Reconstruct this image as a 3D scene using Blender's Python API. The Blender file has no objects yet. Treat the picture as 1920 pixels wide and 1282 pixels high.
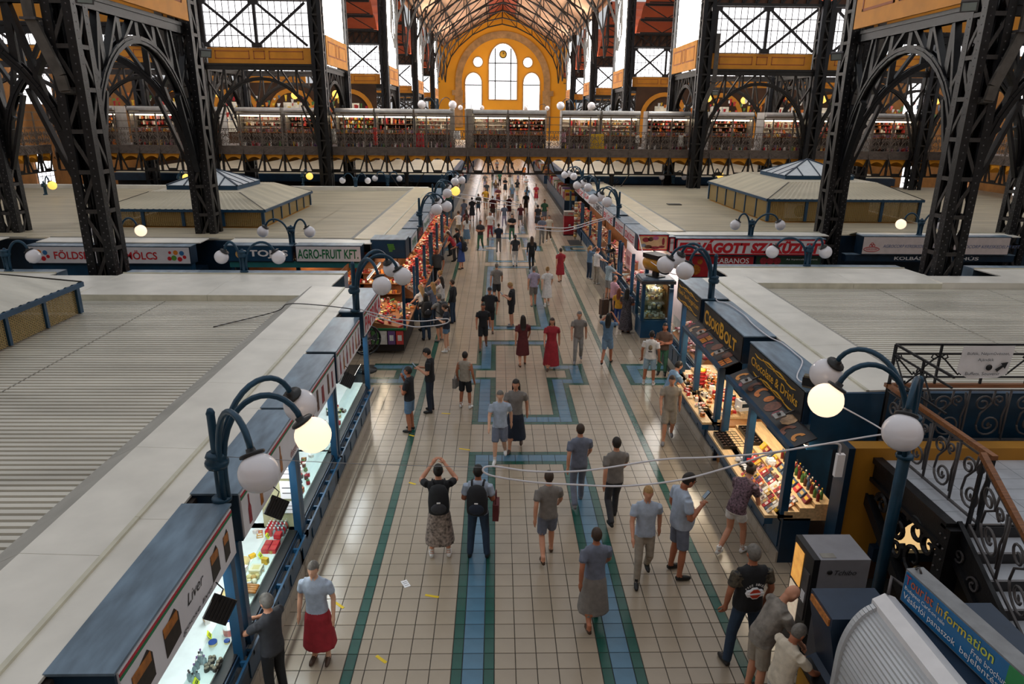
import bpy, math, random
from mathutils import Vector, Matrix, kdtree
D = bpy.data
SC = bpy.context.scene
COL = SC.collection
rnd = random.Random(7)
PI = math.pi

# ---------------------------------------------------------------- camera
CAM_H = 7.0
def _n(v): return Vector(v).normalized()
ycam = _n((-28, -421, 1300)); xcam = Vector((58026, 155, 1300)).normalized()
xcam = (xcam - ycam * xcam.dot(ycam)).normalized(); zcam = xcam.cross(ycam)
# rows: camera axes (right, down, forward) expressed in world axes
right = Vector((xcam.x, ycam.x, zcam.x)); down = Vector((xcam.y, ycam.y, zcam.y)); fwd = Vector((xcam.z, ycam.z, zcam.z))
cam_d = D.cameras.new('camera'); cam = D.objects.new('camera', cam_d); COL.objects.link(cam)
cam_d.sensor_width = 36; cam_d.lens = 1300 * 36 / 1920; cam_d.clip_end = 600
Rm = Matrix((right, -down, -fwd)).transposed().to_4x4()
cam.matrix_world = Matrix.Translation((0, 0, CAM_H)) @ Rm
SC.camera = cam

# ---------------------------------------------------------------- light
w = D.worlds.new('sky'); SC.world = w; w.use_nodes = True
bg = w.node_tree.nodes['Background']; bg.inputs[0].default_value = (0.95, 0.97, 1.0, 1); bg.inputs[1].default_value = 0.54
SC.view_settings.view_transform = 'Standard'; SC.view_settings.look = 'None'
SC.view_settings.gamma = 1; SC.view_settings.use_curve_mapping = False
SC.view_settings.exposure = 0.15

# ---------------------------------------------------------------- materials
def lin(h):
    if isinstance(h, str):
        h = h.lstrip('#'); c = [int(h[i:i+2], 16) / 255 for i in (0, 2, 4)]
    else: c = h
    return tuple(((x + 0.055) / 1.055) ** 2.4 if x > 0.04045 else x / 12.92 for x in c) + (1,)
MATS = {}
def mat(name, col, rough=0.55, metal=0.0, var=0.12, scale=6.0, bump=0.0, emit=0.0, spec=0.5, bscale=40, trans=0.0, alpha=1.0, stretch=None):
    if name in MATS: return MATS[name]
    m = D.materials.new(name); m.use_nodes = True; MATS[name] = m
    nt = m.node_tree; b = nt.nodes['Principled BSDF']
    c = lin(col)
    b.inputs['Roughness'].default_value = rough; b.inputs['Metallic'].default_value = metal
    b.inputs['Specular IOR Level'].default_value = spec
    if trans: b.inputs['Transmission Weight'].default_value = trans
    if alpha < 1: b.inputs['Alpha'].default_value = alpha
    m.diffuse_color = c
    if var > 0 or bump > 0:
        tc = nt.nodes.new('ShaderNodeTexCoord'); src = tc.outputs['Object']
        if stretch:
            mp = nt.nodes.new('ShaderNodeMapping'); mp.inputs['Scale'].default_value = stretch
            nt.links.new(src, mp.inputs[0]); src = mp.outputs[0]
    if var > 0:
        nz = nt.nodes.new('ShaderNodeTexNoise'); nz.inputs['Scale'].default_value = scale; nz.inputs['Detail'].default_value = 4
        nt.links.new(src, nz.inputs['Vector'])
        rp = nt.nodes.new('ShaderNodeValToRGB')
        rp.color_ramp.elements[0].position = 0.3; rp.color_ramp.elements[1].position = 0.72
        rp.color_ramp.elements[0].color = tuple(x * (1 - var * 1.5) for x in c[:3]) + (1,)
        rp.color_ramp.elements[1].color = tuple(min(1, x * (1 + var)) for x in c[:3]) + (1,)
        nt.links.new(nz.outputs['Fac'], rp.inputs[0]); nt.links.new(rp.outputs[0], b.inputs['Base Color'])
    else: b.inputs['Base Color'].default_value = c
    if bump > 0:
        n2 = nt.nodes.new('ShaderNodeTexNoise'); n2.inputs['Scale'].default_value = bscale
        nt.links.new(src, n2.inputs['Vector'])
        bp = nt.nodes.new('ShaderNodeBump'); bp.inputs['Strength'].default_value = bump; bp.inputs['Distance'].default_value = 0.02
        nt.links.new(n2.outputs['Fac'], bp.inputs['Height']); nt.links.new(bp.outputs[0], b.inputs['Normal'])
    if emit > 0:
        b.inputs['Emission Color'].default_value = c; b.inputs['Emission Strength'].default_value = emit
    return m
def glass(name='clear_glass', tint=(0.9, 0.97, 0.96), mixf=0.12):
    if name in MATS: return MATS[name]
    m = D.materials.new(name); m.use_nodes = True; MATS[name] = m; nt = m.node_tree; nt.nodes.clear()
    o = nt.nodes.new('ShaderNodeOutputMaterial'); t = nt.nodes.new('ShaderNodeBsdfTransparent'); g = nt.nodes.new('ShaderNodeBsdfGlossy'); x = nt.nodes.new('ShaderNodeMixShader')
    t.inputs[0].default_value = (*tint, 1); g.inputs['Roughness'].default_value = 0.05; x.inputs[0].default_value = mixf
    nt.links.new(t.outputs[0], x.inputs[1]); nt.links.new(g.outputs[0], x.inputs[2]); nt.links.new(x.outputs[0], o.inputs[0])
    return m

iron = mat('iron_paint', '#16171b', 0.42, 0.25, 0.35, 7, 0.15)
iron_b = mat('iron_brown', '#231f1c', 0.5, 0.2, 0.3, 5, 0.1)
iron_g = mat('iron_grey', '#565354', 0.5, 0.3, 0.25, 6)
blue = mat('blue_paint', '#12405f', 0.42, 0.0, 0.2, 2.5)
blue_d = mat('blue_dark', '#0d2b42', 0.45, 0.0, 0.2, 3)
blue_top = mat('blue_top', '#6f8598', 0.36, 0.1, 0.28, 2.6, stretch=(2.2, .6, 1))
lampblue = mat('lamp_blue', '#174058', 0.38, 0.2, 0.15, 5)
cream = mat('roof_cream', '#e4e0d6', 0.4, 0.05, 0.08, 1.6)
cream_y = mat('roof_edge', '#cfcbb8', 0.45, 0.0, 0.1, 4)
roofgrey = mat('roof_slope', '#aaa8a1', 0.5, 0.0, 0.1, 2)
corr = mat('corrugated', '#d6d2c6', 0.4, 0.1, 0.14, .8, stretch=(.4, 2.2, 1))
corr_w = mat('corrugated_warm', '#c8bda4', 0.45, 0.1, 0.12, .8, stretch=(.4, 2.2, 1))
ochre = mat('ochre_paint', '#dd9023', 0.6, 0, 0.1, 1.4)
ochre_d = mat('ochre_line', '#a85a2c', 0.6, 0, 0.05)
white = mat('white_paint', '#e9e8ea', 0.5, 0, 0.04)
offw = mat('sign_white', '#dcdadf', 0.4, 0, 0.05, 3)
black = mat('black_plastic', '#17181b', 0.45, 0, 0.15)
globe_m = mat('globe_glass', '#e6e4ea', 0.18, 0, 0.03, 2, spec=0.7)
globe_on = mat('globe_lit', '#ffdfbe', 0.3, 0, 0, emit=1.1)
globe_y = mat('globe_lit_yellow', '#ffcf62', 0.3, 0, 0, emit=1.0)
pane_m = mat('daylight_pane', '#fdfcff', 0.4, 0, 0, emit=1.9)
wood = mat('wood_rail', '#8a5730', 0.35, 0, 0.3, 3, stretch=(1, 12, 12))
wood_l = mat('wood_light', '#d8b687', 0.5, 0, 0.18, 3, stretch=(8, 1, 8))
cardm = mat('price_yellow', '#e6ee2a', 0.6, 0, 0.03)
gold = mat('gold_letters', '#e8ae2c', 0.45, 0.1, 0.03)
red = mat('red_letters', '#c4202c', 0.5, 0, 0.04)
greenl = mat('green_letters', '#0f6f43', 0.5, 0, 0.04)
skin_ms = [mat('skin_a', '#c98f72', .55, 0, .06), mat('skin_b', '#a8694c', .55, 0, .06), mat('skin_c', '#d9a88c', .55, 0, .06)]

# ---------------------------------------------------------------- mesh builder
class MB:
    def __init__(s): s.v = []; s.f = []; s.m = []; s.s = []
    def add(s, vs, fs, m=0, smooth=False):
        o = len(s.v); s.v += [tuple(x) for x in vs]
        for f in fs: s.f.append(tuple(i + o for i in f)); s.m.append(m); s.s.append(smooth)
        return s
    def box(s, x0, x1, y0, y1, z0, z1, m=0, skip=''):
        v = [(x0, y0, z0), (x1, y0, z0), (x1, y1, z0), (x0, y1, z0), (x0, y0, z1), (x1, y0, z1), (x1, y1, z1), (x0, y1, z1)]
        F = {'b': (0, 3, 2, 1), 't': (4, 5, 6, 7), 'f': (0, 1, 5, 4), 'k': (2, 3, 7, 6), 'l': (3, 0, 4, 7), 'r': (1, 2, 6, 5)}
        return s.add(v, [F[k] for k in F if k not in skip], m)
    def bar(s, p0, p1, wd, h=None, up=(0, 0, 1), m=0):
        p0 = Vector(p0); p1 = Vector(p1); h = wd if h is None else h
        d = (p1 - p0).normalized(); u = Vector(up)
        sd = d.cross(u)
        if sd.length < 1e-4: sd = d.cross(Vector((1, 0, 0)))
        sd.normalize(); u = sd.cross(d); sd *= wd / 2; u *= h / 2
        v = [p + a * sd + b * u for p in (p0, p1) for a, b in ((-1, -1), (1, -1), (1, 1), (-1, 1))]
        return s.add(v, [(0, 1, 2, 3), (7, 6, 5, 4), (0, 4, 5, 1), (1, 5, 6, 2), (2, 6, 7, 3), (3, 7, 4, 0)], m)
    def tube(s, pts, r, n=8, m=0, smooth=True, caps=True, flat=None):
        pts = [Vector(p) for p in pts]; k = len(pts)
        R = r if isinstance(r, (list, tuple)) else [r] * k
        t0 = (pts[1] - pts[0]).normalized(); a = Vector((0, 0, 1)) if abs(t0.z) < .9 else Vector((1, 0, 0))
        u = t0.cross(a).normalized(); vs = []
        for i, p in enumerate(pts):
            t = (pts[min(i + 1, k - 1)] - pts[max(i - 1, 0)])
            t = t.normalized() if t.length > 1e-9 else t0
            u = (u - t * u.dot(t)).normalized(); wv = t.cross(u)
            for j in range(n):
                an = 2 * PI * (j + .5) / n; vs.append(p + (u * math.cos(an) + wv * math.sin(an)) * R[i])
        fs = [(i * n + j, i * n + (j + 1) % n, (i + 1) * n + (j + 1) % n, (i + 1) * n + j) for i in range(k - 1) for j in range(n)]
        if caps: fs += [tuple(range(n))[::-1], tuple((k - 1) * n + j for j in range(n))]
        return s.add(vs, fs, m, smooth)
    def lathe(s, prof, n=12, c=(0, 0, 0), m=0, smooth=True, ax='z', sx=1, sy=1):
        vs = []
        for r, z in prof:
            for j in range(n):
                a = 2 * PI * j / n; x, y = r * math.cos(a) * sx, r * math.sin(a) * sy
                p = (x, y, z) if ax == 'z' else ((z, x, y) if ax == 'x' else (y, z, x))
                vs.append((p[0] + c[0], p[1] + c[1], p[2] + c[2]))
        k = len(prof)
        fs = [(i * n + j, i * n + (j + 1) % n, (i + 1) * n + (j + 1) % n, (i + 1) * n + j) for i in range(k - 1) for j in range(n)]
        if prof[0][0] > 1e-4: fs.append(tuple(range(n))[::-1])
        if prof[-1][0] > 1e-4: fs.append(tuple((k - 1) * n + j for j in range(n)))
        return s.add(vs, fs, m, smooth)
    def sphere(s, c, r, n=12, k=8, m=0, sc=(1, 1, 1)):
        vs = []; c = Vector(c)
        for i in range(k + 1):
            th = PI * i / k
            for j in range(n):
                a = 2 * PI * j / n
                vs.append((c.x + r * sc[0] * math.sin(th) * math.cos(a), c.y + r * sc[1] * math.sin(th) * math.sin(a), c.z + r * sc[2] * math.cos(th)))
        fs = [(i * n + j, (i + 1) * n + j, (i + 1) * n + (j + 1) % n, i * n + (j + 1) % n) for i in range(k) for j in range(n)]
        return s.add(vs, fs, m, True)
    def prism(s, poly, fn, d0, d1, m=0):
        # poly: 2D points, fn(a,b,depth)->xyz
        n = len(poly)
        vs = [fn(a, b, d0) for a, b in poly] + [fn(a, b, d1) for a, b in poly]
        fs = [tuple(range(n))[::-1], tuple(range(n, 2 * n))] + [(i, (i + 1) % n, n + (i + 1) % n, n + i) for i in range(n)]
        return s.add(vs, fs, m)
    def xform(s, M):
        s.v = [tuple(M @ Vector(v)) for v in s.v]; return s
    def mesh(s, name, mats):
        me = D.meshes.new(name); me.from_pydata(s.v, [], s.f)
        for m in (mats if isinstance(mats, (list, tuple)) else [mats]): me.materials.append(m)
        me.polygons.foreach_set('material_index', s.m); me.polygons.foreach_set('use_smooth', s.s); me.update()
        return me
    def build(s, name, mats, parent=None, **k):
        return ob(name, s.mesh(name, mats), parent, **k)
def ob(name, me, parent=None, loc=None, rot=None, world=False, M=None, scale=None):
    o = D.objects.new(name, me); COL.objects.link(o)
    if M is not None: o.matrix_basis = M
    else:
        if loc: o.location = loc
        if rot: o.rotation_euler = rot
        if scale: o.scale = scale
    if parent is not None:
        o.parent = parent
        if world: o.matrix_parent_inverse = rootM(parent).inverted()
    return o
def rootM(o):
    if o.parent is None: return o.matrix_basis.copy()
    return rootM(o.parent) @ o.matrix_parent_inverse @ o.matrix_basis
def tag(o, label=None, cat=None, group=None, kind=None):
    if label: o['label'] = label
    if cat: o['category'] = cat
    if group: o['group'] = group
    if kind: o['kind'] = kind
    return o
def thing(name, label, cat, loc=(0, 0, 0), rz=0, group=None, kind=None):
    o = D.objects.new(name, None); COL.objects.link(o); o.location = loc; o.rotation_euler = (0, 0, rz); o.empty_display_size = .2
    return tag(o, label, cat, group, kind)
def kids(o): return [c for c in o.children]
def copy_tree(o, parent=None):
    c = o.copy(); COL.objects.link(c)
    if parent is not None: c.parent = parent
    for ch in o.children: copy_tree(ch, c)
    return c
# ---------------------------------------------------------------- text
def text_mesh(s, W, H, m, bold=0.0, depth=.004, shear=0.0):
    cu = D.curves.new('lettering', 'FONT'); cu.body = s; cu.size = 1; cu.extrude = 0; cu.offset = bold; cu.resolution_u = 3; cu.shear = shear
    o = D.objects.new('lettering', cu)
    me = D.meshes.new_from_object(o)
    D.objects.remove(o); D.curves.remove(cu)
    xs = [v.co.x for v in me.vertices]; ys = [v.co.y for v in me.vertices]
    x0, x1, y0, y1 = min(xs), max(xs), min(ys), max(ys)
    for v in me.vertices:
        v.co.x = (v.co.x - x0) / (x1 - x0) * W; v.co.y = (v.co.y - y0) / (y1 - y0) * H
    # give depth
    n = len(me.vertices); vs = [v.co.copy() for v in me.vertices]; fs = [tuple(p.vertices) for p in me.polygons]
    vs = [(v.x, v.y, depth) for v in vs]
    me2 = D.meshes.new('lettering'); me2.from_pydata(vs, [], fs); me2.materials.append(m); D.meshes.remove(me)
    return me2
def text(s, W, H, m, parent, O, X, Y, bold=0.0, depth=.004, shear=0.0, name='lettering'):
    """lettering standing at O (lower left), X = reading direction, Y = up"""
    X = Vector(X).normalized(); Y = Vector(Y).normalized(); Z = X.cross(Y)
    Mx = Matrix((X, Y, Z)).transposed().to_4x4(); Mx.translation = Vector(O)
    return ob(name, text_mesh(s, W, H, m, bold, depth, shear), parent, world=True, M=Mx)
# ================================================================ FLOOR
T = 0.287; FX = 0.70
beige_t = mat('tile_beige', '#a09280', 0.22, 0, 0.08, 1.1, spec=0.5)
green_t = mat('tile_green', '#1c4f44', 0.25, 0, 0.15, 1.5)
blue_t = mat('tile_blue', '#4f748c', 0.25, 0, 0.14, 1.5)
grout = mat('grout', '#2a2724', 0.8, 0, 0.1)
floor = MB().box(-40, 42, -2, 152, -.3, -.006).build('floor', grout)
tag(floor, 'tiled market hall floor in beige with blue and green bands', 'floor', kind='structure')
def seq(a, b): # unit cells from a to b
    out = []; x = a
    while x < b - 1e-6: out.append((x, min(x + 1, b))); x += 1
    return out
def row(kind):
    c = []
    def put(a, b, col): # mirrored unit cells
        for p, q in seq(a, b): c.append((p, q, col)); c.append((-q, -p, col))
    def mid(a, col):
        n = int(2 * a)
        for i in range(n): c.append((-a + i, -a + i + 1, col))
    def outer(sq=None):
        put(8.5, 9, 'w'); put(9, 9.5, 'g')
        if sq is None: put(9.5, 15, 'w')
        elif sq == 'g': put(9.5, 10.5, 'w'); put(10.5, 15, 'g')
        elif sq == 'b': put(9.5, 10.5, 'w'); put(10.5, 11, 'g'); put(11, 15, 'b')
        elif sq == 'i': put(9.5, 10.5, 'w'); put(10.5, 11, 'g'); put(11, 12, 'b'); put(12, 15, 'g')
        elif sq == 'm': put(9.5, 10.5, 'w'); put(10.5, 11, 'g'); put(11, 12, 'b'); put(12, 12.5, 'g'); put(12.5, 15, 'w')
    if kind == 'lane': mid(2.5, 'w'); put(2.5, 3, 'g'); put(3, 4, 'b'); put(4, 4.5, 'g'); put(4.5, 8.5, 'w'); outer()
    elif kind == 'beige': mid(4.5, 'w'); put(4.5, 8.5, 'w'); outer()
    elif kind == 'barg': mid(4.5, 'g'); put(4.5, 8.5, 'w'); outer()
    elif kind == 'barb': mid(4, 'b'); put(4, 4.5, 'g'); put(4.5, 8.5, 'w'); outer()
    elif kind == 'bari': mid(3, 'g'); put(3, 4, 'b'); put(4, 4.5, 'g'); put(4.5, 8.5, 'w'); outer()
    elif kind == 'zg': mid(2.5, 'w'); put(2.5, 3, 'g'); put(3, 4, 'b'); put(4, 6.5, 'g'); put(6.5, 8.5, 'w'); outer('g')
    elif kind == 'zb': mid(2.5, 'w'); put(2.5, 3, 'g'); put(3, 6, 'b'); put(6, 6.5, 'g'); put(6.5, 8.5, 'w'); outer('b')
    elif kind == 'zi': mid(2.5, 'w'); put(2.5, 5, 'g'); put(5, 6, 'b'); put(6, 6.5, 'g'); put(6.5, 8.5, 'w'); outer('i')
    elif kind == 'zm': mid(4.5, 'w'); put(4.5, 5, 'g'); put(5, 6, 'b'); put(6, 6.5, 'g'); put(6.5, 8.5, 'w'); outer('m')
    return c
ROWC = {k: row(k) for k in ('lane', 'beige', 'barg', 'barb', 'bari', 'zg', 'zb', 'zi', 'zm')}
rows = []; yy = 13.2 - 40 * T
def addrows(seqs):
    global yy
    for k, h, n in seqs:
        for _ in range(n): rows.append((yy, yy + h * T, k)); yy += h * T
BAR_N = [('barg', .5, 1), ('barb', 1, 1), ('bari', .5, 1)]; BAR_F = [('bari', .5, 1), ('barb', 1, 1), ('barg', .5, 1)]
ZZ = [('zg', .5, 1), ('zb', 1, 1), ('zi', .5, 1), ('zm', 1, 2), ('zi', .5, 1), ('zb', 1, 1), ('zg', .5, 1)]
addrows([('lane', 1, 40)] + BAR_F + [('beige', 1, 5)] + BAR_N + [('lane', 1, 7)] + ZZ + [('lane', 1, 6)] + BAR_F + [('beige', 1, 4)] + BAR_N + [('lane', 1, 34)] + BAR_F + [('beige', 1, 3)] + BAR_N + [('lane', 1, 9)] + ZZ + [('lane', 1, 8)] + BAR_F + [('beige', 1, 4)] + BAR_N + [('lane', 1, 40)] + BAR_F + [('beige', 1, 20)] + BAR_N + [('lane', 1, 100)])
TM = {'w': beige_t, 'g': green_t, 'b': blue_t}; tcache = {}
def tile_mesh(w_, h_, c):
    k = (round(w_, 3), round(h_, 3), c)
    if k not in tcache:
        g = .0045; b = .004
        m = MB(); x, y = w_ / 2 - g, h_ / 2 - g
        vs = [(-x, -y, -.006), (x, -y, -.006), (x, y, -.006), (-x, y, -.006), (-x + b, -y + b, 0), (x - b, -y + b, 0), (x - b, y - b, 0), (-x + b, y - b, 0)]
        m.add(vs, [(4, 5, 6, 7), (0, 1, 5, 4), (1, 2, 6, 5), (2, 3, 7, 6), (3, 0, 4, 7)])
        tcache[k] = m.mesh('tile', TM[c])
    return tcache[k]
cells = [(FX + a * T, FX + b * T, y0, y1, c) for y0, y1, k in rows for a, b, c in ROWC[k] if y1 < 95]
cells.sort(key=lambda q: (0 if (q[2] > 6.6 and q[1] > -3.2 and q[0] < 4.7) else 1, q[2]))
for x0, x1, y0, y1, c in cells[:300]:
    ob('tile', tile_mesh(x1 - x0, y1 - y0, c), floor, loc=((x0 + x1) / 2, (y0 + y1) / 2, 0))
mb = MB(); idx = {'w': 0, 'g': 1, 'b': 2}
for x0, x1, y0, y1, c in cells[300:]:
    g = .005
    mb.add([(x0 + g, y0 + g, 0), (x1 - g, y0 + g, 0), (x1 - g, y1 - g, 0), (x0 + g, y1 - g, 0), (x0 + g, y0 + g, -.006), (x1 - g, y0 + g, -.006), (x1 - g, y1 - g, -.006), (x0 + g, y1 - g, -.006)],
           [(0, 1, 2, 3), (4, 5, 1, 0), (5, 6, 2, 1), (6, 7, 3, 2), (7, 4, 0, 3)], idx[c])
# cross aisles and far floor: plain beige tiles
for (X0, X1, Y0, Y1) in ((-32, -3.7, 19.4, 23.0), (5.1, 34, 20.8, 25.4), (-32, -3.7, 4.2, 4.3), (-3.6, 5.1, 95, 150)):
    ty = Y0
    while ty < Y1:
        tx = X0
        while tx < X1:
            g = .005; st = T if Y0 < 90 else 1.2
            mb.add([(tx + g, ty + g, 0), (tx + st - g, ty + g, 0), (tx + st - g, ty + st - g, 0), (tx + g, ty + st - g, 0)], [(0, 1, 2, 3)], 0); tx += st
        ty += st
o = mb.build('tile_field', [beige_t, green_t, blue_t], floor); o['kind'] = 'stuff'
# bits of yellow marking tape and a paper on the floor
tape = mat('yellow_tape', '#d9b714', 0.6, 0, .1)
for i, (x, y, a, L, lab) in enumerate(((-2.35, 8.75, -.7, .2, 'yellow tape strip on floor near the left counter'), (-1.55, 7.65, -.7, .2, 'yellow tape strip on the left green floor band, lowest one'), (-.98, 8.95, -.25, .22, 'yellow tape strip beside the white paper slip'), (-1.05, 11.3, -.4, .18, 'yellow tape strip behind woman with black backpack'), (2.95, 11.5, -.4, .22, 'yellow tape strip on floor behind bearded man'), (-1.95, 14.6, -.5, .14, 'yellow tape strip at the feet of man in denim shorts'), (-1.25, 15.85, -.15, .22, 'yellow tape strip beside man in dark jeans with phone'), (-1.68, 12.4, -.5, .16, 'yellow tape strip on the left green band, upper one'), (-.7, 13.9, -.3, .25, 'yellow tape strip near the far cross bar of the floor pattern'))):
    m = MB().box(-L / 2, L / 2, -.022, .022, 0, .003); m.add([(L / 2 - .03, -.022, .003), (L / 2, .022, .004), (L / 2 - .05, .022, .004)], [(0, 1, 2)])
    tag(m.build('tape_strip', tape, loc=(x, y, .0), rot=(0, 0, a)), lab, 'tape', 'yellow tape strips on the floor')
m = MB().box(-.05, .05, -.09, .09, 0, .002, 0); m.box(-.035, .035, -.05, -.04, .002, .003, 1); m.box(-.035, .035, .0, .01, .002, .003, 1); m.box(-.035, .035, .04, .05, .002, .003, 1)
tag(m.build('paper_slip', [white, iron_g], loc=(-1.42, 9.25, .0), rot=(0, 0, .5)), 'small white printed paper slip lying on the floor', 'paper')
# ================================================================ IRON COLUMNS
NL, NR = -11.0, 12.9; NC = .95
PAIRS = [19.6, 46.3, 73.0, 99.7, 126.4]; GAP = 7.2
H2 = .38; PH = 1.04
_pm = {}
def post_mesh(zt):
    k = round(zt, 2)
    if k not in _pm:
        m = MB(); w_ = .2; t = .035
        # corner angle with flange, outer corner at (H2,H2)
        m.box(H2 - w_, H2, H2 - t, H2, 0, zt); m.box(H2 - t, H2, H2 - w_, H2 - t, 0, zt)
        m.box(H2 - w_ - .03, H2 - w_, H2 - .09, H2 + .0, 0, zt); m.box(H2 - .09, H2, H2 - w_ - .03, H2 - w_, 0, zt)
        _pm[k] = m.mesh('corner_post', iron)
    return _pm[k]
brace_m = mat('brace_iron', '#3b3837', .5, .25, .25, 6)
strut_me = MB().bar((-H2 + .15, H2 - .02, 0), (H2 - .15, H2 - .02, 0), .03, .11).mesh('strut', brace_m)
dA_me = MB().bar((-H2 + .15, H2 - .03, .05), (H2 - .15, H2 - .03, PH - .05), .03, .09).mesh('diagonal_brace', brace_m)
dB_me = MB().bar((H2 - .15, H2 - .03, .05), (-H2 + .15, H2 - .03, PH - .05), .03, .09).mesh('diagonal_brace', brace_m)
def rivet_mesh(zt):
    m = MB(); z = .2
    while z < zt:
        for dx in ((.05, .15) if z < 5 else (.12,)):
            zz_ = z + (.09 if dx == .15 else 0)
            for (x, y, nx, ny) in ((H2 - dx, H2, 0, 1), (H2, H2 - dx, 1, 0)):
                r = .018
                if ny: vs = [(x - r, y, zz_ - r), (x + r, y, zz_ - r), (x + r, y, zz_ + r), (x - r, y, zz_ + r), (x, y + .014, zz_)]
                else: vs = [(x, y + r, zz_ - r), (x, y - r, zz_ - r), (x, y - r, zz_ + r), (x, y + r, zz_ + r), (x + .014, y, zz_)]
                m.add(vs, [(0, 1, 4), (1, 2, 4), (2, 3, 4), (3, 0, 4)])
        z += .2
    return m.mesh('rivets', iron_g)
riv_me = rivet_mesh(13)
def column(x, y, zt, label, near=False, group='iron lattice columns of the hall', z0=.0):
    t = thing('lattice_column', label, 'column', (x, y, 0), 0, group)
    for q in range(4):
        ob('corner_post', post_mesh(zt), t, rot=(0, 0, q * PI / 2))
        if near:
            r = ob('rivets', riv_me, t, rot=(0, 0, q * PI / 2)); r['kind'] = 'stuff'
    n = int(zt / PH)
    if near:
        for q in range(4):
            for i in range(n):
                if i * PH > 11.5: continue
                ob('strut', strut_me, t, loc=(0, 0, i * PH + .3), rot=(0, 0, q * PI / 2))
                ob('diagonal_brace', (dA_me if i % 2 else dB_me), t, loc=(0, 0, i * PH + .3), rot=(0, 0, q * PI / 2))
        ob('drain_pipe', MB().lathe([(.13, 0), (.13, zt)], 10).mesh('drain_pipe', iron), t)
        ob('base', MB().box(-.62, .62, -.62, .62, 0, .12).box(-.56, .56, -.56, .56, .12, .5).mesh('base', iron), t)
    else:
        k = ('lat', n)
        if k not in _pm:
            m = MB()
            for q in range(4):
                c, s_ = math.cos(q * PI / 2), math.sin(q * PI / 2)
                R_ = lambda p: (p[0] * c - p[1] * s_, p[0] * s_ + p[1] * c, p[2])
                for i in range(n):
                    z = i * PH + .3; sg = 1 if i % 2 else -1
                    m.bar(R_((-.22, H2 - .03, z)), R_((.22, H2 - .03, z)), .03, .1); m.bar(R_((-.22 * sg, H2 - .03, z + .05)), R_((.22 * sg, H2 - .03, z + PH - .05)), .03, .09)
            m.box(-.12, .12, -.12, .12, 0, zt)
            _pm[k] = m.mesh('lattice', iron_b)
        ob('lattice', _pm[k], t)
    return t
SIDE = {-1: (NL, NL - 7.3, NL - 14.6), 1: (NR, NR + 7.3, NR + 14.6)}
sname = {-1: 'left', 1: 'right'}
ordn = ['nearest', 'second', 'third', 'fourth', 'fifth']
for s in (-1, 1):
    for k, y0 in enumerate(PAIRS):
        for j, y in enumerate((y0, y0 + GAP)):
            for c, x in enumerate(SIDE[s]):
                if k >= 2 and c > 0: continue
                if k == 0 and j == 0 and c > 0: continue
                if k == 0 and c == 2: continue
                zt = 14.5 if k == 0 else (20.3 if c == 0 else 14)
                rown = ['nave', 'side aisle', 'outer aisle'][c]
                column(x, y, zt, '%s iron lattice column of the %s row on the %s, %s one of its pair' % (ordn[k], rown, sname[s], ('near', 'far')[j]), near=(k == 0))
# ================================================================ ARCHES
def arch(x0, y0, x1, y1, label, near=False, zs=5.4, zc=9.15, zt=9.95):
    L = math.hypot(x1 - x0, y1 - y0); an = math.atan2(y1 - y0, x1 - x0)
    t = thing('iron_arch', label, 'arch', (x0, y0, 0), an, 'iron arches between the columns')
    key = ('arch', round(L, 2), near)
    if key not in _pm:
        a0 = L / 2 - H2; mid = L / 2
        P = lambda th: (mid - a0 * math.cos(th), 0, zs + (zc - zs) * math.sin(th))
        rib = MB(); N = 20
        for sd in (-1, 1):
            for i in range(N):
                p, q = P(PI * i / N), P(PI * (i + 1) / N)
                rib.bar((p[0], sd * .1, p[2]), (q[0], sd * .1, q[2]), .05, .22 if near else .2, up=(mid - p[0], 0, 6 - p[2]))
        for i in range(N):
            p, q = P(PI * i / N), P(PI * (i + 1) / N); rib.bar(p, q, .3, .04, up=(mid - p[0], 0, 6 - p[2]))
        ch = MB(); ch.box(H2, L - H2, -.17, .17, zt - .06, zt + .06); ch.box(H2, L - H2, -.13, -.1, zt - .3, zt); ch.box(H2, L - H2, .1, .13, zt - .3, zt)
        br = []
        nb = 6
        for i in range(nb + 1):
            u = H2 + (L - 2 * H2) * i / nb
            cs = max(-1, min(1, (mid - u) / a0)); z = zs + (zc - zs) * math.sin(math.acos(cs))
            if i in (0, nb): z = zs
            br.append(((u, 0, z), (u, 0, zt)))
            if i < nb:
                u2 = H2 + (L - 2 * H2) * (i + 1) / nb
                cs2 = max(-1, min(1, (mid - u2) / a0)); z2 = zs + (zc - zs) * math.sin(math.acos(cs2))
                br.append(((u, 0, zt), (u2, 0, max(z2, zs))) if i >= nb / 2 else ((u2, 0, zt), (u, 0, z)))
        # fan struts under the springing
        for sg in (0, 1):
            f = lambda u: u if sg == 0 else L - u
            br += [((f(H2), 0, zs - .4), (f(H2 + .9), 0, zs + 2.2)), ((f(H2), 0, zs + 1.0), (f(H2 + .45), 0, zs + 1.45)), ((f(H2 + .25), 0, zs + 1.), (f(H2), 0, zs + 2.6)), ((f(H2), 0, zs + 3.6), (f(H2 + .8), 0, zs + 2.2))]
        bms = []
        if near:
            for p, q in br:
                if (Vector(p) - Vector(q)).length < .05: continue
                bms.append(MB().bar(p, q, .2, .1, up=(0, 1, 0) if abs(p[0] - q[0]) < .01 else (0, 0, 1)).mesh('spandrel_brace', iron))
        else:
            m = MB()
            for p, q in br: m.bar(p, q, .14, .09)
            bms.append(m.mesh('spandrel_web', iron_b))
        _pm[key] = (rib.mesh('arch_rib', iron if near else iron_b), ch.mesh('top_chord', iron if near else iron_b), bms)
    r, c_, b = _pm[key]
    ob('arch_rib', r, t); ob('top_chord', c_, t)
    for me in b: ob(me.name.split('.')[0], me, t)
    return t
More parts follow.
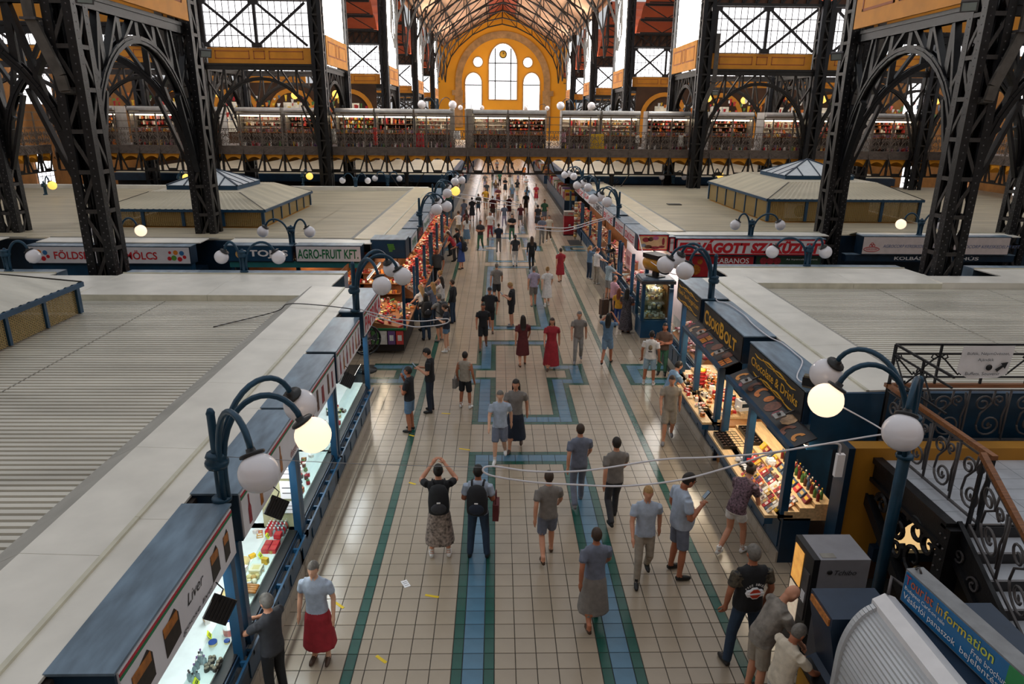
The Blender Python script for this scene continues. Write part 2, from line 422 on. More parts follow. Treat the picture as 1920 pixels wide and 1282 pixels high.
for s in (-1, 1):
    X = SIDE[s]
    for k, y0 in enumerate(PAIRS):
        arch(X[0], y0, X[0], y0 + GAP, '%s lengthwise iron arch of the %s nave row' % (ordn[k], sname[s]), near=(k == 0))
        for j, y in enumerate((y0, y0 + GAP)):
            for c in (0, 1, 2):
                if c == 2 and (k > 1): continue
                if k == 0 and j == 0 and c: continue
                xa, xb = X[c] if c < 3 else 0, (X[c + 1] if c < 2 else X[2] + s * 7.3)
                arch(min(xa, xb), y, max(xa, xb), y, '%s %s crosswise iron arch on the %s, span %s from the nave' % (ordn[k], ('near', 'far')[j], sname[s], ('next', 'second', 'third')[c]), near=(k == 0))
        if k in (1,): arch(X[1], y0, X[1], y0 + GAP, 'lengthwise iron arch of the %s side aisle row' % sname[s])
# ================================================================ OCHRE PANELS, WINDOWS
tr = [0]
def trim(mb, mats, label):
    tr[0] += 1
    return tag(mb.build('trim_%d' % tr[0], mats), label, 'wall panel', kind='structure')
def framed_panel(x0, y0, x1, y1, z0, z1, label, nrm, three=True):
    # panel standing on segment, mouldings as raised strips on side nrm
    L = math.hypot(x1 - x0, y1 - y0); an = math.atan2(y1 - y0, x1 - x0)
    m = MB(); m.box(0, L, -.05, .05, z0, z1); p = trim(m, [ochre], label); p.location = (x0, y0, 0); p.rotation_euler = (0, 0, an)
    hh = z1 - z0; b0, b1 = z0 + hh * .3, z1 - hh * .18; w_ = .05 if hh < 1 else .08
    def rect(a, b):
        mm = MB(); ys = (-.065, -.05) if nrm < 0 else (.05, .065)
        mm.box(a, b, *ys, b0, b0 + w_); mm.box(a, b, *ys, b1 - w_, b1); mm.box(a, a + w_, *ys, b0, b1); mm.box(b - w_, b, *ys, b0, b1)
        mm.build('panel_moulding', ochre_d, p)
    g = .25; c = L / 2; sq = .35
    rect(.45, c - sq - g); rect(c - sq, c + sq); rect(c + sq + g, L - .45)
    return p
wn = [0]
barm = mat('window_bar', '#59504c', 0.5, .2, 0)
dark_bar = mat('window_brace', '#242021', 0.5, .2, 0)
pane_nave = mat('nave_pane', '#fffaf2', .4, 0, 0, emit=18)
def window(x0, y0, x1, y1, z0, z1, nx, nz, label, panes=True, brace=0, side=-1, pm=None):
    wn[0] += 1; L = math.hypot(x1 - x0, y1 - y0); an = math.atan2(y1 - y0, x1 - x0)
    t = thing('window_%d' % wn[0], label, 'window', (x0, y0, 0), an, kind='structure')
    pw, ph = L / nx, (z1 - z0) / nz
    fr = MB()
    for i in range(nx + 1): fr.box(i * pw - .022, i * pw + .022, -.03, .03, z0, z1)
    for j in range(nz + 1): fr.box(0, L, -.03, .03, z0 + j * ph - .022, z0 + j * ph + .022)
    fr.build('glazing_bars', barm, t)
    if panes:
        me = MB().box(-pw / 2 + .015, pw / 2 - .015, -.01, .01, -ph / 2 + .015, ph / 2 - .015).mesh('pane', pane_m)
        for i in range(nx):
            for j in range(nz): ob('pane', me, t, loc=(i * pw + pw / 2, 0, z0 + j * ph + ph / 2))
    else: MB().box(0, L, -.01, .01, z0, z1).build('pane', pm or pane_m, t)
    if brace:
        for b in range(brace):
            a, c = L * b / brace, L * (b + 1) / brace
            yb = .25 * side
            MB().bar((a + .1, yb, z0 + .1), (c - .1, yb, z1 - .1), .15, .08, up=(0, 1, 0)).build('wind_brace', dark_bar, t)
            MB().bar((c - .1, yb + .05, z0 + .1), (a + .1, yb + .05, z1 - .1), .15, .08, up=(0, 1, 0)).build('wind_brace', dark_bar, t)
            MB().box(a - .09, a + .09, yb - .08, yb + .08, z0, z1).build('mullion', dark_bar, t)
            MB().box(a - .3, a + .3, yb - .1, yb + .1, z0, z0 + .25).box(a - .3, a + .3, yb - .1, yb + .1, z1 - .25, z1).build('gusset', dark_bar, t)
    return t
for s in (-1, 1):
    X = SIDE[s] + (SIDE[s][2] + s * 7.3,)
    for k, y0 in enumerate(PAIRS):
        # nave-side panel of the narrow bay
        framed_panel(X[0] - s * .35, y0 + .5, X[0] - s * .35, y0 + GAP - .5, 10.05, 11.75, 'ochre panel above the %s %s nave arch' % (ordn[k], sname[s]), -1 if s < 0 else 1)
        if k >= 1: window(X[0] - s * .2, y0 + .5, X[0] - s * .2, y0 + GAP - .5, 11.75, 19.5, 5, 7, 'tall nave side window above the %s %s ochre panel' % (ordn[k], sname[s]), panes=False, pm=pane_nave)
        # cross walls facing the camera
        for c in range(3):
            if c and k > 2: continue
            xa, xb = sorted((X[c], X[c + 1])); yw = y0 + .1
            if k == 0: continue
            framed_panel(xa + .5, yw, xb - .5, yw, 10.0, 10.92, 'long ochre band under the %s cross window on the %s, %s bay from the nave' % (ordn[k], sname[s], ('first', 'second', 'third')[c]), -1)
            window(xa + .5, yw, xb - .5, yw, 10.95, 13.55, 16, 4, '%s wide factory window on the %s with crossed iron braces, %s bay from the nave' % (ordn[k], sname[s], ('first', 'second', 'third')[c]), panes=(k == 1), brace=2)
            b = MB(); b.box(xa + .4, xb - .4, y0 - .2, y0 + .2, 13.6, 13.75); b.box(xa + .4, xb - .4, y0 - .2, y0 + .2, 14.7, 14.85)
            for i in range(8):
                u = xa + .5 + (xb - xa - 1) * i / 8; u2 = u + (xb - xa - 1) / 8
                b.bar((u, y0, 13.7), (u2, y0, 14.75), .1, .1); b.bar((u2, y0, 13.7), (u2, y0, 14.8), .1, .1)
            b.box(xa + .4, xb - .4, y0 + .15, y0 + .2, 13.7, 14.8, 1)
            tag(b.build('lattice_girder', [iron_b, mat('girder_back', '#6b4a38', .7)]), 'brown lattice girder over the %s cross window on the %s, %s bay' % (ordn[k], sname[s], ('first', 'second', 'third')[c]), 'girder', 'lattice girders over the cross windows')
        if k == 0:
            for c in range(2):
                xa, xb = sorted((X[c], X[c + 1]))
                trim(MB().box(xa + .5, xb - .5, y0 + GAP - .05, y0 + GAP + .05, 10.05, 11.9), [ochre], 'plain ochre band above the %s side aisle arch, %s bay' % (sname[s], ('first', 'second', 'third')[c]))
# flood lights on the near columns and bent drain ducts
fl_body = MB().box(-.2, .2, -.06, .06, -.14, .14).box(-.16, .16, -.08, -.06, -.1, .1, 1).mesh('housing', [iron_g, mat('flood_glass', '#8d9693', .25, .1, .05)])
for (x, y, z, rz, lab) in ((NL + .7, 19.3, 9.75, .6, 'grey floodlight high on the nearest left nave column'), (NL + .75, 26.5, 9.05, .6, 'grey floodlight on the far column of the left pair'), (NR - .75, 19.4, 9.85, -.6, 'grey floodlight high on the nearest right nave column'), (NR - .75, 26.5, 9.2, -.6, 'grey floodlight on the far column of the right pair'), (NR + .8, 46.0, 8.6, -.4, 'small grey floodlight on the third right column')):
    t = thing('floodlight', lab, 'floodlight', (x, y, z), rz, 'floodlights on the columns')
    ob('housing', fl_body, t, rot=(.5, 0, 0)); MB().bar((0, .05, .1), (0, .25, .35), .05).build('bracket', iron_g, t)
duct_m = mat('duct_grey', '#57524d', .5, .2, .2, 4)
for (x, y, s, lab) in ((NL, 19.6, -1, 'bent grey drain duct beside the nearest left nave column'), (NL, 26.8, -1, 'bent grey drain duct beside the far column of the left pair'), (NR, 19.6, 1, 'bent grey drain duct beside the nearest right nave column'), (NR, 26.8, 1, 'bent grey drain duct beside the far column of the right pair'), (NR, 46.3, 1, 'bent drain duct on the third right column'), (NL - 7.3, 26.8, -1, 'bent drain duct on the left side aisle column')):
    t = thing('drain_duct', lab, 'duct', (x, y - .5, 0), 0, 'bent drain ducts')
    m = MB(); pts = [(s * .62, 0, 12), (s * .6, 0, 9.25), (s * .1, -.02, 7.9), (s * .06, 0, 7.55), (s * .06, .3, 7.5)]
    for p, q in zip(pts, pts[1:]): m.bar(p, q, .1, .26, up=(1, 0, 0))
    m.build('duct', duct_m, t)
    MB().box(s * .6 - .2, s * .6 + .2, -.12, .3, 9.2, 9.26).build('clamp', iron_g, t)
# ================================================================ NAVE ROOF + FAR WALL
FY = 150.0; EZ, RZ = 20.2, 27.2; HW = 11.95
roof_m = mat('roof_boards', '#dcae8a', .7, 0, .15, .6)
roof_r = mat('roof_red', '#b5502f', .7, 0, .15, .8)
ceil = MB()
for s in (-1, 1):
    for a, b, mm in ((0.0, .8, 0), (.8, 1.0, 1)):
        P = lambda f: (NC + s * (HW + .5) * (1 - f), EZ + (RZ - EZ) * f)
        (xa, za), (xb, zb) = P(a), P(b)
        ceil.add([(xa, 74, za), (xb, 74, zb), (xb, FY, zb), (xa, FY, za), (xa, 74, za + .15), (xb, 74, zb + .15), (xb, FY, zb + .15), (xa, FY, za + .15)], [(0, 1, 2, 3), (7, 6, 5, 4), (0, 4, 5, 1), (2, 6, 7, 3)], mm)
ceil = tag(ceil.build('ceiling', [roof_m, roof_r]), 'peach boarded pitched nave roof with dark iron trusses', 'ceiling', kind='structure')
# purlins
pu = MB()
for s in (-1, 1):
    for f in (.05, .3, .55, .8):
        x, z = NC + s * (HW + .5) * (1 - f), EZ + (RZ - EZ) * f - .15
        pu.box(x - .07, x + .07, 74, FY, z - .1, z + .1)
pu.build('purlins', iron_b, ceil)
def truss_mesh():
    m = MB(); top = []; bot = []
    B = [(0, 24.2), (2.8, 23.6), (5.8, 22.2), (8.5, 20.0), (10.0, 18.2), (10.9, 16.0), (11.2, 13.5)]
    Tt = [(0, 26.7), (2.8, 25.2), (5.8, 23.5), (8.5, 22.0), (10.6, 20.8), (11.4, 19.5), (11.5, 15)]
    for s in (-1, 1):
        b = [(NC + s * x, 0, z) for x, z in B]; t = [(NC + s * x, 0, z) for x, z in Tt]
        for L_ in (b, t):
            for p, q in zip(L_, L_[1:]): m.bar(p, q, .22, .2)
        for p, q in zip(b, t): m.bar(p, q, .16, .14)
        for i in range(len(b) - 1): m.bar(b[i + 1], t[i], .12, .12)
    return m.mesh('truss_frame', iron_b)
ORD = ['first', 'second', 'third', 'fourth', 'fifth', 'sixth', 'seventh', 'eighth', 'ninth', 'tenth', 'eleventh', 'twelfth', 'thirteenth', 'fourteenth', 'fifteenth', 'sixteenth', 'seventeenth']
tm = truss_mesh(); yk = 75.5; kk = 0
while yk < FY - 1:
    t = thing('roof_truss', 'iron roof truss of the nave, %s counted from the bridge' % ORD[kk], 'truss', (0, yk, 0), 0, 'nave roof trusses'); ob('truss_frame', tm, t); yk += 8.9; kk += 1
# terracotta cross-hall ceilings in barrel strips, with light trusses
terra = mat('terracotta', '#b4512e', .65, 0, .12, .7)
for s in (-1, 1):
    for k in (1, 2, 3, 4):
        ya = PAIRS[k] + GAP + .5; yb = (PAIRS[k + 1] if k < 4 else FY) - .5
        ym = (ya + yb) / 2; x0, x1 = sorted((SIDE[s][0] + s * .5, SIDE[s][0] + s * 15)); m = MB(); NS = 5
        for side in (0, 1):
            for i in range(NS):
                for j in range(5):
                    def pt(f):
                        g = (i + f) / NS; y = (yb - (yb - ym) * g) if side else (ya + (ym - ya) * g)
                        z = 14.9 + 5.2 * g + .35 * math.sin(PI * f); return y, z
                    (p0, q0), (p1, q1) = pt(j / 5), pt((j + 1) / 5)
                    m.add([(x0, p0, q0), (x1, p0, q0), (x1, p1, q1), (x0, p1, q1)], [(0, 1, 2, 3)], 0, False)
        c = tag(m.build('ceiling', terra), 'terracotta barrel ceiling of the %s cross hall on the %s' % (ordn[k], sname[s]), 'ceiling', kind='structure')
        tr_ = MB()
        for i in range(NS + 1):
            for side in (0, 1):
                g = i / NS; y = (yb - (yb - ym) * g) if side else (ya + (ym - ya) * g); z = 14.75 + 5.2 * g
                tr_.bar((x0, y, z), (x1, y, z), .16, .2); tr_.bar((x0, y, z - 1.1), (x1, y, z - 1.1), .1, .1)
                for u in range(7):
                    xa = x0 + (x1 - x0) * u / 7; xb = x0 + (x1 - x0) * (u + 1) / 7; tr_.bar((xa, y, z - 1.1 if u % 2 else z), (xb, y, z if u % 2 else z - 1.1), .08, .08)
        tr_.build('purlin_trusses', iron_b, c)
wall_m = mat('wall_ochre', '#f5a81c', .7, 0, .1, .12)
stone = mat('stone_band', '#b98e5c', .8, 0, .2, 1.2)
wf = MB(); CXF = 1.15
wf.prism([(-14, 0), (16.3, 0), (16.3, 20.2), (CXF, 27.2), (-14, 20.2)], lambda a, b, d: (a, d, b), FY, FY + .6)
wf = tag(wf.build('wall_far', wall_m), 'ochre gable end wall with stone arch and round-headed windows', 'wall', kind='structure')
def ring(cx, cz, r0, r1, a0, a1, y0, y1, n=36, leg=None):
    m = MB(); pts0 = []; pts1 = []
    for i in range(n + 1):
        a = a0 + (a1 - a0) * i / n; pts0.append((cx + r0 * math.cos(a), cz + r0 * math.sin(a))); pts1.append((cx + r1 * math.cos(a), cz + r1 * math.sin(a)))
    if leg is not None:
        pts0 = [(pts0[0][0], leg)] + pts0 + [(pts0[-1][0], leg)]; pts1 = [(pts1[0][0], leg)] + pts1 + [(pts1[-1][0], leg)]
    for (a, b), (c, d), (e, f), (g, h) in zip(pts0, pts1, pts0[1:], pts1[1:]):
        m.add([(a, y0, b), (c, y0, d), (g, y0, h), (e, y0, f), (a, y1, b), (c, y1, d), (g, y1, h), (e, y1, f)], [(0, 1, 2, 3), (0, 3, 7, 4), (1, 5, 6, 2)])
    return m
ring(CXF, 13.7, 8.3, 9.6, 0, PI, FY - .3, FY, leg=8).build('stone_arch', stone, wf)
for s in (-1, 1): MB().box(CXF + s * 9.2 - 1.1, CXF + s * 9.2 + 1.1, FY - .4, FY, 11.2, 12.2).box(CXF + s * 8.95 - .8, CXF + s * 8.95 + .8, FY - .32, FY, 5, 11.2).build('impost', stone, wf)
def arched_window(cx, w_, z0, zspring, ztop, label, mull=(), bars=()):
    wn[0] += 1; t = thing('window_%d' % wn[0], label, 'window', (cx, FY, 0), 0, kind='structure')
    n = 16; h = ztop - zspring
    poly = [(-w_ / 2, z0), (w_ / 2, z0)] + [(w_ / 2 * math.cos(PI * i / n), zspring + h * math.sin(PI * i / n)) for i in range(n + 1)]
    MB().prism(poly, lambda a, b, d: (a, d, b), -.12, -.1).build('pane', pane_m, t)
    f = MB(); pp = poly[1:] + poly[:1]
    for (a, b), (c, d) in zip(pp, pp[1:] + pp[:1]): f.bar((a, -.15, b), (c, -.15, d), .25, .22)
    f.build('reveal', stone, t)
    m = MB()
    for x in mull: m.box(x - .11, x + .11, -.2, -.12, z0, zspring + h * .75)
    for z in bars: m.box(-w_ / 2, w_ / 2, -.2, -.12, z - .1, z + .1)
    if mull or bars: m.build('glazing_bars', dark_bar, t)
arched_window(CXF, 5.8, 10.4, 17.2, 21.1, 'tall central round-headed window in the ochre end wall', (-1.55, 1.6), (17.35, 14.0))
arched_window(-4.8, 3.45, 4, 13.6, 15.6, 'left arched side window of the ochre end wall', (), (13.2,))
arched_window(6.97, 3.45, 4, 13.7, 15.7, 'right arched side window of the ochre end wall', (), (13.3,))
for cx, n_ in ((-3.87, 'left'), (6.15, 'right')):
    wn[0] += 1; t = thing('window_%d' % wn[0], '%s round porthole window in the ochre end wall' % n_, 'window', (cx, FY, 17.55), 0, kind='structure')
    MB().lathe([(.95, -.12), (.95, -.1)], 20, ax='y').build('pane', pane_m, t); ring(0, 0, .9, 1.1, 0, 2 * PI, -.3, -.08, 24).build('reveal', stone, t)
t = thing('wall_clock', 'round yellow clock hanging in the central end window', 'clock', (1.17, FY - .35, 19.0))
MB().lathe([(.68, -.05), (.68, .05)], 20, ax='y').build('dial', mat('clock_dial', '#f3bf45', .5), t); ring(0, 0, .62, .78, 0, 2 * PI, -.1, .05, 24).build('rim', iron_b, t)
MB().bar((0, -.1, 0), (.02, -.1, .5), .05, .09, up=(1, 0, 0)).build('hand', dark_bar, t); MB().bar((0, -.1, 0), (.22, -.1, .28), .05, .1, up=(1, 0, 0)).build('hand', dark_bar, t)
# outer side walls with window rows
brick = mat('yellow_brick', '#8a5a24', .75, 0, .15, 2)
for s in (-1, 1):
    x = NC + s * 35.5; n_ = sname[s]
    wl = tag(MB().box(x - .3, x + .3, 8, 73, 0, 13.5).build('wall_' + n_, brick), 'ochre brick outer wall on the %s of the hall' % n_, 'wall', kind='structure')
    for i in range(8):
        y = 11 + i * 7
        window(x - s * .4, y if s < 0 else y + 4.2, x - s * .4, y + 4.2 if s < 0 else y, 7.6, 10.4, 6, 4, 'upper gallery window in the %s outer wall, %s from the camera' % (n_, ORD[i]), panes=False)
        window(x - s * .4, (y + .6) if s < 0 else y + 2.6, x - s * .4, (y + 2.6) if s < 0 else y + .6, 1.2, 4.3, 4, 5, 'lower window in the %s outer wall, %s from the camera' % (n_, ORD[i]), panes=False)
# back wall of the side galleries beyond the bridge
for s in (-1, 1):
    x0, x1 = sorted((NC + s * 35.5, NC + s * 12.5))
# ================================================================ FOOTBRIDGE AND GALLERIES
rail_m = mat('railing_iron', '#6e625a', .5, .3, .25, 5)
fascia_m = mat('bridge_fascia', '#6a5e57', .6, .2, .2, 3)
MW = 1.32; BY = 46.75; DZ = 5.08
def spiral(cx, cz, r, a0, turns, sg, n=18, y=0):
    return [(cx + r * (1 - .78 * i / n) * math.cos(a0 + sg * turns * 2 * PI * i / n), y, cz + r * (1 - .78 * i / n) * math.sin(a0 + sg * turns * 2 * PI * i / n)) for i in range(n + 1)]
def rail_panel():
    m = MB(); w_ = MW
    m.box(0, w_, -.02, .02, 0, .03); m.box(0, w_, -.02, .02, 1.06, 1.1); m.box(0, w_, -.015, .015, .96, .98)
    for i in range(8): m.box(i * w_ / 8 + .06, i * w_ / 8 + .1, -.01, .01, .98, 1.06)
    for c in (.33, .99):
        for sg in (-1, 1):
            m.tube(spiral(c + sg * .15, .28, .15, -PI / 2 if sg > 0 else -PI / 2, 1.4, sg, 16), .026, 4, 0, False)
            m.tube(spiral(c + sg * .14, .68, .14, PI / 2, 1.4, -sg, 16), .026, 4, 0, False)
            m.tube([(c + sg * .3, 0, .28), (c + sg * .2, 0, .5), (c + sg * .02, 0, .7), (c, 0, .95)], .024, 4, 0, False)
        m.box(c - .012, c + .012, -.012, .012, 0, .96)
    return m.mesh('railing_panel', rail_m)
rail_me = rail_panel()
post_me = MB().box(-.045, .045, -.03, .03, -.5, 2.0).tube([(0, -.02, -1.2), (0, -.12, -.8), (0, -.16, -.45), (0, -.03, -.2)], .025, 4).mesh('railing_post', rail_m)
upper_me = MB().box(0, MW, -.015, .015, 1.48, 1.51).box(0, MW, -.015, .015, 1.94, 1.98).mesh('guard_rail', rail_m)
def fas():
    m = MB(); m.box(0, MW, 0, .06, -.47, 0); m.box(0, MW, -.03, .0, -.5, -.44); m.box(0, MW, -.03, .0, -.03, .03)
    for i in range(3):
        a, b = MW * i / 3, MW * (i + 1) / 3
        m.bar((a, -.01, -.42), (b, -.01, -.05), .02, .03); m.bar((b, -.01, -.42), (a, -.01, -.05), .02, .03)
    return m.mesh('fascia_panel', fascia_m)
fas_me = fas()
def vtruss():
    m = MB(); c = MW / 2
    m.box(0, MW, -.04, .1, -1.62, -1.54)
    m.bar((.05, .02, -.5), (c - .22, .02, -1.55), .06, .08); m.bar((MW - .05, .02, -.5), (c + .22, .02, -1.55), .06, .08)
    m.box(c - .28, c + .28, -.02, .06, -1.58, -1.4); m.box(-.06, .06, -.04, .08, -1.55, -.5)
    for sg in (-1, 1): m.tube(spiral(sg * .12, -.85, .11, 0 if sg > 0 else PI, 1.2, sg, 12), .02, 4, 0, False)
    return m.mesh('bracket_truss', iron_b)
vt_me = vtruss()
def jack():
    m = MB(); n = 8; W = MW - .1
    pts = [(.05 + W * i / n, -1.0 + .34 * math.sin(PI * i / n)) for i in range(n + 1)]
    for (a, b), (c, d) in zip(pts, pts[1:]):
        m.add([(a, .12, b), (c, .12, d), (c, 3, d), (a, 3, b), (a, .12, -.46), (c, .12, -.46)], [(0, 1, 2, 3), (0, 1, 5, 4)])
    return m.mesh('jack_arch', mat('jack_ochre', '#e79a1e', .6, 0, .08, 1))
jack_me = jack()
def gallery(name, label, x0, y0, nmod, rz, deckw, jacks=True):
    t = thing(name, label, 'footbridge' if name == 'footbridge' else 'gallery', (x0, y0, DZ), rz)
    MB().box(0, nmod * MW, .06, deckw, -.45, -.05).build('deck', fascia_m, t)
    for i in range(nmod):
        L = (i * MW, 0, 0)
        ob('railing_panel', rail_me, t, loc=L); ob('guard_rail', upper_me, t, loc=L); ob('fascia_panel', fas_me, t, loc=L); ob('bracket_truss', vt_me, t, loc=L); ob('railing_post', post_me, t, loc=L)
        if jacks: ob('jack_arch', jack_me, t, loc=L)
    return t
nb = 44; BX0 = -28.3
bridge = gallery('footbridge', 'iron footbridge with scroll railing and souvenir stalls crossing the nave', BX0, BY, nb, 0, 6.2)
gallery('side_gallery', 'iron gallery with scroll railing along the left outer wall', -28.3, 12, 26, PI / 2, 7)
gl = gallery('side_gallery', 'iron gallery with scroll railing along the right outer wall', 29.8, BY, 26, -PI / 2, 7)
# posts carrying the bridge, with scroll brackets
for i, x in enumerate((-5.95, 7.6)):
    t = thing('bridge_post', 'slender iron post with scroll brackets under the %s half of the footbridge' % ('left', 'right')[i], 'post', (x, BY + .2, 0), 0, 'posts under the footbridge')
    MB().lathe([(.2, 0), (.2, .5), (.13, .6), (.12, 3.3), (.2, 3.45)], 8).build('shaft', iron_b, t)
    for sg in (-1, 1):
        m = MB(); m.bar((sg * .12, 0, 1.9), (sg * 1.15, 0, 3.45), .06, .06); m.tube(spiral(sg * .3, 3.1, .24, PI if sg < 0 else 0, 1.4, -sg, 18), .03, 4, 0, False); m.tube(spiral(sg * .3, 2.55, .2, PI / 2, 1.4, sg, 18), .03, 4, 0, False)
        m.build('scroll_bracket', iron_b, t)
# ================================================================ STALLS ON THE BRIDGE
silver = mat('shutter_silver', '#a19c97', .35, .5, .12, 3)
sil_w = mat('awning_white', '#dedad6', .5, 0, .05)
shelf_w = mat('shelf_wood', '#8f5a33', .6, 0, .2, 3)
backm = mat('stall_back', '#e8ddd4', .7, 0, .15, 5)
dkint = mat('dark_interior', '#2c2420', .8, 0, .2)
striplamp = mat('strip_lamp', '#ffedc8', .4, 0, 0, emit=14)
PAL = [mat('good_%d' % i, c, .5, 0, .1, 9) for i, c in enumerate(('#b3202a', '#d9d2c8', '#7a1d1f', '#2a2320', '#caa35c', '#e6e1da', '#d5762a', '#8b4a3a', '#44586f', '#b98a96', '#4c7a3c', '#e0b32e', '#5d3524', '#c9413a', '#93846f', '#6d4a7d'))]
def goods_mesh(w_, h_, d, rows_, seed, dens=1.0, pal=range(16), lo=.4):
    r = random.Random(seed); m = MB()
    for j in range(rows_):
        z = h_ * j / rows_; x = 0.02
        while x < w_ - .05:
            ww = r.uniform(.04, .13); hh = r.uniform(lo, .85) * h_ / rows_; c = r.choice(list(pal)); y = r.uniform(-.05, .05)
            if r.random() < dens:
                if r.random() < .5: m.box(x, x + ww * .85, y - d / 2, y + d / 2, z, z + hh, c)
                else: m.lathe([(ww * .3, z), (ww * .42, z + hh * .5), (ww * .2, z + hh * .8), (ww * .25, z + hh)], 6, (x + ww / 2, y, 0), c, False)
            x += ww
    return m
def bridge_stall(xc, w_, style, lab, i, yc=48.1, rz=0, grp='souvenir stalls on the footbridge'):
    t = thing('souvenir_stall', lab, 'stall', (xc, yc, DZ - .05), rz, grp)
    h = 2.45; m = MB()
    m.box(-w_ / 2, w_ / 2, 1.3, 1.4, 0, h, 0); m.box(-w_ / 2, w_ / 2, 0, 1.4, h - .06, h, 1)
    for s in (-1, 1): m.box(s * w_ / 2 - .03, s * w_ / 2 + .03, 0, 1.4, 0, h, 1)
    m.build('body', [dkint, silver], t)
    # rounded shutter housing and white awning band
    pts = [(-.25 + .25 * (1 - math.cos(a)) , h - .25 + .25 * math.sin(a)) for a in (0, .4, .8, 1.2, PI / 2)] + [(.3, h), (.3, h - .28), (-.2, h - .28)]
    MB().prism([(p[0], p[1]) for p in pts], lambda a, b, d: (d, a - .05, b), -w_ / 2, w_ / 2).build('shutter_housing', silver, t)
    MB().box(-w_ / 2 + .05, w_ / 2 - .05, -.1, -.05, h - .5, h - .34).build('awning_band', sil_w, t)
    MB().box(-w_ / 2 + .1, w_ / 2 - .1, .3, .36, h - .56, h - .5).build('lamp_strip', striplamp, t)
    MB().box(-w_ / 2, w_ / 2, -.1, .5, .85, .92).box(-w_ / 2, w_ / 2, .35, .45, 0, .85, 1).build('counter', [shelf_w, mat('stall_front', '#5b4f47', .7)], t)
    nsh = 4 if style != 1 else 3
    b = MB(); b.box(-w_ / 2 + .05, w_ / 2 - .05, 1.2, 1.28, .92, h - .5)
    b.build('back_panel', {0: backm, 1: shelf_w, 2: dkint}[style], t)
    sh = MB()
    for k in range(nsh): sh.box(-w_ / 2 + .06, w_ / 2 - .06, .85, 1.2, .92 + k * .26, .945 + k * .26)
    sh.build('shelf', shelf_w if style else sil_w, t)
    q_ = random.Random(i); nrow = q_.choice((2, 3, 4, 5)); g = goods_mesh(w_ - .2, 1.05, .25, nrow, 100 + i, q_.choice((.45, .6, .85)), pal={0: (0, 1, 2, 3, 4, 5, 6, 7, 9, 12), 1: (0, 10, 11, 13, 5, 8), 2: (0, 1, 3, 5, 13, 9, 6)}[style])
    g.xform(Matrix.Translation((-w_ / 2 + .1, .95, .95)))
    g2 = goods_mesh(w_ - .1, .26, .4, 1, 200 + i, .9); g2.xform(Matrix.Translation((-w_ / 2 + .05, .15, .92)))
    g3 = goods_mesh(w_ - .2, .45, .3, 1, 300 + i, .6); g3.xform(Matrix.Translation((-w_ / 2 + .1, -.2, .02)))
    for q in (g2, g3): g.add(q.v, q.f); g.m[-len(q.f):] = q.m
    o = g.build('souvenirs', PAL, loc=(xc, yc, DZ - .05), rot=(0, 0, rz)); tag(o, 'rows of small bright souvenirs filling the ' + lab, 'souvenirs', 'souvenirs in the bridge stalls', 'stuff')
bs = [(-26.3, 2.8, 2), (-22.6, 2.8, 2), (-19.6, 2.7, 1), (-15.6, 2.9, 0), (-12.8, 2.2, 2), (-9.35, 2.5, 1), (-6.75, 2.45, 2), (-4.15, 2.5, 0), (-.45, 2.25, 0), (2.0, 2.5, 2), (5.55, 2.5, 0), (8.2, 2.5, 0), (11.4, 2.8, 2), (15.6, 2.8, 2), (19.2, 2.8, 0), (23.0, 2.8, 2), (26.6, 2.7, 2)]
word = ['with dark clothes', 'hung with flags', 'with wooden shelves', 'with white shelves', 'with mixed toys', 'with plank back wall', 'with stuffed toys', 'with white plates', 'with yellow lamps', 'with rows of dolls', 'with white linen', 'with paprika jars', 'with silver corner', 'with hanging jackets', 'with bright bags', 'with aprons', 'with scarves']
for i, (x, w_, st) in enumerate(bs): bridge_stall(x, w_, st, 'souvenir stall %s, %s from the left on the bridge' % (word[i], ORD[i]), i)
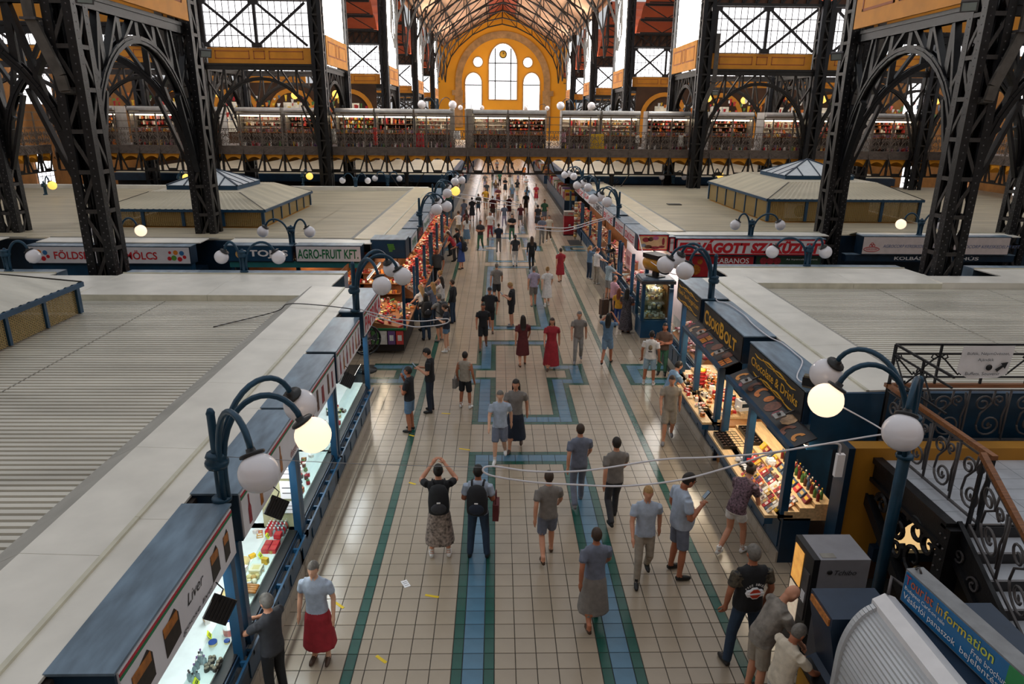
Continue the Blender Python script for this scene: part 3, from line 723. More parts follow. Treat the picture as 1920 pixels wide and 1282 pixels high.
for s in (-1, 1):
    for i in range(9):
        bridge_stall(-30.4 if s < 0 else 31.9, 2.7, (2, 0, 2, 1)[i % 4], 'gallery stall along the %s outer wall, %s from the camera' % (sname[s], ORD[i]), 40 + i + s * 20, 14.5 + i * 3.3, PI / 2 if s < 0 else -PI / 2, 'stalls on the side galleries')
    # back walls of the side halls beyond the bridge, with arched openings and strings of flags
    x0, x1 = sorted((NC + s * 35, NC + s * 12.8))
    bw = tag(MB().box(x0, x1, 72.4, 72.7, 0, 10).build('wall_back_' + sname[s], mat('back_wall', '#4a3220', .8, 0, .3, .5)), 'dim brown back wall behind the bridge on the %s' % sname[s], 'wall', kind='structure')
    for i in range(4):
        xc = x0 + 2.8 + i * 5.6
        m = ring(xc, 7.2, 1.9, 2.3, 0, PI, 72.2, 72.4, 14, leg=5.2); m.build('arch_surround', ochre, bw)
        MB().box(xc - .9, xc + .9, 72.3, 72.42, 5.4, 8.2).build('lit_opening', mat('lit_opening', '#d8cbb4', .5, 0, .5, 1.2, emit=.35), bw)
    fl = MB(); rr = random.Random(60 + s)
    for k in range(260):
        x = rr.uniform(x0, x1); z = rr.uniform(6.6, 8.6); w_ = rr.uniform(.12, .3); h_ = rr.uniform(.15, .5); y = rr.uniform(55, 70); fl.add([(x, y, z), (x + w_, y + .03, z), (x + w_ * .6, y, z - h_), (x + .02, y + .03, z - h_)], [(0, 1, 2, 3)], rr.choice((0, 1, 5, 10, 8, 13, 11, 6)))
    tag(fl.build('flags', PAL), 'strings of small coloured flags and goods beyond the bridge on the %s' % sname[s], 'flags', kind='stuff')
    for i in range(5):
        x = x0 + 3 + i * 4.6; tt = thing('hanging_lamp', 'warm globe lamp hanging beyond the bridge on the %s, %s from the left' % (sname[s], ORD[i]), 'lamp', (x, 58 + i % 2 * 5, 8.6), 0, 'hanging lamps beyond the bridge')
        MB().sphere((0, 0, 0), .3, 12, 8).build('globe', globe_y, tt); MB().tube([(0, 0, .3), (0, 0, 1.4)], .02, 5).build('rod', iron_b, tt)
# hanging cloths and bags on the railing
for i, (x, z, w_, h_, c, lab) in enumerate(((-5.0, 5.12, .55, .85, 0, 'red cloth crate behind the bridge railing'), (-10.6, 5.3, .35, .9, 1, 'white lace cloth hung left on the bridge railing'), (-7.9, 5.2, .28, 1.1, 13, 'red patterned scarf hung on the bridge railing'), (-2.6, 5.6, .5, .55, 5, 'white lace cloth hung by the grey pipe'), (4.35, 5.5, .3, .6, 9, 'pink bag hung on the bridge railing'), (6.55, 5.1, 1.0, .95, 11, 'blue and yellow patterned cloth behind the bridge railing'), (9.2, 5.5, .3, .45, 5, 'white bag hung right on the bridge railing'), (12.05, 5.3, .4, .7, 5, 'white lampshade shaped bag near the third right column'))):
    m = MB(); n = 5
    for k in range(n):
        a, b = w_ * k / n - w_ / 2, w_ * (k + 1) / n - w_ / 2; y = .05 * (k % 2)
        m.add([(a, y, 0), (b, .05 - y, 0), (b * .8, .05 - y, h_), (a * .8, y, h_), (a, y + .05, 0), (b, .1 - y, 0), (b * .8, .1 - y, h_), (a * .8, y + .05, h_)], [(0, 1, 2, 3), (5, 4, 7, 6), (0, 4, 5, 1), (3, 2, 6, 7)])
    tag(m.build('hung_cloth', PAL[c], loc=(x, BY + .3, z)), lab, 'cloth', 'cloths and bags at the bridge railing')
for i, (x, r) in enumerate(((-2.95, .16), (-1.85, .26))):
    tag(MB().lathe([(r, 0), (r, 2.4), (r * 1.1, 2.42), (r * 1.1, 2.5)], 14).build('grey_pipe', mat('pipe_grey', '#b9b1a6', .5, 0, .1), loc=(x, 48.0, DZ - .05)), ('thin', 'thick')[i] + ' pale grey round pillar between the bridge stalls', 'pillar')
# lamp standards on the bridge top
# ================================================================ STALL BLOCK ROOFS
ZT = 2.85
def run_panels(t, prof, a, b, step, place, m, name, th=.03, gap=.006):
    """sheet-metal strips: prof = [(u,z)...], extruded along s from a to b in pieces"""
    s = a
    while s < b - 1e-3:
        e = min(b, s + step); mb = MB()
        poly = list(prof) + [(u, z - th) for u, z in reversed(prof)]
        mb.prism(poly, lambda u, z, d: place(u, d, z), s + gap / 2, e - gap / 2)
        mb.build(name, m, t, world=True); s = e
def corr_sheet(t, x0, x1, y0, y1, z, m, step=3.0, pitch=.13, along='x'):
    """ribs run along x; each sheet is step wide in x"""
    xs = x0
    while xs < x1 - 1e-3:
        xe = min(x1, xs + step); mb = MB(); y = y0; vs = []; prof = []
        while y < y1:
            prof += [(y, z - .02), (y + pitch * .26, z - .02), (y + pitch * .34, z + .035), (y + pitch * .92, z + .035)]; y += pitch
        prof.append((min(y, y1 + pitch), z))
        for (p, q) in prof: vs += [(xs, p, q), (xe + .02, p, q)]
        fs = [(2 * i, 2 * i + 1, 2 * i + 3, 2 * i + 2) for i in range(len(prof) - 1)]
        mb.add(vs, fs); mb.build('corrugated_sheet', m, t, world=True); xs = xe
def block_body(t, x0, x1, y0, y1, z1=2.66, m=None):
    MB().box(x0, x1, y0, y1, 0, z1).build('inner_wall', m or blue_d, t, world=True)
def front_roof(t, s, xf, xb, xsm, xp, xc, y0, y1, step=2.3, warm=False):
    pl = lambda u, d, z: (u, d, z); cm = mat('roof_cream_warm', '#d2c3a6', .42, .05, .08, 1.6) if warm else cream
    run_panels(t, [(xb, ZT), (xsm, ZT + .005)], y0, y1, step * 1.3, pl, cm, 'flashing_strip')
    run_panels(t, [(xsm, ZT + .035), (xsm + s * .05, ZT + .035)], y0, y1, step * 1.3, pl, cream_y, 'cover_bead', .05)
    run_panels(t, [(xsm + s * .04, ZT + .03), (xp, ZT + .06)], y0, y1, step, pl, cm, 'flashing_panel')
    run_panels(t, [(xp, ZT + .06), (xc, ZT - .15)], y0, y1, step, pl, roofgrey, 'slope_flashing')
def back_roof(t, x0, x1, yc, yb, step=3.2, box=True, warm=False):
    pl = lambda u, d, z: (d, u, z); cm = mat('roof_cream_warm', '#d2c3a6', .42, .05, .08, 1.6) if warm else cream
    L = yb - yc
    run_panels(t, [(yc, ZT - .17), (yc + .02, ZT + .0)], x0, x1, step, pl, cream_y, 'lip_flashing')
    run_panels(t, [(yc + .02, ZT), (yc + L * .42, ZT + .04)], x0, x1, step, pl, cm, 'flashing_panel')
    run_panels(t, [(yc + L * .42, ZT + .03), (yb - .5, ZT)], x0, x1, step, pl, cm, 'flashing_strip')
    if box:
        MB().box(x0, x1, yb - .48, yb, ZT - .55, ZT).build('back_fascia', blue_top, t, world=True)
        MB().box(x0, x1, yb - .5, yb - .47, ZT - .02, ZT + .03).build('cover_bead', cream_y, t, world=True)
# ---- near left
t = thing('stall_roof', 'cream and corrugated metal roof of the near left stall block', 'roof', (-10, 12, ZT))
front_roof(t, -1, -2.98, -3.5, -3.83, -4.65, -5.08, 3.6, 17.2)
corr_sheet(t, -26, -5.02, 3.4, 16.4, ZT - .18, corr)
back_roof(t, -10.2, -4.2, 16.42, 19.3); back_roof(t, -26, -12.0, 16.42, 19.3)
MB().prism([(-12.1, 16.42), (-10.1, 16.42), (-10.1, 18.4), (-12.1, 18.4)], lambda a, b, d: (a, b, d), ZT - .2, ZT + .03).build('notch_flashing', cream, t, world=True)
block_body(t, -26, -4.7, 3.4, 18.8)
# ---- near right
t = thing('stall_roof', 'cream and corrugated metal roof of the near right stall block', 'roof', (12, 15, ZT))
front_roof(t, 1, 5.0, 5.64, 5.95, 6.86, 7.28, 10.25, 18.6)
corr_sheet(t, 7.22, 28, 10.3, 17.98, ZT - .18, corr)
back_roof(t, 6.4, 12.1, 18.0, 20.5); back_roof(t, 14.2, 28, 18.0, 20.5)
MB().prism([(12.0, 18.0), (14.3, 18.0), (14.3, 18.85), (12.0, 18.85)], lambda a, b, d: (a, b, d), ZT - .2, ZT + .03).build('notch_flashing', cream, t, world=True)
MB().box(14.3, 28, 12.6, 17.9, ZT - .2, ZT + .02).build('raised_deck', cream, t, world=True)
block_body(t, 6.3, 28, 11.6, 19.9)
MB().box(5.1, 28, 10.2, 10.3, 1.85, ZT).build('end_fascia', blue, t, world=True)
# ---- second left
t = thing('stall_roof', 'warm cream roof of the second left stall block before the bridge', 'roof', (-10, 33, ZT))
front_roof(t, -1, -3.1, -3.7, -4.1, -5.0, -5.4, 24.4, 43.4, 2.6, True)
corr_sheet(t, -30, -5.35, 25.4, 43, ZT - .18, corr_w, 3.2, .16)
for xa, xb in ((-9.2, -4.3), (-15.6, -10.1), (-30, -17.0)):
    pl = lambda u, d, z: (d, u, z)
    run_panels(t, [(23.7, ZT), (24.5, ZT + .02)], xa, xb, 3.2, pl, cream, 'flashing_strip'); run_panels(t, [(24.5, ZT + .05), (25.4, ZT - .12)], xa, xb, 3.2, pl, roofgrey, 'slope_flashing')
MB().box(-30, -4.2, 43, 43.6, ZT - .6, ZT + .05).build('rear_kerb', cream, t, world=True)
block_body(t, -30, -4.6, 25.2, 43.3)
# ---- second right
t = thing('stall_roof', 'warm cream roof of the second right stall block before the bridge', 'roof', (12, 36, ZT))
front_roof(t, 1, 5.3, 5.95, 6.35, 7.2, 7.7, 26.6, 48, 2.6, True)
corr_sheet(t, 7.65, 32, 27.2, 47.8, ZT - .18, corr_w, 3.2, .16)
for xa, xb in ((6.0, 12.6), (14.0, 20.0), (21.2, 32)):
    pl = lambda u, d, z: (d, u, z)
    run_panels(t, [(26.0, ZT), (26.7, ZT + .02)], xa, xb, 3.2, pl, cream, 'flashing_strip'); run_panels(t, [(26.7, ZT + .05), (27.3, ZT - .12)], xa, xb, 3.2, pl, cream_y, 'slope_flashing')
block_body(t, 6.6, 32, 27.2, 48)
MB().box(9.0, 9.7, 36.6, 37.1, ZT - .14, ZT - .1).build('roof_hatch', black, t, world=True)
# ---- blocks beyond the bridge
for s in (-1, 1):
    for k, (ya, yb) in enumerate(((54.5, 74), (79, 100), (105, 140))):
        xf = NC + s * 4.3; xo = NC + s * 30; x0, x1 = sorted((xf, xo))
        t = thing('stall_block', 'long low stall block on the %s beyond the bridge, %s one' % (sname[s], ordn[k]), 'stall block', (xf, ya, 0), 0, 'stall blocks beyond the bridge')
        MB().box(x0, x1, ya + .4, yb, 2.5, 2.8).build('roof', corr_w, t, world=True)
        xa, xb = sorted((xf + s * 1.2, xo)); MB().box(xa, xb, ya + .5, yb - .1, 0, 2.5).build('inner_wall', dkint, t, world=True)
        xa, xb = sorted((xf - s * .05, xf + s * .35)); MB().box(xa, xb, ya, yb, 2.2, 2.82).build('sign_band', offw if k else blue, t, world=True)
        MB().box(x0, x1, ya, ya + .4, 2.2, 2.75).build('end_band', blue_d, t, world=True)
        xa, xb = sorted((xf, xf + s * 1.0)); MB().box(xa, xb, ya, yb, 0, .9).build('counter', blue_d, t, world=True)
        g = goods_mesh(yb - ya - .2, .9, .7, 1, 900 + k + s, .95, lo=.2); g.xform(Matrix.Translation((xf + s * .45, ya + .1, .9)) @ Matrix.Rotation(PI / 2, 4, 'Z'))
        tag(g.build('market_goods', PAL), 'colourful goods on the %s stall block beyond the bridge, %s one' % (sname[s], ordn[k]), 'goods', 'goods beyond the bridge', 'stuff')
# lamps inside far blocks come from the strip lamps of the stalls
# ================================================================ ROOF LANTERNS
def wire(name='wire_mesh', c=(.42, .3, .12), op=.55):
    if name in MATS: return MATS[name]
    m = D.materials.new(name); m.use_nodes = True; MATS[name] = m; nt = m.node_tree; b = nt.nodes['Principled BSDF']
    b.inputs['Base Color'].default_value = (*c, 1); b.inputs['Roughness'].default_value = .5; b.inputs['Metallic'].default_value = .3
    tc = nt.nodes.new('ShaderNodeTexCoord'); w1 = nt.nodes.new('ShaderNodeTexWave'); w2 = nt.nodes.new('ShaderNodeTexWave'); mp = nt.nodes.new('ShaderNodeMapping'); mp2 = nt.nodes.new('ShaderNodeMapping')
    mp.inputs['Rotation'].default_value = (0, PI / 4, 0); mp2.inputs['Rotation'].default_value = (PI / 4, 0, 0)
    for mpp, ww in ((mp, w1), (mp2, w2)):
        nt.links.new(tc.outputs['Object'], mpp.inputs[0]); nt.links.new(mpp.outputs[0], ww.inputs[0]); ww.inputs['Scale'].default_value = 8; ww.bands_direction = 'DIAGONAL'
    mx = nt.nodes.new('ShaderNodeMath'); mx.operation = 'MAXIMUM'; nt.links.new(w1.outputs['Fac'], mx.inputs[0]); nt.links.new(w2.outputs['Fac'], mx.inputs[1])
    gt = nt.nodes.new('ShaderNodeMath'); gt.operation = 'GREATER_THAN'; gt.inputs[1].default_value = .8; nt.links.new(mx.outputs[0], gt.inputs[0])
    ad = nt.nodes.new('ShaderNodeMath'); ad.operation = 'MULTIPLY_ADD'; ad.inputs[1].default_value = .45; ad.inputs[2].default_value = .25; nt.links.new(gt.outputs[0], ad.inputs[0])
    nt.links.new(ad.outputs[0], b.inputs['Alpha']); return m
wire_m = wire(); sky_pane = mat('skylight_pane', '#d7dee2', .25, 0, .05, spec=.7)
pitm = mat('lantern_pit_glow', '#cf9440', .7, 0, .15, 1)  # orange puts the glow inside the lantern into the colour
def lantern(label, x0, x1, y0, y1, zb, ze, zu, zp, npx, npy, warm):
    t = thing('roof_lantern', label, 'roof lantern', ((x0 + x1) / 2, (y0 + y1) / 2, zb), 0)
    W = dict(world=True); cm = corr_w if warm else corr
    MB().box(x0, x1, y0, y1, zb - .12, zb - .05).build('pit_floor', pitm, t, **W)
    MB().box(x0 + 1.4, x1 - 1.4, y0 + 1.6, y1 - 1.6, zb - .05, ze - .05).build('inner_wall', pitm, t, **W)
    ins = 1.3; ix0, ix1, iy0, iy1 = x0 + ins, x1 - ins, y0 + ins, y1 - ins
    # hipped apron in corrugated strips
    def apron(p0, p1, q0, q1):
        m = MB(); n = max(6, int((Vector(p1) - Vector(p0)).length / .12)); vs = []
        for i in range(n + 1):
            f = i / n; dz = .0 if i % 2 else .03
            a = Vector(p0).lerp(Vector(p1), f); b = Vector(q0).lerp(Vector(q1), f); vs += [a + Vector((0, 0, dz)), b + Vector((0, 0, dz))]
        m.add(vs, [(2 * i, 2 * i + 2, 2 * i + 3, 2 * i + 1) for i in range(n)]); m.build('roof_apron', cm, t, **W)
    e = .1; O = [(x0 - e, y0 - e, ze), (x1 + e, y0 - e, ze), (x1 + e, y1 + e, ze), (x0 - e, y1 + e, ze)]; I = [(ix0, iy0, zu), (ix1, iy0, zu), (ix1, iy1, zu), (ix0, iy1, zu)]
    for k in range(4): apron(O[k], O[(k + 1) % 4], I[k], I[(k + 1) % 4])
    hp = MB()
    for k in range(4): hp.bar(O[k], I[k], .05, .05)
    hp.build('hip_caps', iron_b, t, **W)
    cx, cy = (ix0 + ix1) / 2, (iy0 + iy1) / 2; r = min(ix1 - ix0, iy1 - iy0) * .40
    MB().box(ix0, ix1, iy0, iy1, zu - .02, zu + .02).build('flat_roof', cm, t, **W)
    MB().box(cx - r, cx + r, cy - r, cy + r, zu + .02, zu + .2).build('skylight_curb', blue, t, **W)
    B = [(cx - r, cy - r, zu + .2), (cx + r, cy - r, zu + .2), (cx + r, cy + r, zu + .2), (cx - r, cy + r, zu + .2)]; A = Vector((cx, cy, zp))
    for k in range(4):
        b0, b1 = Vector(B[k]), Vector(B[(k + 1) % 4])
        MB().add([b0, b1, A, b0 - Vector((0, 0, .02)), b1 - Vector((0, 0, .02)), A - Vector((0, 0, .02))], [(0, 1, 2), (5, 4, 3), (0, 3, 4, 1)]).build('skylight_pane', sky_pane, t, **W)
        bars = MB(); bars.bar(b0, A, .07, .07)
        for f in (.25, .5, .75): q = b0.lerp(b1, f); g = 1 - abs(f - .5) * 2; e2 = (b0 if f < .5 else b1).lerp(A, min(f, 1 - f) * 2) if f != .5 else A; bars.bar(q, e2, .05, .05)
        bars.build('skylight_bars', blue_d, t, **W)
    # frame, posts, mesh
    eb = MB()
    for k in range(4): eb.bar((O[k][0], O[k][1], ze - .04), (O[(k + 1) % 4][0], O[(k + 1) % 4][1], ze - .04), .1, .1)
    eb.build('eave_beam', blue, t, **W)
    for k in range(npx + 1):
        x = x0 + (x1 - x0) * k / npx
        for y in (y0, y1): MB().box(x - .06, x + .06, y - .06, y + .06, zb, ze).build('post', blue, t, **W)
        if k < npx:
            for y in (y0, y1): MB().box(x + .06, x + (x1 - x0) / npx - .06, y - .005, y + .005, zb, ze - .08).build('mesh_panel', wire_m, t, **W)
    for k in range(npy):
        y = y0 + (y1 - y0) * k / npy
        for x in (x0, x1):
            if k: MB().box(x - .04, x + .04, y - .04, y + .04, zb, ze).build('post', blue, t, **W)
            MB().box(x - .005, x + .005, y + .06, y + (y1 - y0) / npy - .06, zb, ze - .08).build('mesh_panel', wire_m, t, **W)
    return t
lantern('wide hipped roof lantern with glass pyramid on the second left block', -15.6, -9.3, 28.0, 35.2, 2.76, 3.42, 3.95, 4.75, 4, 6, True)
lantern('wide hipped roof lantern with glass pyramid on the second right block', 11.9, 18.6, 30.5, 39.3, 2.76, 3.72, 4.32, 5.2, 4, 6, True)
lantern('hipped roof lantern with mesh sides at the left edge on the near block', -15.6, -9.35, 8.2, 15.2, 2.74, 3.42, 3.95, 4.75, 4, 6, False)
lantern('roof lantern with blue posts at the right edge of the near block', 14.75, 20.5, 13.2, 16.6, 2.9, 3.9, 4.3, 5.0, 4, 4, False)
# air conditioner under the right lantern
t = thing('air_conditioner', 'white air conditioner unit under the second right roof lantern', 'air conditioner', (13.3, 30.9, 2.76))
MB().box(-.45, .45, -.15, .15, .1, .75).build('casing', white, t); MB().lathe([(.26, -.17), (.26, -.15)], 14, (0.12, 0, .42), ax='y').build('fan_grille', black, t); MB().box(-.4, -.3, -.1, .1, 0, .1).box(.3, .4, -.1, .1, 0, .1).build('feet', iron_g, t)
# ================================================================ SIGN BOXES
def sign_box(label, x0, x1, y0, y1, z0, z1, face, fm, border=None, group='sign boxes over the stalls'):
    t = thing('sign_box', label, 'sign', ((x0 + x1) / 2, (y0 + y1) / 2, z0), 0, group); W = dict(world=True)
    MB().box(x0, x1, y0, y1, z0, z1 - .015).build('casing', blue_d, t, **W)
    MB().box(x0 - .015, x1 + .015, y0 - .015, y1 + .015, z1 - .015, z1 + .01).build('top_plate', blue_top, t, **W)
    b = .03; m = MB()
    if face == 'y-': m.box(x0 + b, x1 - b, y0 - .02, y0, z0 + b, z1 - b)
    elif face == 'x+': m.box(x1, x1 + .02, y0 + b, y1 - b, z0 + b, z1 - b)
    else: m.box(x0 - .02, x0, y0 + b, y1 - b, z0 + b, z1 - b)
    m.build('face_panel', fm, t, **W)
    if border:
        m = MB()
        if face == 'y-':
            for za, zb in ((z0 + .02, z0 + .06), (z1 - .06, z1 - .02)): m.box(x0 + .02, x1 - .02, y0 - .025, y0 - .018, za, zb)
            for xa, xb in ((x0 + .02, x0 + .06), (x1 - .06, x1 - .02)): m.box(xa, xb, y0 - .025, y0 - .018, z0 + .02, z1 - .02)
        m.build('border', border, t, **W)
    return t
def ftext(t, face, s, a, b, z0, z1, m, bold=0, shear=0, off=None):
    """text on face from horizontal coordinate a to b"""
    if face[0] == 'y': text(s, b - a, z1 - z0, m, t, (a, off - .022, z0), (1, 0, 0), (0, 0, 1), bold, .004, shear)
    elif face == 'x+': text(s, abs(b - a), z1 - z0, m, t, (off + .022, a, z0), (0, 1, 0), (0, 0, 1), bold, .004, shear)
    else: text(s, abs(b - a), z1 - z0, m, t, (off - .022, b, z0), (0, -1, 0), (0, 0, 1), bold, .004, shear)
def flatpoly(t, pts, fn, m, name='picture'):
    MB().prism(pts, fn, 0, .004).build(name, m, t, world=True)
brown_p = mat('print_brown', '#5a3522', .5, 0, .4, 14); dark_p = mat('print_dark', '#241b17', .5, 0, .4, 20); amber_p = mat('print_amber', '#a8641d', .4, 0, .3, 12); cherry = mat('print_cherry', '#8e2230', .5, 0, .3, 14)
stripe_r = mat('stripe_red', '#b3263a', .5); stripe_g = mat('stripe_green', '#1f7a4c', .5)
lf = lambda y0: (lambda a, b, d: (-2.958 + d, a, b))
ZB = 2.22
# left front row
LB = [(4.41, 6.88, 'white sign box with goose liver tins at the bottom left corner'), (7.12, 9.5, 'white sign box with three bottle pictures behind the near left lamp'), (9.6, 12.03, 'white sign box with red product pictures, third from the near end on the left'), (12.2, 14.48, 'white sign box with slim bottle pictures, fourth from the near end on the left'), (14.95, 17.2, 'white sign box with jumbled red letters at the far end of the near left block')]
for i, (ya, yb, lab) in enumerate(LB):
    z0 = ZB if i < 4 else 2.25
    t = sign_box(lab, -3.5, -2.98, ya, yb, z0, ZT, 'x+', offw)
    for z, m_ in ((ZT - .06, stripe_r), (ZT - .095, stripe_g)): MB().box(-2.962, -2.955, ya + .03, yb - .03, z - .014, z + .014).build('stripe', m_, t, world=True)
    F = lf(0)
    if i == 0:
        for c, ww in ((4.75, .34), (5.28, .3), (6.3, .2), (6.62, .14)):
            flatpoly(t, [(c - ww / 2, 2.33), (c + ww / 2, 2.36), (c + ww / 2, 2.6), (c + ww * .3, 2.68), (c - ww / 2, 2.6)], F, dark_p); MB().box(-2.955, -2.95, c - ww / 2, c + ww * .4, 2.54, 2.64).build('picture', amber_p, t, world=True)
        ftext(t, 'x+', 'Liver', 5.62, 6.0, 2.5, 2.62, iron, 0, .3, -2.98); ftext(t, 'x+', 'goose liver', 5.45, 6.2, 2.28, 2.35, iron_g, 0, .2, -2.98)
    elif i in (1, 3):
        for k in range(4 if i == 1 else 7):
            c = ya + .25 + k * (.42 if i == 1 else .3); flatpoly(t, [(c - .045, 2.32), (c + .045, 2.32), (c + .045, 2.52), (c + .018, 2.58), (c + .016, 2.7), (c - .016, 2.7), (c - .018, 2.58), (c - .045, 2.52)], F, amber_p if k % 2 else cherry)
        ftext(t, 'x+', 'dessert', yb - .45, yb - .1, 2.3, 2.42, cherry, 0, .2, -2.98)
    elif i == 2:
        for k, (c, ww, hh) in enumerate(((10.0, .2, .2), (10.35, .1, .12), (10.7, .12, .36), (11.05, .16, .3), (11.45, .12, .36), (11.75, .1, .3))): flatpoly(t, [(c - ww / 2, 2.33), (c + ww / 2, 2.33), (c + ww * .4, 2.33 + hh), (c - ww * .4, 2.33 + hh)], F, cherry if k % 2 else brown_p)
    else: ftext(t, 'x+', 'PAPRIKA', 15.05, 17.1, 2.33, 2.7, red, .02, 0, -2.98)
# right near row (gold on black)
RB = [(16.25, 18.55, 'black sign box lettered Kave Tea Hungaricum in gold', 'Kávé-Tea-Hungaricum'), (13.22, 15.98, 'black sign box lettered Csokibolt in gold', 'CsokiBolt'), (10.28, 12.86, 'black sign box lettered Chocolate and Drinks in gold', 'Chocolate & Drinks')]
for i, (ya, yb, lab, s_) in enumerate(RB):
    t = sign_box(lab, 5.0, 5.62, ya, yb, 2.27, ZT, 'x-', black)
    if i == 1:
        text('C', .3, .34, gold, t, (4.978, yb - .12, 2.38), (0, -1, 0), (0, 0, 1), .03); text('SOKI', .78, .26, gold, t, (4.978, yb - .46, 2.4), (0, -1, 0), (0, 0, 1), .03)
        text('B', .28, .36, gold, t, (4.978, yb - 1.3, 2.37), (0, -1, 0), (0, 0, 1), .03); text('OLT', .78, .27, gold, t, (4.978, yb - 1.62, 2.38), (0, -1, 0), (0, 0, 1), .03)
    else:
        text(s_, (yb - ya) * .84, .17, gold, t, (4.978, yb - .2, 2.47), (0, -1, 0), (0, 0, 1), .012)
        c = (ya + yb) / 2
        for z in (2.735, 2.365):
            orn = MB()
            for sg in (-1, 1):
                orn.tube([(4.975, c + sg * u, z + .035 * math.sin(u * 6.5)) for u in (0, .1, .25, .4, .6, .8, .95)], [.006, .012, .016, .012, .008, .014, .004], 4, 0, False)
                orn.tube([(4.975, c + sg * u, z - .03 * math.sin(u * 6.5)) for u in (0, .1, .25, .4, .55)], .007, 4, 0, False)
            orn.sphere((4.975, c, z), .035, 6, 4, 0, (.2, 1, 1)); orn.build('ornament', gold, t, world=True)
# second left block, facing the cross aisle
t = sign_box('white sign lettered FÖLDSÉG GYÜMÖLCS with fruit at both ends', -15.65, -10.25, 23.2, 23.72, 2.2, 2.8, 'y-', offw)
ftext(t, 'y-', 'FÖLDSÉG - GYÜMÖLCS', -14.75, -11.35, 2.36, 2.68, red, .02, 0, 23.2)
fruit_ms = [red, mat('print_yellow', '#e0b226', .5), mat('print_green', '#5a9a3a', .5), mat('print_orange', '#e0862a', .5), mat('print_blue', '#2f6ea5', .5)]
for cx in (-15.25, -10.75):
    for k, (dx, dz, r, mi) in enumerate(((-.2, .1, .07, 0), (-.05, .12, .09, 2), (.14, .08, .08, 0), (.02, .3, .08, 3), (-.17, .3, .05, 0), (.22, .28, .08, 4), (.3, .15, .06, 0))):
        MB().lathe([(r, -.004), (r, 0)], 10, (cx + dx, 23.178, 2.3 + dz), ax='y', smooth=False).build('fruit_picture', fruit_ms[mi], t, world=True)
t = sign_box('blue sign box with white letters TOJÁS beside the left columns', -9.1, -6.85, 23.2, 23.72, 2.3, 2.85, 'y-', blue)
ftext(t, 'y-', 'TOJÁS', -8.3, -7.0, 2.42, 2.76, white, .03, 0, 23.2); MB().lathe([(.13, -.004), (.13, 0)], 12, (-8.62, 23.178, 2.56), ax='y', smooth=False).build('egg_picture', mat('egg', '#d6a866', .5), t, world=True)
t = sign_box('white sign box with green letters AGRO-FRUIT KFT.', -6.75, -4.55, 23.2, 23.72, 2.3, 2.86, 'y-', offw); ftext(t, 'y-', 'AGRO-FRUIT KFT.', -6.68, -4.65, 2.42, 2.74, greenl, .02, 0, 23.2)
t = sign_box('dark blue corner box with green grape picture on the second left block', -4.35, -3.15, 23.9, 24.9, 2.3, 2.95, 'y-', blue)
for k in range(14):
    MB().lathe([(.035, -.004), (.035, 0)], 8, (-3.75 + (k % 4) * .055 - .08 * 0 - (k // 4) * -.02, 23.878, 2.78 - (k // 4) * .07), ax='y', smooth=False).build('grape', fruit_ms[2], t, world=True)
# second left block, aisle front signs
for i, (ya, yb, fm, s_, lm, lab) in enumerate(((25.0, 26.9, offw, 'PAPRIKA', greenl, 'pale sign with faint green letters at the second left corner'), (27.2, 29.0, dkint, 'HÚS', red, 'dark sign with red letters beside the lamp on the second left block'), (29.3, 31.8, offw, 'Paprika', greenl, 'pale green lettered sign, third on the second left front'), (32.1, 35.2, offw, 'Szalámi', red, 'pale sign fourth on the second left front'), (35.5, 39.2, blue, 'BÜFÉ', white, 'blue sign fifth on the second left front'), (39.5, 43.3, offw, 'HÚS', red, 'pale sign at the far end of the second left front'))):
    t = sign_box(lab, -3.68, -3.1, ya, yb, 2.3, ZT, 'x+', fm); ftext(t, 'x+', s_, ya + .2, yb - .2, 2.4, 2.72, lm, .01, 0, -3.1)
# second right block
t = sign_box('picture board of ham and sausages at the second right corner', 5.2, 6.35, 25.4, 25.95, 2.35, 2.95, 'y-', mat('print_tan', '#cfb083', .5, 0, .1), red)
for k, (x, z, a, b, mi) in enumerate(((5.5, 2.76, .13, .09, 0), (5.68, 2.78, .1, .08, 3), (5.86, 2.82, .12, .07, 1), (5.6, 2.5, .14, .07, 3), (5.85, 2.47, .2, .05, 0), (6.1, 2.5, .12, .05, 0), (6.15, 2.7, .05, .14, 0), (5.42, 2.55, .1, .07, 2))):
    MB().lathe([(1, -.004), (1, 0)], 12, ax='y', smooth=False, sx=1, sy=1).xform(Matrix.Translation((x, 25.378, z)) @ Matrix.Diagonal((a, 1, b, 1))).build('meat_picture', [cherry, mat('print_pink', '#b66a92', .5), mat('print_slate', '#7c8a98', .5), brown_p][mi], t, world=True)
t = sign_box('small white slanted sign between ham board and large red sign', 6.38, 6.62, 25.5, 26.0, 2.25, 2.85, 'y-', offw, red); ftext(t, 'y-', 'Szalámi', 6.42, 6.6, 2.6, 2.7, iron, 0, .2, 25.5)
t = sign_box('long white sign with big red letters FELVÁGOTT SZAKÜZLET', 6.65, 12.25, 25.5, 26.0, 2.18, 2.8, 'y-', offw, red); ftext(t, 'y-', 'FELVÁGOTT SZAKÜZLET', 6.75, 12.1, 2.25, 2.74, red, .06, .15, 25.5)
t = sign_box('red poster board lettered KABANOS under the large red sign', 6.65, 9.7, 25.62, 25.9, 1.3, 2.14, 'y-', mat('poster_red', '#a31a22', .5, 0, .15)); ftext(t, 'y-', 'KABANOS', 8.2, 9.5, 1.85, 2.05, white, .01, 0, 25.62)
for k, (x, z, r) in enumerate(((7.1, 1.7, .25), (7.5, 1.6, .2), (7.0, 1.95, .12), (7.65, 1.9, .1))): MB().lathe([(r, -.004), (r, 0)], 12, (x, 25.598, z), ax='y', smooth=False).build('food_picture', amber_p if k % 2 else brown_p, t, world=True)
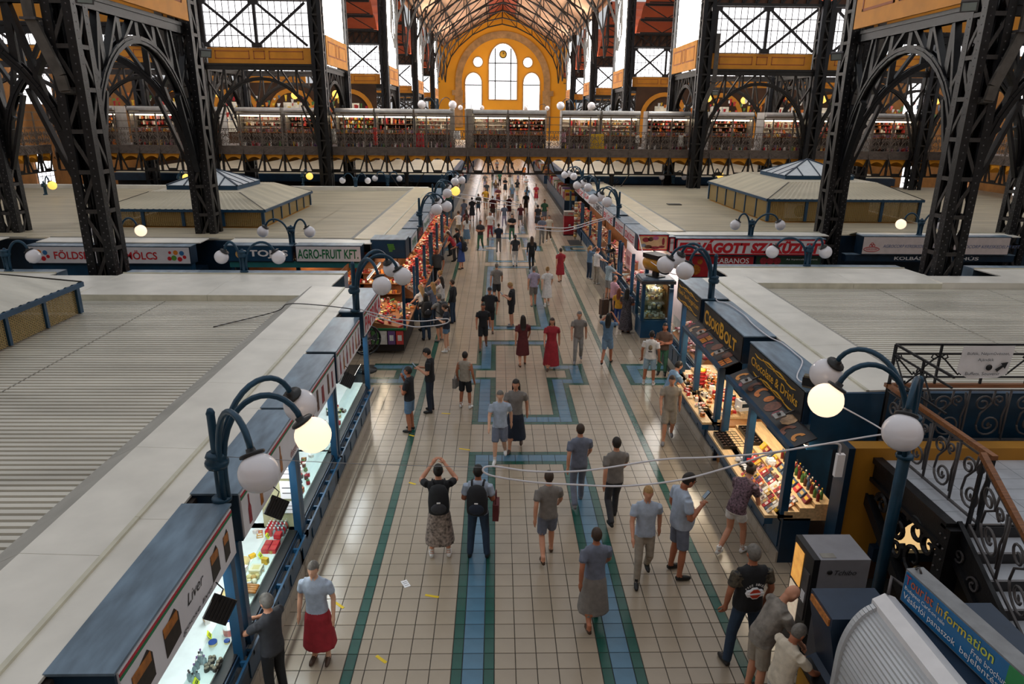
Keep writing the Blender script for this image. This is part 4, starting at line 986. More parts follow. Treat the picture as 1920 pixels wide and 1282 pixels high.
t = sign_box('dark green poster board with sausage slices under the large red sign', 9.75, 12.25, 25.62, 25.9, 1.3, 2.14, 'y-', mat('poster_green', '#1f3a2a', .5, 0, .15)); ftext(t, 'y-', 'Az ínyencek kedvenc', 10.9, 12.1, 1.97, 2.05, offw, 0, 0, 25.62)
for k in range(3): MB().lathe([(.14, -.004), (.14, 0)], 12, (10.05 + k * .26, 25.598, 1.95), ax='y', smooth=False).build('sausage_slice_picture', cherry, t, world=True)
t = sign_box('pale pink sign lettered AGROCORP behind the right columns', 13.9, 19.6, 25.95, 26.5, 2.15, 2.85, 'y-', mat('sign_pinkish', '#d9ccc9', .45, 0, .05))
for cx, cw in ((14.1, 2.1), (16.9, 2.5)):
    ftext(t, 'y-', 'AGROCORP KERESKEDELMI KFT', cx + .6, cx + .6 + cw, 2.42, 2.54, mat('print_bluegrey', '#5a6f9a', .5), 0, .2, 25.95); ftext(t, 'y-', 'AGROCORP', cx - .05, cx + .4, 2.32, 2.4, red, 0, 0, 25.95)
    MB().tube([(cx + .17 + .3 * math.cos(a), 25.925, 2.36 + .09 * math.sin(a)) for a in [2 * PI * i / 16 for i in range(17)]], .012, 4).build('oval_logo', red, t, world=True)
    for dx, dz in ((0, .2), (-.05, .14), (.06, .14)): MB().tube([(cx + .17 + dx + .05 * math.cos(a), 25.925, 2.36 + dz + .05 * math.sin(a)) for a in [2 * PI * i / 10 for i in range(11)]], .01, 4).build('clover_logo', red, t, world=True)
t = sign_box('dark blue fascia lettered KOLBÁSZ under the pale pink sign', 13.4, 20.0, 26.1, 26.4, 1.85, 2.12, 'y-', blue_d); ftext(t, 'y-', 'KOLBÁSZ', 15.3, 16.6, 1.92, 2.08, white, .02, 0, 26.1); ftext(t, 'y-', 'HÚS', 17.9, 18.6, 1.92, 2.08, white, .02, 0, 26.1)
for i, (ya, yb, s_, lm, lab) in enumerate(((26.3, 28.6, 'SZAKÜZLET', red, 'white sign with red letters SZAKÜZLET facing the aisle'), (28.8, 31.0, 'FELVÁGOTT', red, 'white sign with red letters FELVÁGOTT facing the aisle'), (31.6, 34.6, 'BÜFÉ', red, 'white aisle sign third on the second right front'), (34.9, 38.0, 'CSEMEGE', iron_g, 'white aisle sign fourth on the second right front'), (38.2, 42.5, 'SAJT', red, 'white aisle sign fifth on the second right front'), (42.8, 47.9, 'MÉZ', red, 'white aisle sign at the far end of the second right front'))):
    t = sign_box(lab, 5.3, 5.93, ya, yb, 2.3, ZT, 'x-', offw)
    ftext(t, 'x-', s_, ya + .15, yb - .15, 2.38, 2.74, lm, .02, .1, 5.3)
# ================================================================ GLOBE LAMPS
def globe_lamp(x, y, z, label, arms, lit=(), post_h=1.1, r=.205, down=0.0, group='globe lamps on the stall roofs', lm=None):
    """arms: globe centres relative to post base"""
    t = thing('globe_lamp', label, 'lamp', (x, y, z), 0, group)
    MB().lathe([(.075, -down), (.075, 0), (.05, .02), (.045, post_h - .05), (.05, post_h - .03), (.03, post_h + .02), (0, post_h + .035)], 10).build('post', lampblue, t)
    MB().lathe([(.11, .42), (.13, .46), (.13, .5), (.1, .53), (.12, .56), (.1, .6)], 12).lathe([(.11, 0), (.11, .04), (.08, .06)], 12).build('collar', lampblue, t)
    for k, (gx, gy, gz) in enumerate(arms):
        L = math.hypot(gx, gy); ux, uy = gx / L, gy / L
        o = .07; zs_ = min(.5, post_h * .3); hi = max(post_h, gz + r) + .28; e_ = (L - r * .55, gz + r * .85)
        c0, c1, c2, c3 = (o, zs_), (o, hi), (e_[0] - .12 * L, hi + .12), e_
        bz = lambda f, q: (1 - f) ** 3 * c0[q] + 3 * f * (1 - f) ** 2 * c1[q] + 3 * f * f * (1 - f) * c2[q] + f ** 3 * c3[q]
        pts = [(ux * o, uy * o, .03)] + [(ux * bz(i / 14, 0), uy * bz(i / 14, 0), bz(i / 14, 1)) for i in range(15)]
        ar = MB(); ar.tube(pts, .034, 8); ar.build('arm', lampblue, t)
        g = ob('globe', MB().sphere((0, 0, 0), r, 20, 14).mesh('globe', (lm or globe_on) if k in lit else globe_m), t, loc=(gx, gy, gz))
        d = (Vector(pts[-1]) - Vector((gx, gy, gz))).normalized()
        cp = MB().lathe([(.12, r * .9), (.13, r * .97), (.12, r * 1.06), (.05, r * 1.1), (.045, r * 1.3)], 14)
        cp.xform(d.to_track_quat('Z', 'Y').to_matrix().to_4x4()); cp.build('cap', black, g)
    return t
fanL = [(.72, .85, .8), (1.08, .02, .8), (.75, -.8, .78)]; fanR = [(-.72, .95, .8), (-1.15, 0, .8), (-.68, -.9, .78)]
globe_lamp(-3.1, 6.98, ZT, 'three globe lamp at the lower left, middle globe lit', fanL, (1,), r=.2)
globe_lamp(-3.15, 15.0, ZT, 'three globe lamp with unlit globes at the far end of the near left block', fanL, (), r=.2)
globe_lamp(5.3, 8.0, ZT, 'tall three globe lamp on a floor post beside the iron staircase, one globe lit', fanR, (1,), r=.215, down=ZT)
globe_lamp(5.2, 16.15, ZT, 'three globe lamp between the black sign boxes on the right', [(-.7, .85, .8), (-1.12, .3, .8), (-.8, -.3, .78)], (), r=.21)
for y, lit, lab in ((27.6, (), 'nearest'), (33.6, (1,), 'middle, with one yellow lit globe,'), (39.6, (), 'farthest')): globe_lamp(-3.05, y, ZT, '%s three globe lamp along the second left front' % lab, fanL, lit, r=.22, lm=globe_y)
for y, lab in ((30.6, 'nearest'), (37.0, 'middle'), (44.0, 'farthest')): globe_lamp(5.35, y, ZT, '%s three globe lamp along the second right front' % lab, fanR, (), r=.22)
pair = [(-.78, 0, .42), (.75, 0, .42)]
for x, y, lab, lit in ((-6.92, 23.5, 'two globe lamp above the AGRO-FRUIT and TOJÁS signs', ()), (-7.0, 19.05, 'two globe lamp on the back edge of the near left roof', ()), (9.5, 25.75, 'two globe lamp above the big red FELVÁGOTT sign', ()), (9.3, 20.3, 'two globe lamp on the back edge of the near right roof', ()), (-12.7, 23.55, 'two globe lamp above the FÖLDSÉG sign, one globe lit', (1,)), (-13.4, 19.0, 'two globe lamp at the left edge in front of the FÖLDSÉG sign', ()), (16.2, 26.25, 'two globe lamp above the AGROCORP sign, one globe lit', (0,)), (17.0, 20.3, 'two globe lamp at the right edge in front of the AGROCORP sign', ()), (-8.6, 43.3, 'two globe lamp at the back of the second left roof', ()), (-6.9, 44.9, 'two globe lamp behind the second left roof, further back', ()), (11.9, 47.7, 'two globe lamp at the back of the second right roof', ())):
    ar_ = {(-6.92, 23.5): (-.95, .62), (-7.0, 19.05): (-.58, .98), (9.5, 25.75): (-.62, 1.08), (9.3, 20.3): (-1.1, .5)}.get((x, y), (-.78, .75))
    globe_lamp(x, y, ZT, lab, [(ar_[0], 0, .42), (ar_[1], 0, .42)], lit, .62, .19, down=ZT if y > 44 and x < 0 else 0)
for x, y, lab in ((-12.3, 45.2, 'single yellow globe lamp left of the third left column'), (14.9, 48.6, 'single yellow globe lamp right of the third right column'), (-19.3, 43.5, 'single lit globe lamp before the market sign far left'), (-24, 38, 'single lit globe lamp at the far left outer aisle'), (27, 30, 'single lit globe lamp at the far right outer aisle')):
    globe_lamp(x, y, ZT, lab, [(.45, 0, .5)], (0,), .7, .22, lm=globe_y, down=ZT if y > 44 else 0)
for x, y, z, lab in ((-6.2, 76, 6.6, 'left tall two globe lamp beyond the bridge'), (8.2, 76, 6.6, 'right tall two globe lamp beyond the bridge'), (-4.6, 130, 7.0, 'left small two globe lamp before the end wall'), (7.0, 130, 7.0, 'right small two globe lamp before the end wall')):
    globe_lamp(x, y, z, lab, [(-1.6, 0, 1.6), (1.6, 0, 1.6)] if y < 100 else [(-1.9, 0, 1.6), (1.9, 0, 1.6)], (), 2.2, .42, down=z)
# ================================================================ STALL FRONTS AND GOODS
tile_kick = mat('kick_tile', '#a59a8b', .35, 0, .1, 2)
ctr_white = mat('counter_white', '#dfe9e6', .3, 0, .04)
lampw = mat('tube_lamp_white', '#f4fbff', .4, 0, 0, emit=6)
lampwm = mat('tube_lamp_warm', '#ffe0b0', .4, 0, 0, emit=6)
gl = glass()
def tube_lamp(label, x, y0, y1, z, col, watts, warm=True):
    t = thing('tube_lamp', label, 'lamp', (x, (y0 + y1) / 2, z), 0, 'tube lamps inside the stalls')
    MB().tube([(0, -(y1 - y0) / 2, 0), (0, (y1 - y0) / 2, 0)], .018, 6).build('tube', lampwm if warm else lampw, t)
    MB().box(-.03, .03, -(y1 - y0) / 2, (y1 - y0) / 2, .02, .05).build('fitting', white, t)
    L = D.lights.new('tube_light', 'AREA'); L.shape = 'RECTANGLE'; L.size = .12; L.size_y = (y1 - y0); L.energy = watts; L.color = col
    lo = D.objects.new('tube_light', L); COL.objects.link(lo); lo.parent = t; lo.location = (0, 0, -.03)
    return t
def stall_front(label, s, xf, y0, y1, ztop=2.25, zc=.88, posts=(), back=None, ladder=True, depth=.62, cm=None, glassf=True, kick=True):
    """s: +1 = opens towards +x (left side of aisle)"""
    t = thing('market_stall', label, 'stall', (xf, (y0 + y1) / 2, 0), 0, 'stall fronts along the aisle'); W = dict(world=True)
    X = lambda d: xf - s * d
    def bx(d0, d1, ya, yb, z0, z1, m, name):
        a, b = sorted((X(d0), X(d1))); MB().box(a, b, ya, yb, z0, z1).build(name, m, t, **W)
    n = int((y1 - y0) / .287)
    if kick:
        a, b = sorted((X(.02), X(.05)))
        me = MB().box(a, b, -.14, .14, 0, .2).mesh('kick_tile', tile_kick)
        for i in range(n): ob('kick_tile', me, t, loc=(0, y0 + .1435 + i * .287, 0), world=True)
    bx(.05, .5, y0, y1, 0, zc - .06, blue_d, 'base_cabinet')
    for i in range(int((y1 - y0) / .6)):
        bx(.035, .05, y0 + .08 + i * .6, y0 + .54 + i * .6, .26, zc - .16, blue, 'front_panel')
    if ladder:
        m = MB(); xa, xb = sorted((X(-.06), X(.07)))
        m.box(*sorted((X(-.06), X(-.03))), y0, y1, zc - .2, zc - .12); m.box(*sorted((X(.04), X(.07))), y0, y1, zc - .2, zc - .12)
        k = y0
        while k <= y1: m.box(xa, xb, k, k + .04, zc - .2, zc - .13); k += .42
        m.build('ladder_rail', blue, t, **W)
        bx(.07, .2, y0, y1, zc - .12, zc - .03, black, 'dark_glass_band')
    bx(.2 if ladder else -.05, .2 + depth, y0, y1, zc - .05, zc, cm or ctr_white, 'counter_top')
    if glassf: bx(.195, .205, y0 + .05, y1 - .05, zc, zc + .5, gl, 'front_glass')
    for p in posts:
        xa, xb = sorted((X(.0), X(.11))); MB().box(xa, xb, p - .055, p + .055, zc - .12, ztop).build('post', blue, t, **W)
    if back: bx(back[0], back[0] + .05, y0, y1, 0, ztop, back[1], 'back_wall')
    return t
NI = {}
def item(name, me, label, cat, group, loc, rz=0, rx=0, ry=0, sc=None):
    o = ob(name, me, loc=loc, rot=(rx, ry, rz), scale=sc); return tag(o, label, cat, group)
def m_box(w_, d, h, m, m2=None):
    k = ('b', w_, d, h, m.name, m2.name if m2 else '')
    if k not in NI:
        mb = MB().box(-w_ / 2, w_ / 2, -d / 2, d / 2, 0, h)
        if m2: mb.box(-w_ * .36, w_ * .36, -d / 2 - .001, d / 2 + .001, h * .35, h * .75, 1); mb.box(-w_ * .3, w_ * .3, -d * .3, d * .3, h, h + .001, 1)
        NI[k] = mb.mesh('packet', [m, m2 or m])
    return NI[k]
def m_jar(r, h, m, lid):
    k = ('j', r, h, m.name, lid.name)
    if k not in NI: NI[k] = MB().lathe([(r * .85, 0), (r, h * .1), (r, h * .7), (r * .8, h * .8)], 10).lathe([(r * .84, h * .8), (r * .84, h)], 10, m=1).mesh('jar', [m, lid])
    return NI[k]
def m_bottle(r, h, m, cap):
    k = ('bt', r, h, m.name, cap.name)
    if k not in NI: NI[k] = MB().lathe([(r, 0), (r, h * .55), (r * .35, h * .72), (r * .33, h * .88)], 8).lathe([(r * .42, h * .86), (r * .42, h)], 8, m=1).mesh('bottle', [m, cap])
    return NI[k]
def m_tin(r, h, m, lid):
    k = ('t', r, h, m.name, lid.name)
    if k not in NI: NI[k] = MB().lathe([(r, 0), (r, h)], 14, smooth=False).lathe([(r * 1.04, h), (r * 1.04, h + .012), (r * .9, h + .016)], 14, m=1, smooth=False).mesh('tin', [m, lid])
    return NI[k]
def m_card(m):
    k = ('c', m.name)
    if k not in NI: NI[k] = MB().box(-.045, .045, -.004, .004, 0, .085).box(-.03, .03, -.006, -.004, .05, .06, 1).box(-.03, .03, -.006, -.004, .025, .04, 1).mesh('price_card', [m, iron])
    return NI[k]
def m_roll(r, L, m):
    k = ('r', r, L, m.name)
    if k not in NI: NI[k] = MB().tube([(0, -L / 2, r), (0, -L / 2 + r * .5, r), (0, L / 2 - r * .5, r), (0, L / 2, r)], [r * .5, r, r, r * .5], 8).mesh('sausage', m)
    return NI[k]
# ---------------- near left stalls
lab_st = ['near left glass counter with pate tins and price cards', 'near left glass counter with cheeses and red boxes', 'left glass counter with notices on its post, third from the near end', 'left glass counter with jars and a slanted glass, fourth from the near end']
for i, (ya, yb, _) in enumerate(LB[:4]):
    if i == 3: yb = 15.6
    st = stall_front(lab_st[i], 1, -3.03, ya - .14, yb + .1, 2.22, .88, posts=(ya + .02, yb), back=(1.5, dkint))
    tube_lamp('white tube lamp over the %s left counter' % ('near', 'second', 'third', 'fourth')[i], -3.32, ya + .1, yb - .1, 2.16, (.88, .97, 1.0), 26, False)
    sh = thing('wall_shelf', 'dark shelf of dim bottles behind the %s left counter' % ('near', 'second', 'third', 'fourth')[i], 'shelf', (-4.3, ya, 1.0), 0, 'shelves behind the left counters')
    MB().box(-.1, .1, 0, yb - ya, 0, .03).box(-.1, .1, 0, yb - ya, .4, .43).box(-.1, .1, 0, yb - ya, .8, .83).build('boards', shelf_w, sh)
    for k in range(int((yb - ya) / .11)):
        for zz_ in (.03, .43):
            item('bottle', m_bottle(.032, .26, PAL[rnd.choice((3, 12, 10, 2))], PAL[rnd.choice((5, 4, 0))]), 'small dark bottle on the shelf behind the left counters', 'bottle', 'bottles behind the left counters', (-4.3, ya + .06 + k * .11, 1.0 + zz_))
bl_lid = mat('lid_blue', '#2b4fa0', .35, .2); cream_l = mat('lid_cream', '#e2cf93', .5); pink_t = mat('tin_pink', '#c98079', .5); clear_b = mat('bottle_clear', '#c3d6dc', .1, 0, 0, trans=.6); dark_fig = mat('dark_pepper', '#3a3530', .4)
def gcard(x, y, rz=0): item('price_card', m_card(cardm), 'bright yellow price card standing on the near left counter', 'card', 'yellow price cards in the left counters', (x, y, .88), rz=PI / 2 + rz, rx=-.5)
LC = [(-3.38, 7.35, .05, .04, bl_lid, bl_lid, 'blue tin with black label in the near left counter'), (-3.3, 7.15, .075, .09, pink_t, white, 'large pink tin with white lid in the near left counter'), (-3.27, 7.3, .035, .02, cream_l, cream_l, 'small cream tin in the near left counter'), (-3.43, 6.95, .05, .035, cream_l, bl_lid, 'blue lidded tin beside the yellow price card'), (-3.27, 6.98, .035, .025, cream_l, bl_lid, 'smallest blue tin at the counter edge'), (-3.5, 7.42, .04, .05, dark_fig, dark_fig, 'dark jar next to the blue tins')]
for x, y, r, h, m, l, lab in LC: item('tin', m_tin(r, h, m, l), lab, 'tin', 'tins in the near left counter', (x, y, .88))
for x, y, a in ((-3.5, 7.08, .3), (-3.35, 6.32, .1), (-3.45, 6.12, -.1), (-3.3, 6.05, .1), (-3.52, 5.85, 0), (-3.35, 5.6, .2), (-3.4, 8.7, 0), (-3.3, 10.1, .2), (-3.45, 9.2, 0), (-3.35, 12.6, 0), (-3.3, 13.2, 0), (-3.38, 13.8, 0)): gcard(x, y, a)
for k in range(14): item('bottle', m_bottle(.026, .13, clear_b, PAL[rnd.choice((3, 15, 5))]), 'small clear bottle crowded in the near left counter', 'bottle', 'clear bottles in the near left counter', (-3.52 + rnd.uniform(0, .14), 6.35 + rnd.uniform(0, .42), .88))
for k in range(16): item('jar', m_jar(.024, .06, dark_fig, PAL[14]), 'small dark spice jar heaped in the near left counter', 'jar', 'spice jars in the near left counter', (-3.3 + rnd.uniform(-.06, .08), 6.5 + rnd.uniform(0, .26), .88))
for k in range(12): item('jar', m_jar(.035, .08, PAL[rnd.choice((3, 12, 10))], PAL[rnd.choice((5, 10, 3))]), 'dark preserve jar in the lower left corner counter', 'jar', 'preserve jars in the lower left corner', (-3.35 + rnd.uniform(-.15, .1), 4.6 + rnd.uniform(0, .9), .88))
ch_y = mat('cheese_yellow', '#dcc98a', .5, 0, .1); ch_w = mat('cheese_white', '#e9e0c4', .5, 0, .06); saus = mat('sausage_orange', '#b8752c', .4, 0, .2, 14)
for k in range(6): item('cheese_stick', m_roll(.022, .3, saus), 'smoked orange sausage in the stack inside the left counter', 'sausage', 'smoked sausages in the left counter', (-3.33 - .05 * (k % 5), 7.72 + .03 * (k // 5), .88 + .04 * (k // 5)), rz=.15)
for k in range(4): item('cheese_stick', m_roll(.022, .3, saus), 'smoked orange sausage lying crosswise in the left counter', 'sausage', 'smoked sausages in the left counter', (-3.35, 7.86 + .045 * k, .92), rz=PI / 2 - .1)
item('cheese_block', m_box(.16, .16, .09, ch_w, ch_y), 'pale wrapped cheese block in the left counter', 'cheese', 'cheeses in the left counter', (-3.36, 8.35, .88))
for k in range(7): item('cheese_ball', MB().sphere((0, 0, .04), .042, 8, 6).mesh('cheese_ball', rnd.choice((ch_y, ch_w, PAL[4]))), 'small round cheese piled in the left counter', 'cheese', 'round cheeses in the left counter', (-3.3 - rnd.uniform(0, .16), 8.05 + rnd.uniform(0, .2), .88 + .03 * (k % 2)))
item('cheese', m_tin(.05, .03, ch_w, white), 'round cheese box with printed lid in the left counter', 'cheese', 'cheeses in the left counter', (-3.38, 7.98, .9))
item('cheese_log', m_roll(.06, 1.0, ch_y), 'long pale cheese log lying along the left counter', 'cheese', 'cheeses in the left counter', (-3.58, 8.1, .88))
for k in range(5): item('gift_box', m_box(.1, .12, .07, red, PAL[13]), 'bright red gift box in the left counter behind the post', 'box', 'red boxes in the left counter', (-3.28 - .11 * (k % 2), 8.85 + .13 * (k // 2), .88 + .07 * (k // 4)))
for k in range(30):
    item('bottle', m_bottle(.028, .15, red if k % 10 > 2 else clear_b, white), 'small drink bottle with red label standing in rows in the left counter', 'bottle', 'red labelled bottles in the left counter', (-3.26 - .06 * (k % 5), 9.25 + .065 * (k // 5), .88))
for k in range(40):
    i0 = 9.75 if k < 20 else 12.3
    item('jar', m_jar(.035, .09, PAL[rnd.choice((0, 5, 3, 12, 1))], PAL[rnd.choice((0, 5, 10))]), 'jar in the third and fourth left counters', 'jar', 'jars in the farther left counters', (-3.27 - rnd.uniform(0, .3), i0 + rnd.uniform(0, 2.0), .88))
tk = thing('lit_sign', 'backlit cream sign lettered TOKAJI under the left sign boxes', 'sign', (-3.72, 7.6, 1.78))
MB().box(-.04, 0, -.75, .75, 0, .36).build('light_box', mat('tokaji_lit', '#f6dfae', .4, 0, 0, emit=1.1), tk); text('TOKAJI', 1.2, .2, gold, tk, (-3.715, 7.0, 1.86), (0, 1, 0), (0, 0, 1), .02)
for i, (y, z, h_) in enumerate(((9.56, 1.75, .24), (9.56, 1.4, .3), (9.56, 1.15, .2))): tag(MB().box(-.1, .1, -.006, .006, 0, h_).box(-.07, .07, -.008, -.006, h_ * .3, h_ * .35, 1).box(-.07, .07, -.008, -.006, h_ * .6, h_ * .65, 1).build('paper_notice', [white, iron_g], loc=(-3.2, y - .1, z)), 'white paper notice on the counter partition, %s one' % ('top', 'middle', 'bottom')[i], 'notice', 'paper notices on the left partition')
tag(MB().box(-3.62, -3.08, 9.5, 9.54, .88, 2.2).build('partition_panel', mat('partition', '#b9b58f', .4, 0, .08)), 'pale partition board between the second and third left counters', 'partition')
# clip spot lamps (black square floods hung under left signs)
for x, y, z, lab in ((-2.86, 6.05, 2.12, 'black square flood lamp hanging below the liver sign'), (-2.88, 8.05, 2.1, 'black square flood lamp below the bottle sign'), (-2.9, 12.7, 2.1, 'black square flood lamp below the fourth left sign')):
    t = thing('flood_lamp', lab, 'lamp', (x, y, z), .3, 'black flood lamps under the left signs')
    MB().box(-.12, .12, -.03, .03, -.13, .13).build('housing', black, t, rot=(-.5, .6, 0)); fm = MB()
    for k in range(7): fm.box(-.11 + k * .035, -.1 + k * .035, -.045, -.03, -.12, .12)
    fm.build('cooling_fins', black, t, rot=(-.5, .6, 0)); MB().tube([(0, 0, .1), (.05, .05, .2), (-.02, .12, .25)], .008, 5).build('cable', black, t)
for i, (ya, yb, _) in enumerate(LB[:4]):
    for k in range(26):
        x = -3.28 - rnd.uniform(0, .42); y = rnd.uniform(ya + .15, yb - .1)
        if i == 0 and y > 5.9: y = rnd.uniform(ya + .2, 5.8)
        c = [(3, 5, 10, 4), (4, 5, 11, 1, 0), (0, 5, 8, 3, 12), (3, 12, 10, 5)][i]
        item('packet', m_box(.09, .06, rnd.choice((.05, .09)), PAL[rnd.choice(c)], PAL[rnd.choice((5, 11, 4))]), 'small packet among the goods of the %s left counter' % ('near', 'second', 'third', 'fourth')[i], 'packet', 'packets in the left counters', (x, y, .88), rz=rnd.uniform(0, 3))
# stall ceilings behind the sign boxes
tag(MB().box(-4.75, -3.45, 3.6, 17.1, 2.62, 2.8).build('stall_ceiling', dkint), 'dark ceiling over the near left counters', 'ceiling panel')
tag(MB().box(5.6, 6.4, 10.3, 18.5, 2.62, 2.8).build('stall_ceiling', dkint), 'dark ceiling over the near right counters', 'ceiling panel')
# ---------------- near right chocolate stall
def choc(label, y0, y1, seed):
    t = stall_front(label, -1, 4.62, y0, y1, 2.12, .9, posts=(), back=(1.9, shelf_w), ladder=False, depth=.0, cm=wood_l, glassf=False); W = dict(world=True)
    for d0, d1, z in ((4.36, 4.68, .9), (4.68, 4.92, .96), (4.92, 5.16, 1.03), (5.16, 5.45, 1.1)):
        MB().box(d0, d1, y0, y1, z - .05 if d0 < 4.4 else .8, z).build('tier_shelf', wood_l, t, **W)
    MB().box(4.36, 4.5, y0, y1, .74, .85).build('counter_apron', blue, t, **W)
    # sloping poster canopy and beam
    a, b = (5.02, 2.28), (4.66, 2.12)
    MB().prism([(a[0], a[1]), (b[0], b[1]), (b[0], b[1] - .02), (a[0], a[1] - .02)], lambda u, v, d: (u, d, v), y0, y1).build('poster_canopy', mat('poster_black', '#201c1e', .35, 0, .3, 8), t, **W)
    MB().box(4.6, 4.68, y0, y1, 2.05, 2.13).build('canopy_beam', blue, t, **W)
    r = random.Random(seed)
    for k in range(int((y1 - y0) / .3)):
        f = r.uniform(.25, .75); y = y0 + .2 + k * .3; x = a[0] + (b[0] - a[0]) * f; z = a[1] + (b[1] - a[1]) * f + .006; c = r.choice(('#d77a2a', '#7d4a35', '#a84a52', '#c9a27a', '#8f2f3a', '#e0913c'))
        mm = MB(); n = 9; rr = r.uniform(.09, .17); ty = r.choice((0, 0, 1, 2))
        if ty == 1:
            for q in range(3):
                for g_ in range(2): mm.add([(x + (g_ - 1) * .13 + u, y + (q - 1) * .09 + v, z - (a[1] - b[1]) / (a[0] - b[0]) * (-(g_ - 1) * .13 - u)) for u, v in ((0, 0), (.11, 0), (.11, .075), (0, .075))], [(0, 1, 2, 3)])
        for q in range(n if ty != 1 else 0):
            a0 = PI * 1.2 * q / n; a1 = PI * 1.2 * (q + 1) / n; du = Vector((a[0] - b[0], 0, a[1] - b[1])).normalized(); dv = Vector((0, 1, 0)); o_ = Vector((x, y, z))
            P = lambda rad, an: o_ + du * rad * math.cos(an) + dv * rad * math.sin(an)
            mm.add([P(rr, a0 * (1 if ty == 0 else 1.66)), P(rr, a1 * (1 if ty == 0 else 1.66)), P(rr * (.45 if ty == 0 else .02), a1 * (1 if ty == 0 else 1.66)), P(rr * (.45 if ty == 0 else .02), a0 * (1 if ty == 0 else 1.66))], [(0, 1, 2, 3)])
        mm.build('printed_slice', mat('poster_' + c[1:], c, .4, 0, .25, 15), t, **W)
    for y in (y0 + .08, (y0 + y1) / 2 + .2, y1 - .08): MB().box(4.62, 4.74, y - .06, y + .06, .9, 2.1).build('post', blue, t, **W)
    return t
choc('near right chocolate stall with tiered wooden counter of bars and bottles', 9.75, 12.95, 5)
choc('right sweets stall under the Csokibolt sign with red display stand', 13.35, 16.4, 6)
tube_lamp('warm tube lamp over the chocolate counter', 4.95, 9.9, 12.8, 2.06, (1, .84, .62), 34); tube_lamp('warm tube lamp over the sweets counter', 4.95, 13.9, 16.2, 2.06, (1, .84, .62), 30)
barcols = [PAL[i] for i in (1, 5, 8, 11, 13, 2, 6, 15, 9, 12, 0, 14)]
def barpack(x, y, z, g): item('chocolate_bar', m_box(.075, .02, .15, rnd.choice(barcols), rnd.choice((PAL[5], PAL[12], PAL[3], PAL[4]))), 'wrapped chocolate bar leaning on the tiered wooden counter', 'chocolate bar', 'chocolate bars on the right counter', (x, y, z), rz=PI / 2 + rnd.uniform(-.1, .1), rx=.85)
for k in range(24):
    y = 9.85 + k * .088
    if y < 11.15:
        barpack(4.43, y, .9, 0); barpack(4.57, y + .03, .9, 0)
    if y < 11.75: barpack(4.74, y, .96, 0)
    if y < 11.2 and k % 3: barpack(4.85, y + .04, .96, 0)
    if k % 2: item('gift_box', m_box(.13, .05, .14, rnd.choice((red, PAL[2], PAL[8], PAL[11])), PAL[rnd.choice((12, 4, 11))]), 'printed gift box standing on the third tier of the right counter', 'box', 'gift boxes on the right counter', (5.06, y, 1.03), rz=PI / 2, rx=.7)
for k in range(26): item('bottle', m_bottle(.028, .2, PAL[rnd.choice((3, 12, 8, 2, 10))], PAL[rnd.choice((0, 5, 8, 11, 3))]), 'small liquor bottle in the back row of the right counter', 'bottle', 'liquor bottles on the right counter', (5.24 + .08 * (k % 2), 9.85 + k * .062, 1.1))
for k in range(4): item('white_cup', m_jar(.05, .1, white, white), 'white cup with lid beside the post on the right counter', 'cup', 'white cups on the right counter', (4.98 + .06 * (k % 2), 11.2 + .1 * (k // 2), 1.03))
for k in range(3): item('white_cup', m_jar(.055, .07, white, offw), 'low white tub in front of the black trays', 'tub', 'white tubs on the right counter', (4.62 - .08 * (k % 2), 11.62 + .1 * (k // 2), .9))
tr_m = mat('tray_black', '#1e1815', .4); 
def tray(x, y, z, nx, ny, lab, rx=0):
    t = thing('compartment_tray', lab, 'tray', (x, y, z)); W = .11; m = MB(); m.box(0, nx * W, 0, ny * W, 0, .01)
    for i in range(nx + 1): m.box(i * W - .004, i * W + .004, 0, ny * W, 0, .07)
    for j in range(ny + 1): m.box(0, nx * W, j * W - .004, j * W + .004, 0, .07)
    m.build('frame', tr_m, t)
    me = MB().sphere((0, 0, .02), .032, 6, 4).mesh('praline', mat('praline', '#4a2c1a', .35, 0, .3, 20))
    for i in range(nx):
        for j in range(ny):
            for dx, dy in ((.035, .04), (.075, .07)): ob('praline', me, t, loc=(i * W + dx, j * W + dy, .01))
tray(4.42, 12.1, .9, 4, 6, 'black compartment tray of pralines at the far end of the chocolate counter'); tray(4.92, 12.0, 1.03, 2, 7, 'narrow black tray with chocolate sticks on the upper tier')
for k in range(4): item('gift_box', m_box(.16, .12, .03, tr_m, white), 'flat black box with white truffles on the front of the right counter', 'box', 'flat truffle boxes on the right counter', (4.58 + .02 * (k % 2), 11.25 + .09 * k, .9 + .0))
item('gift_box', m_box(.14, .1, .07, red, PAL[13]), 'bright red box among the flat truffle boxes', 'box', None, (4.72, 11.5, .96))
for k in range(110):
    sx_ = 4.42 + rnd.uniform(0, .9); item('sweet_packet', m_box(rnd.choice((.08, .11)), .07, rnd.choice((.05, .09)), rnd.choice((PAL[3], PAL[3], PAL[5], PAL[1], PAL[0], PAL[4], PAL[6])), PAL[rnd.choice((5, 0, 4, 3))]), 'small sweet packet on the front tiers under the Csokibolt sign', 'packet', 'sweet packets under the Csokibolt sign', (sx_, 13.5 + rnd.uniform(0, 2.7), .9 if sx_ < 4.66 else .96 if sx_ < 4.9 else 1.03 if sx_ < 5.14 else 1.1), rz=rnd.uniform(0, 3))
t = thing('display_stand', 'red and yellow tiered sweet stand under the Csokibolt sign', 'display stand', (4.85, 15.3, .96))
for k in range(5): MB().lathe([(.13, k * .09), (.13, k * .09 + .02)], 8).build('tier', red, t); MB().lathe([(.11, k * .09 + .02), (.09, k * .09 + .07)], 8).build('sweets', PAL[11] if k == 4 else PAL[13], t)
item('register', m_box(.3, .22, .22, white, mat('screen_dark', '#39424b', .2)), 'white cash register box on the wooden counter between the sweets stalls', 'cash register', None, (5.3, 13.6, 1.1), rz=.2)
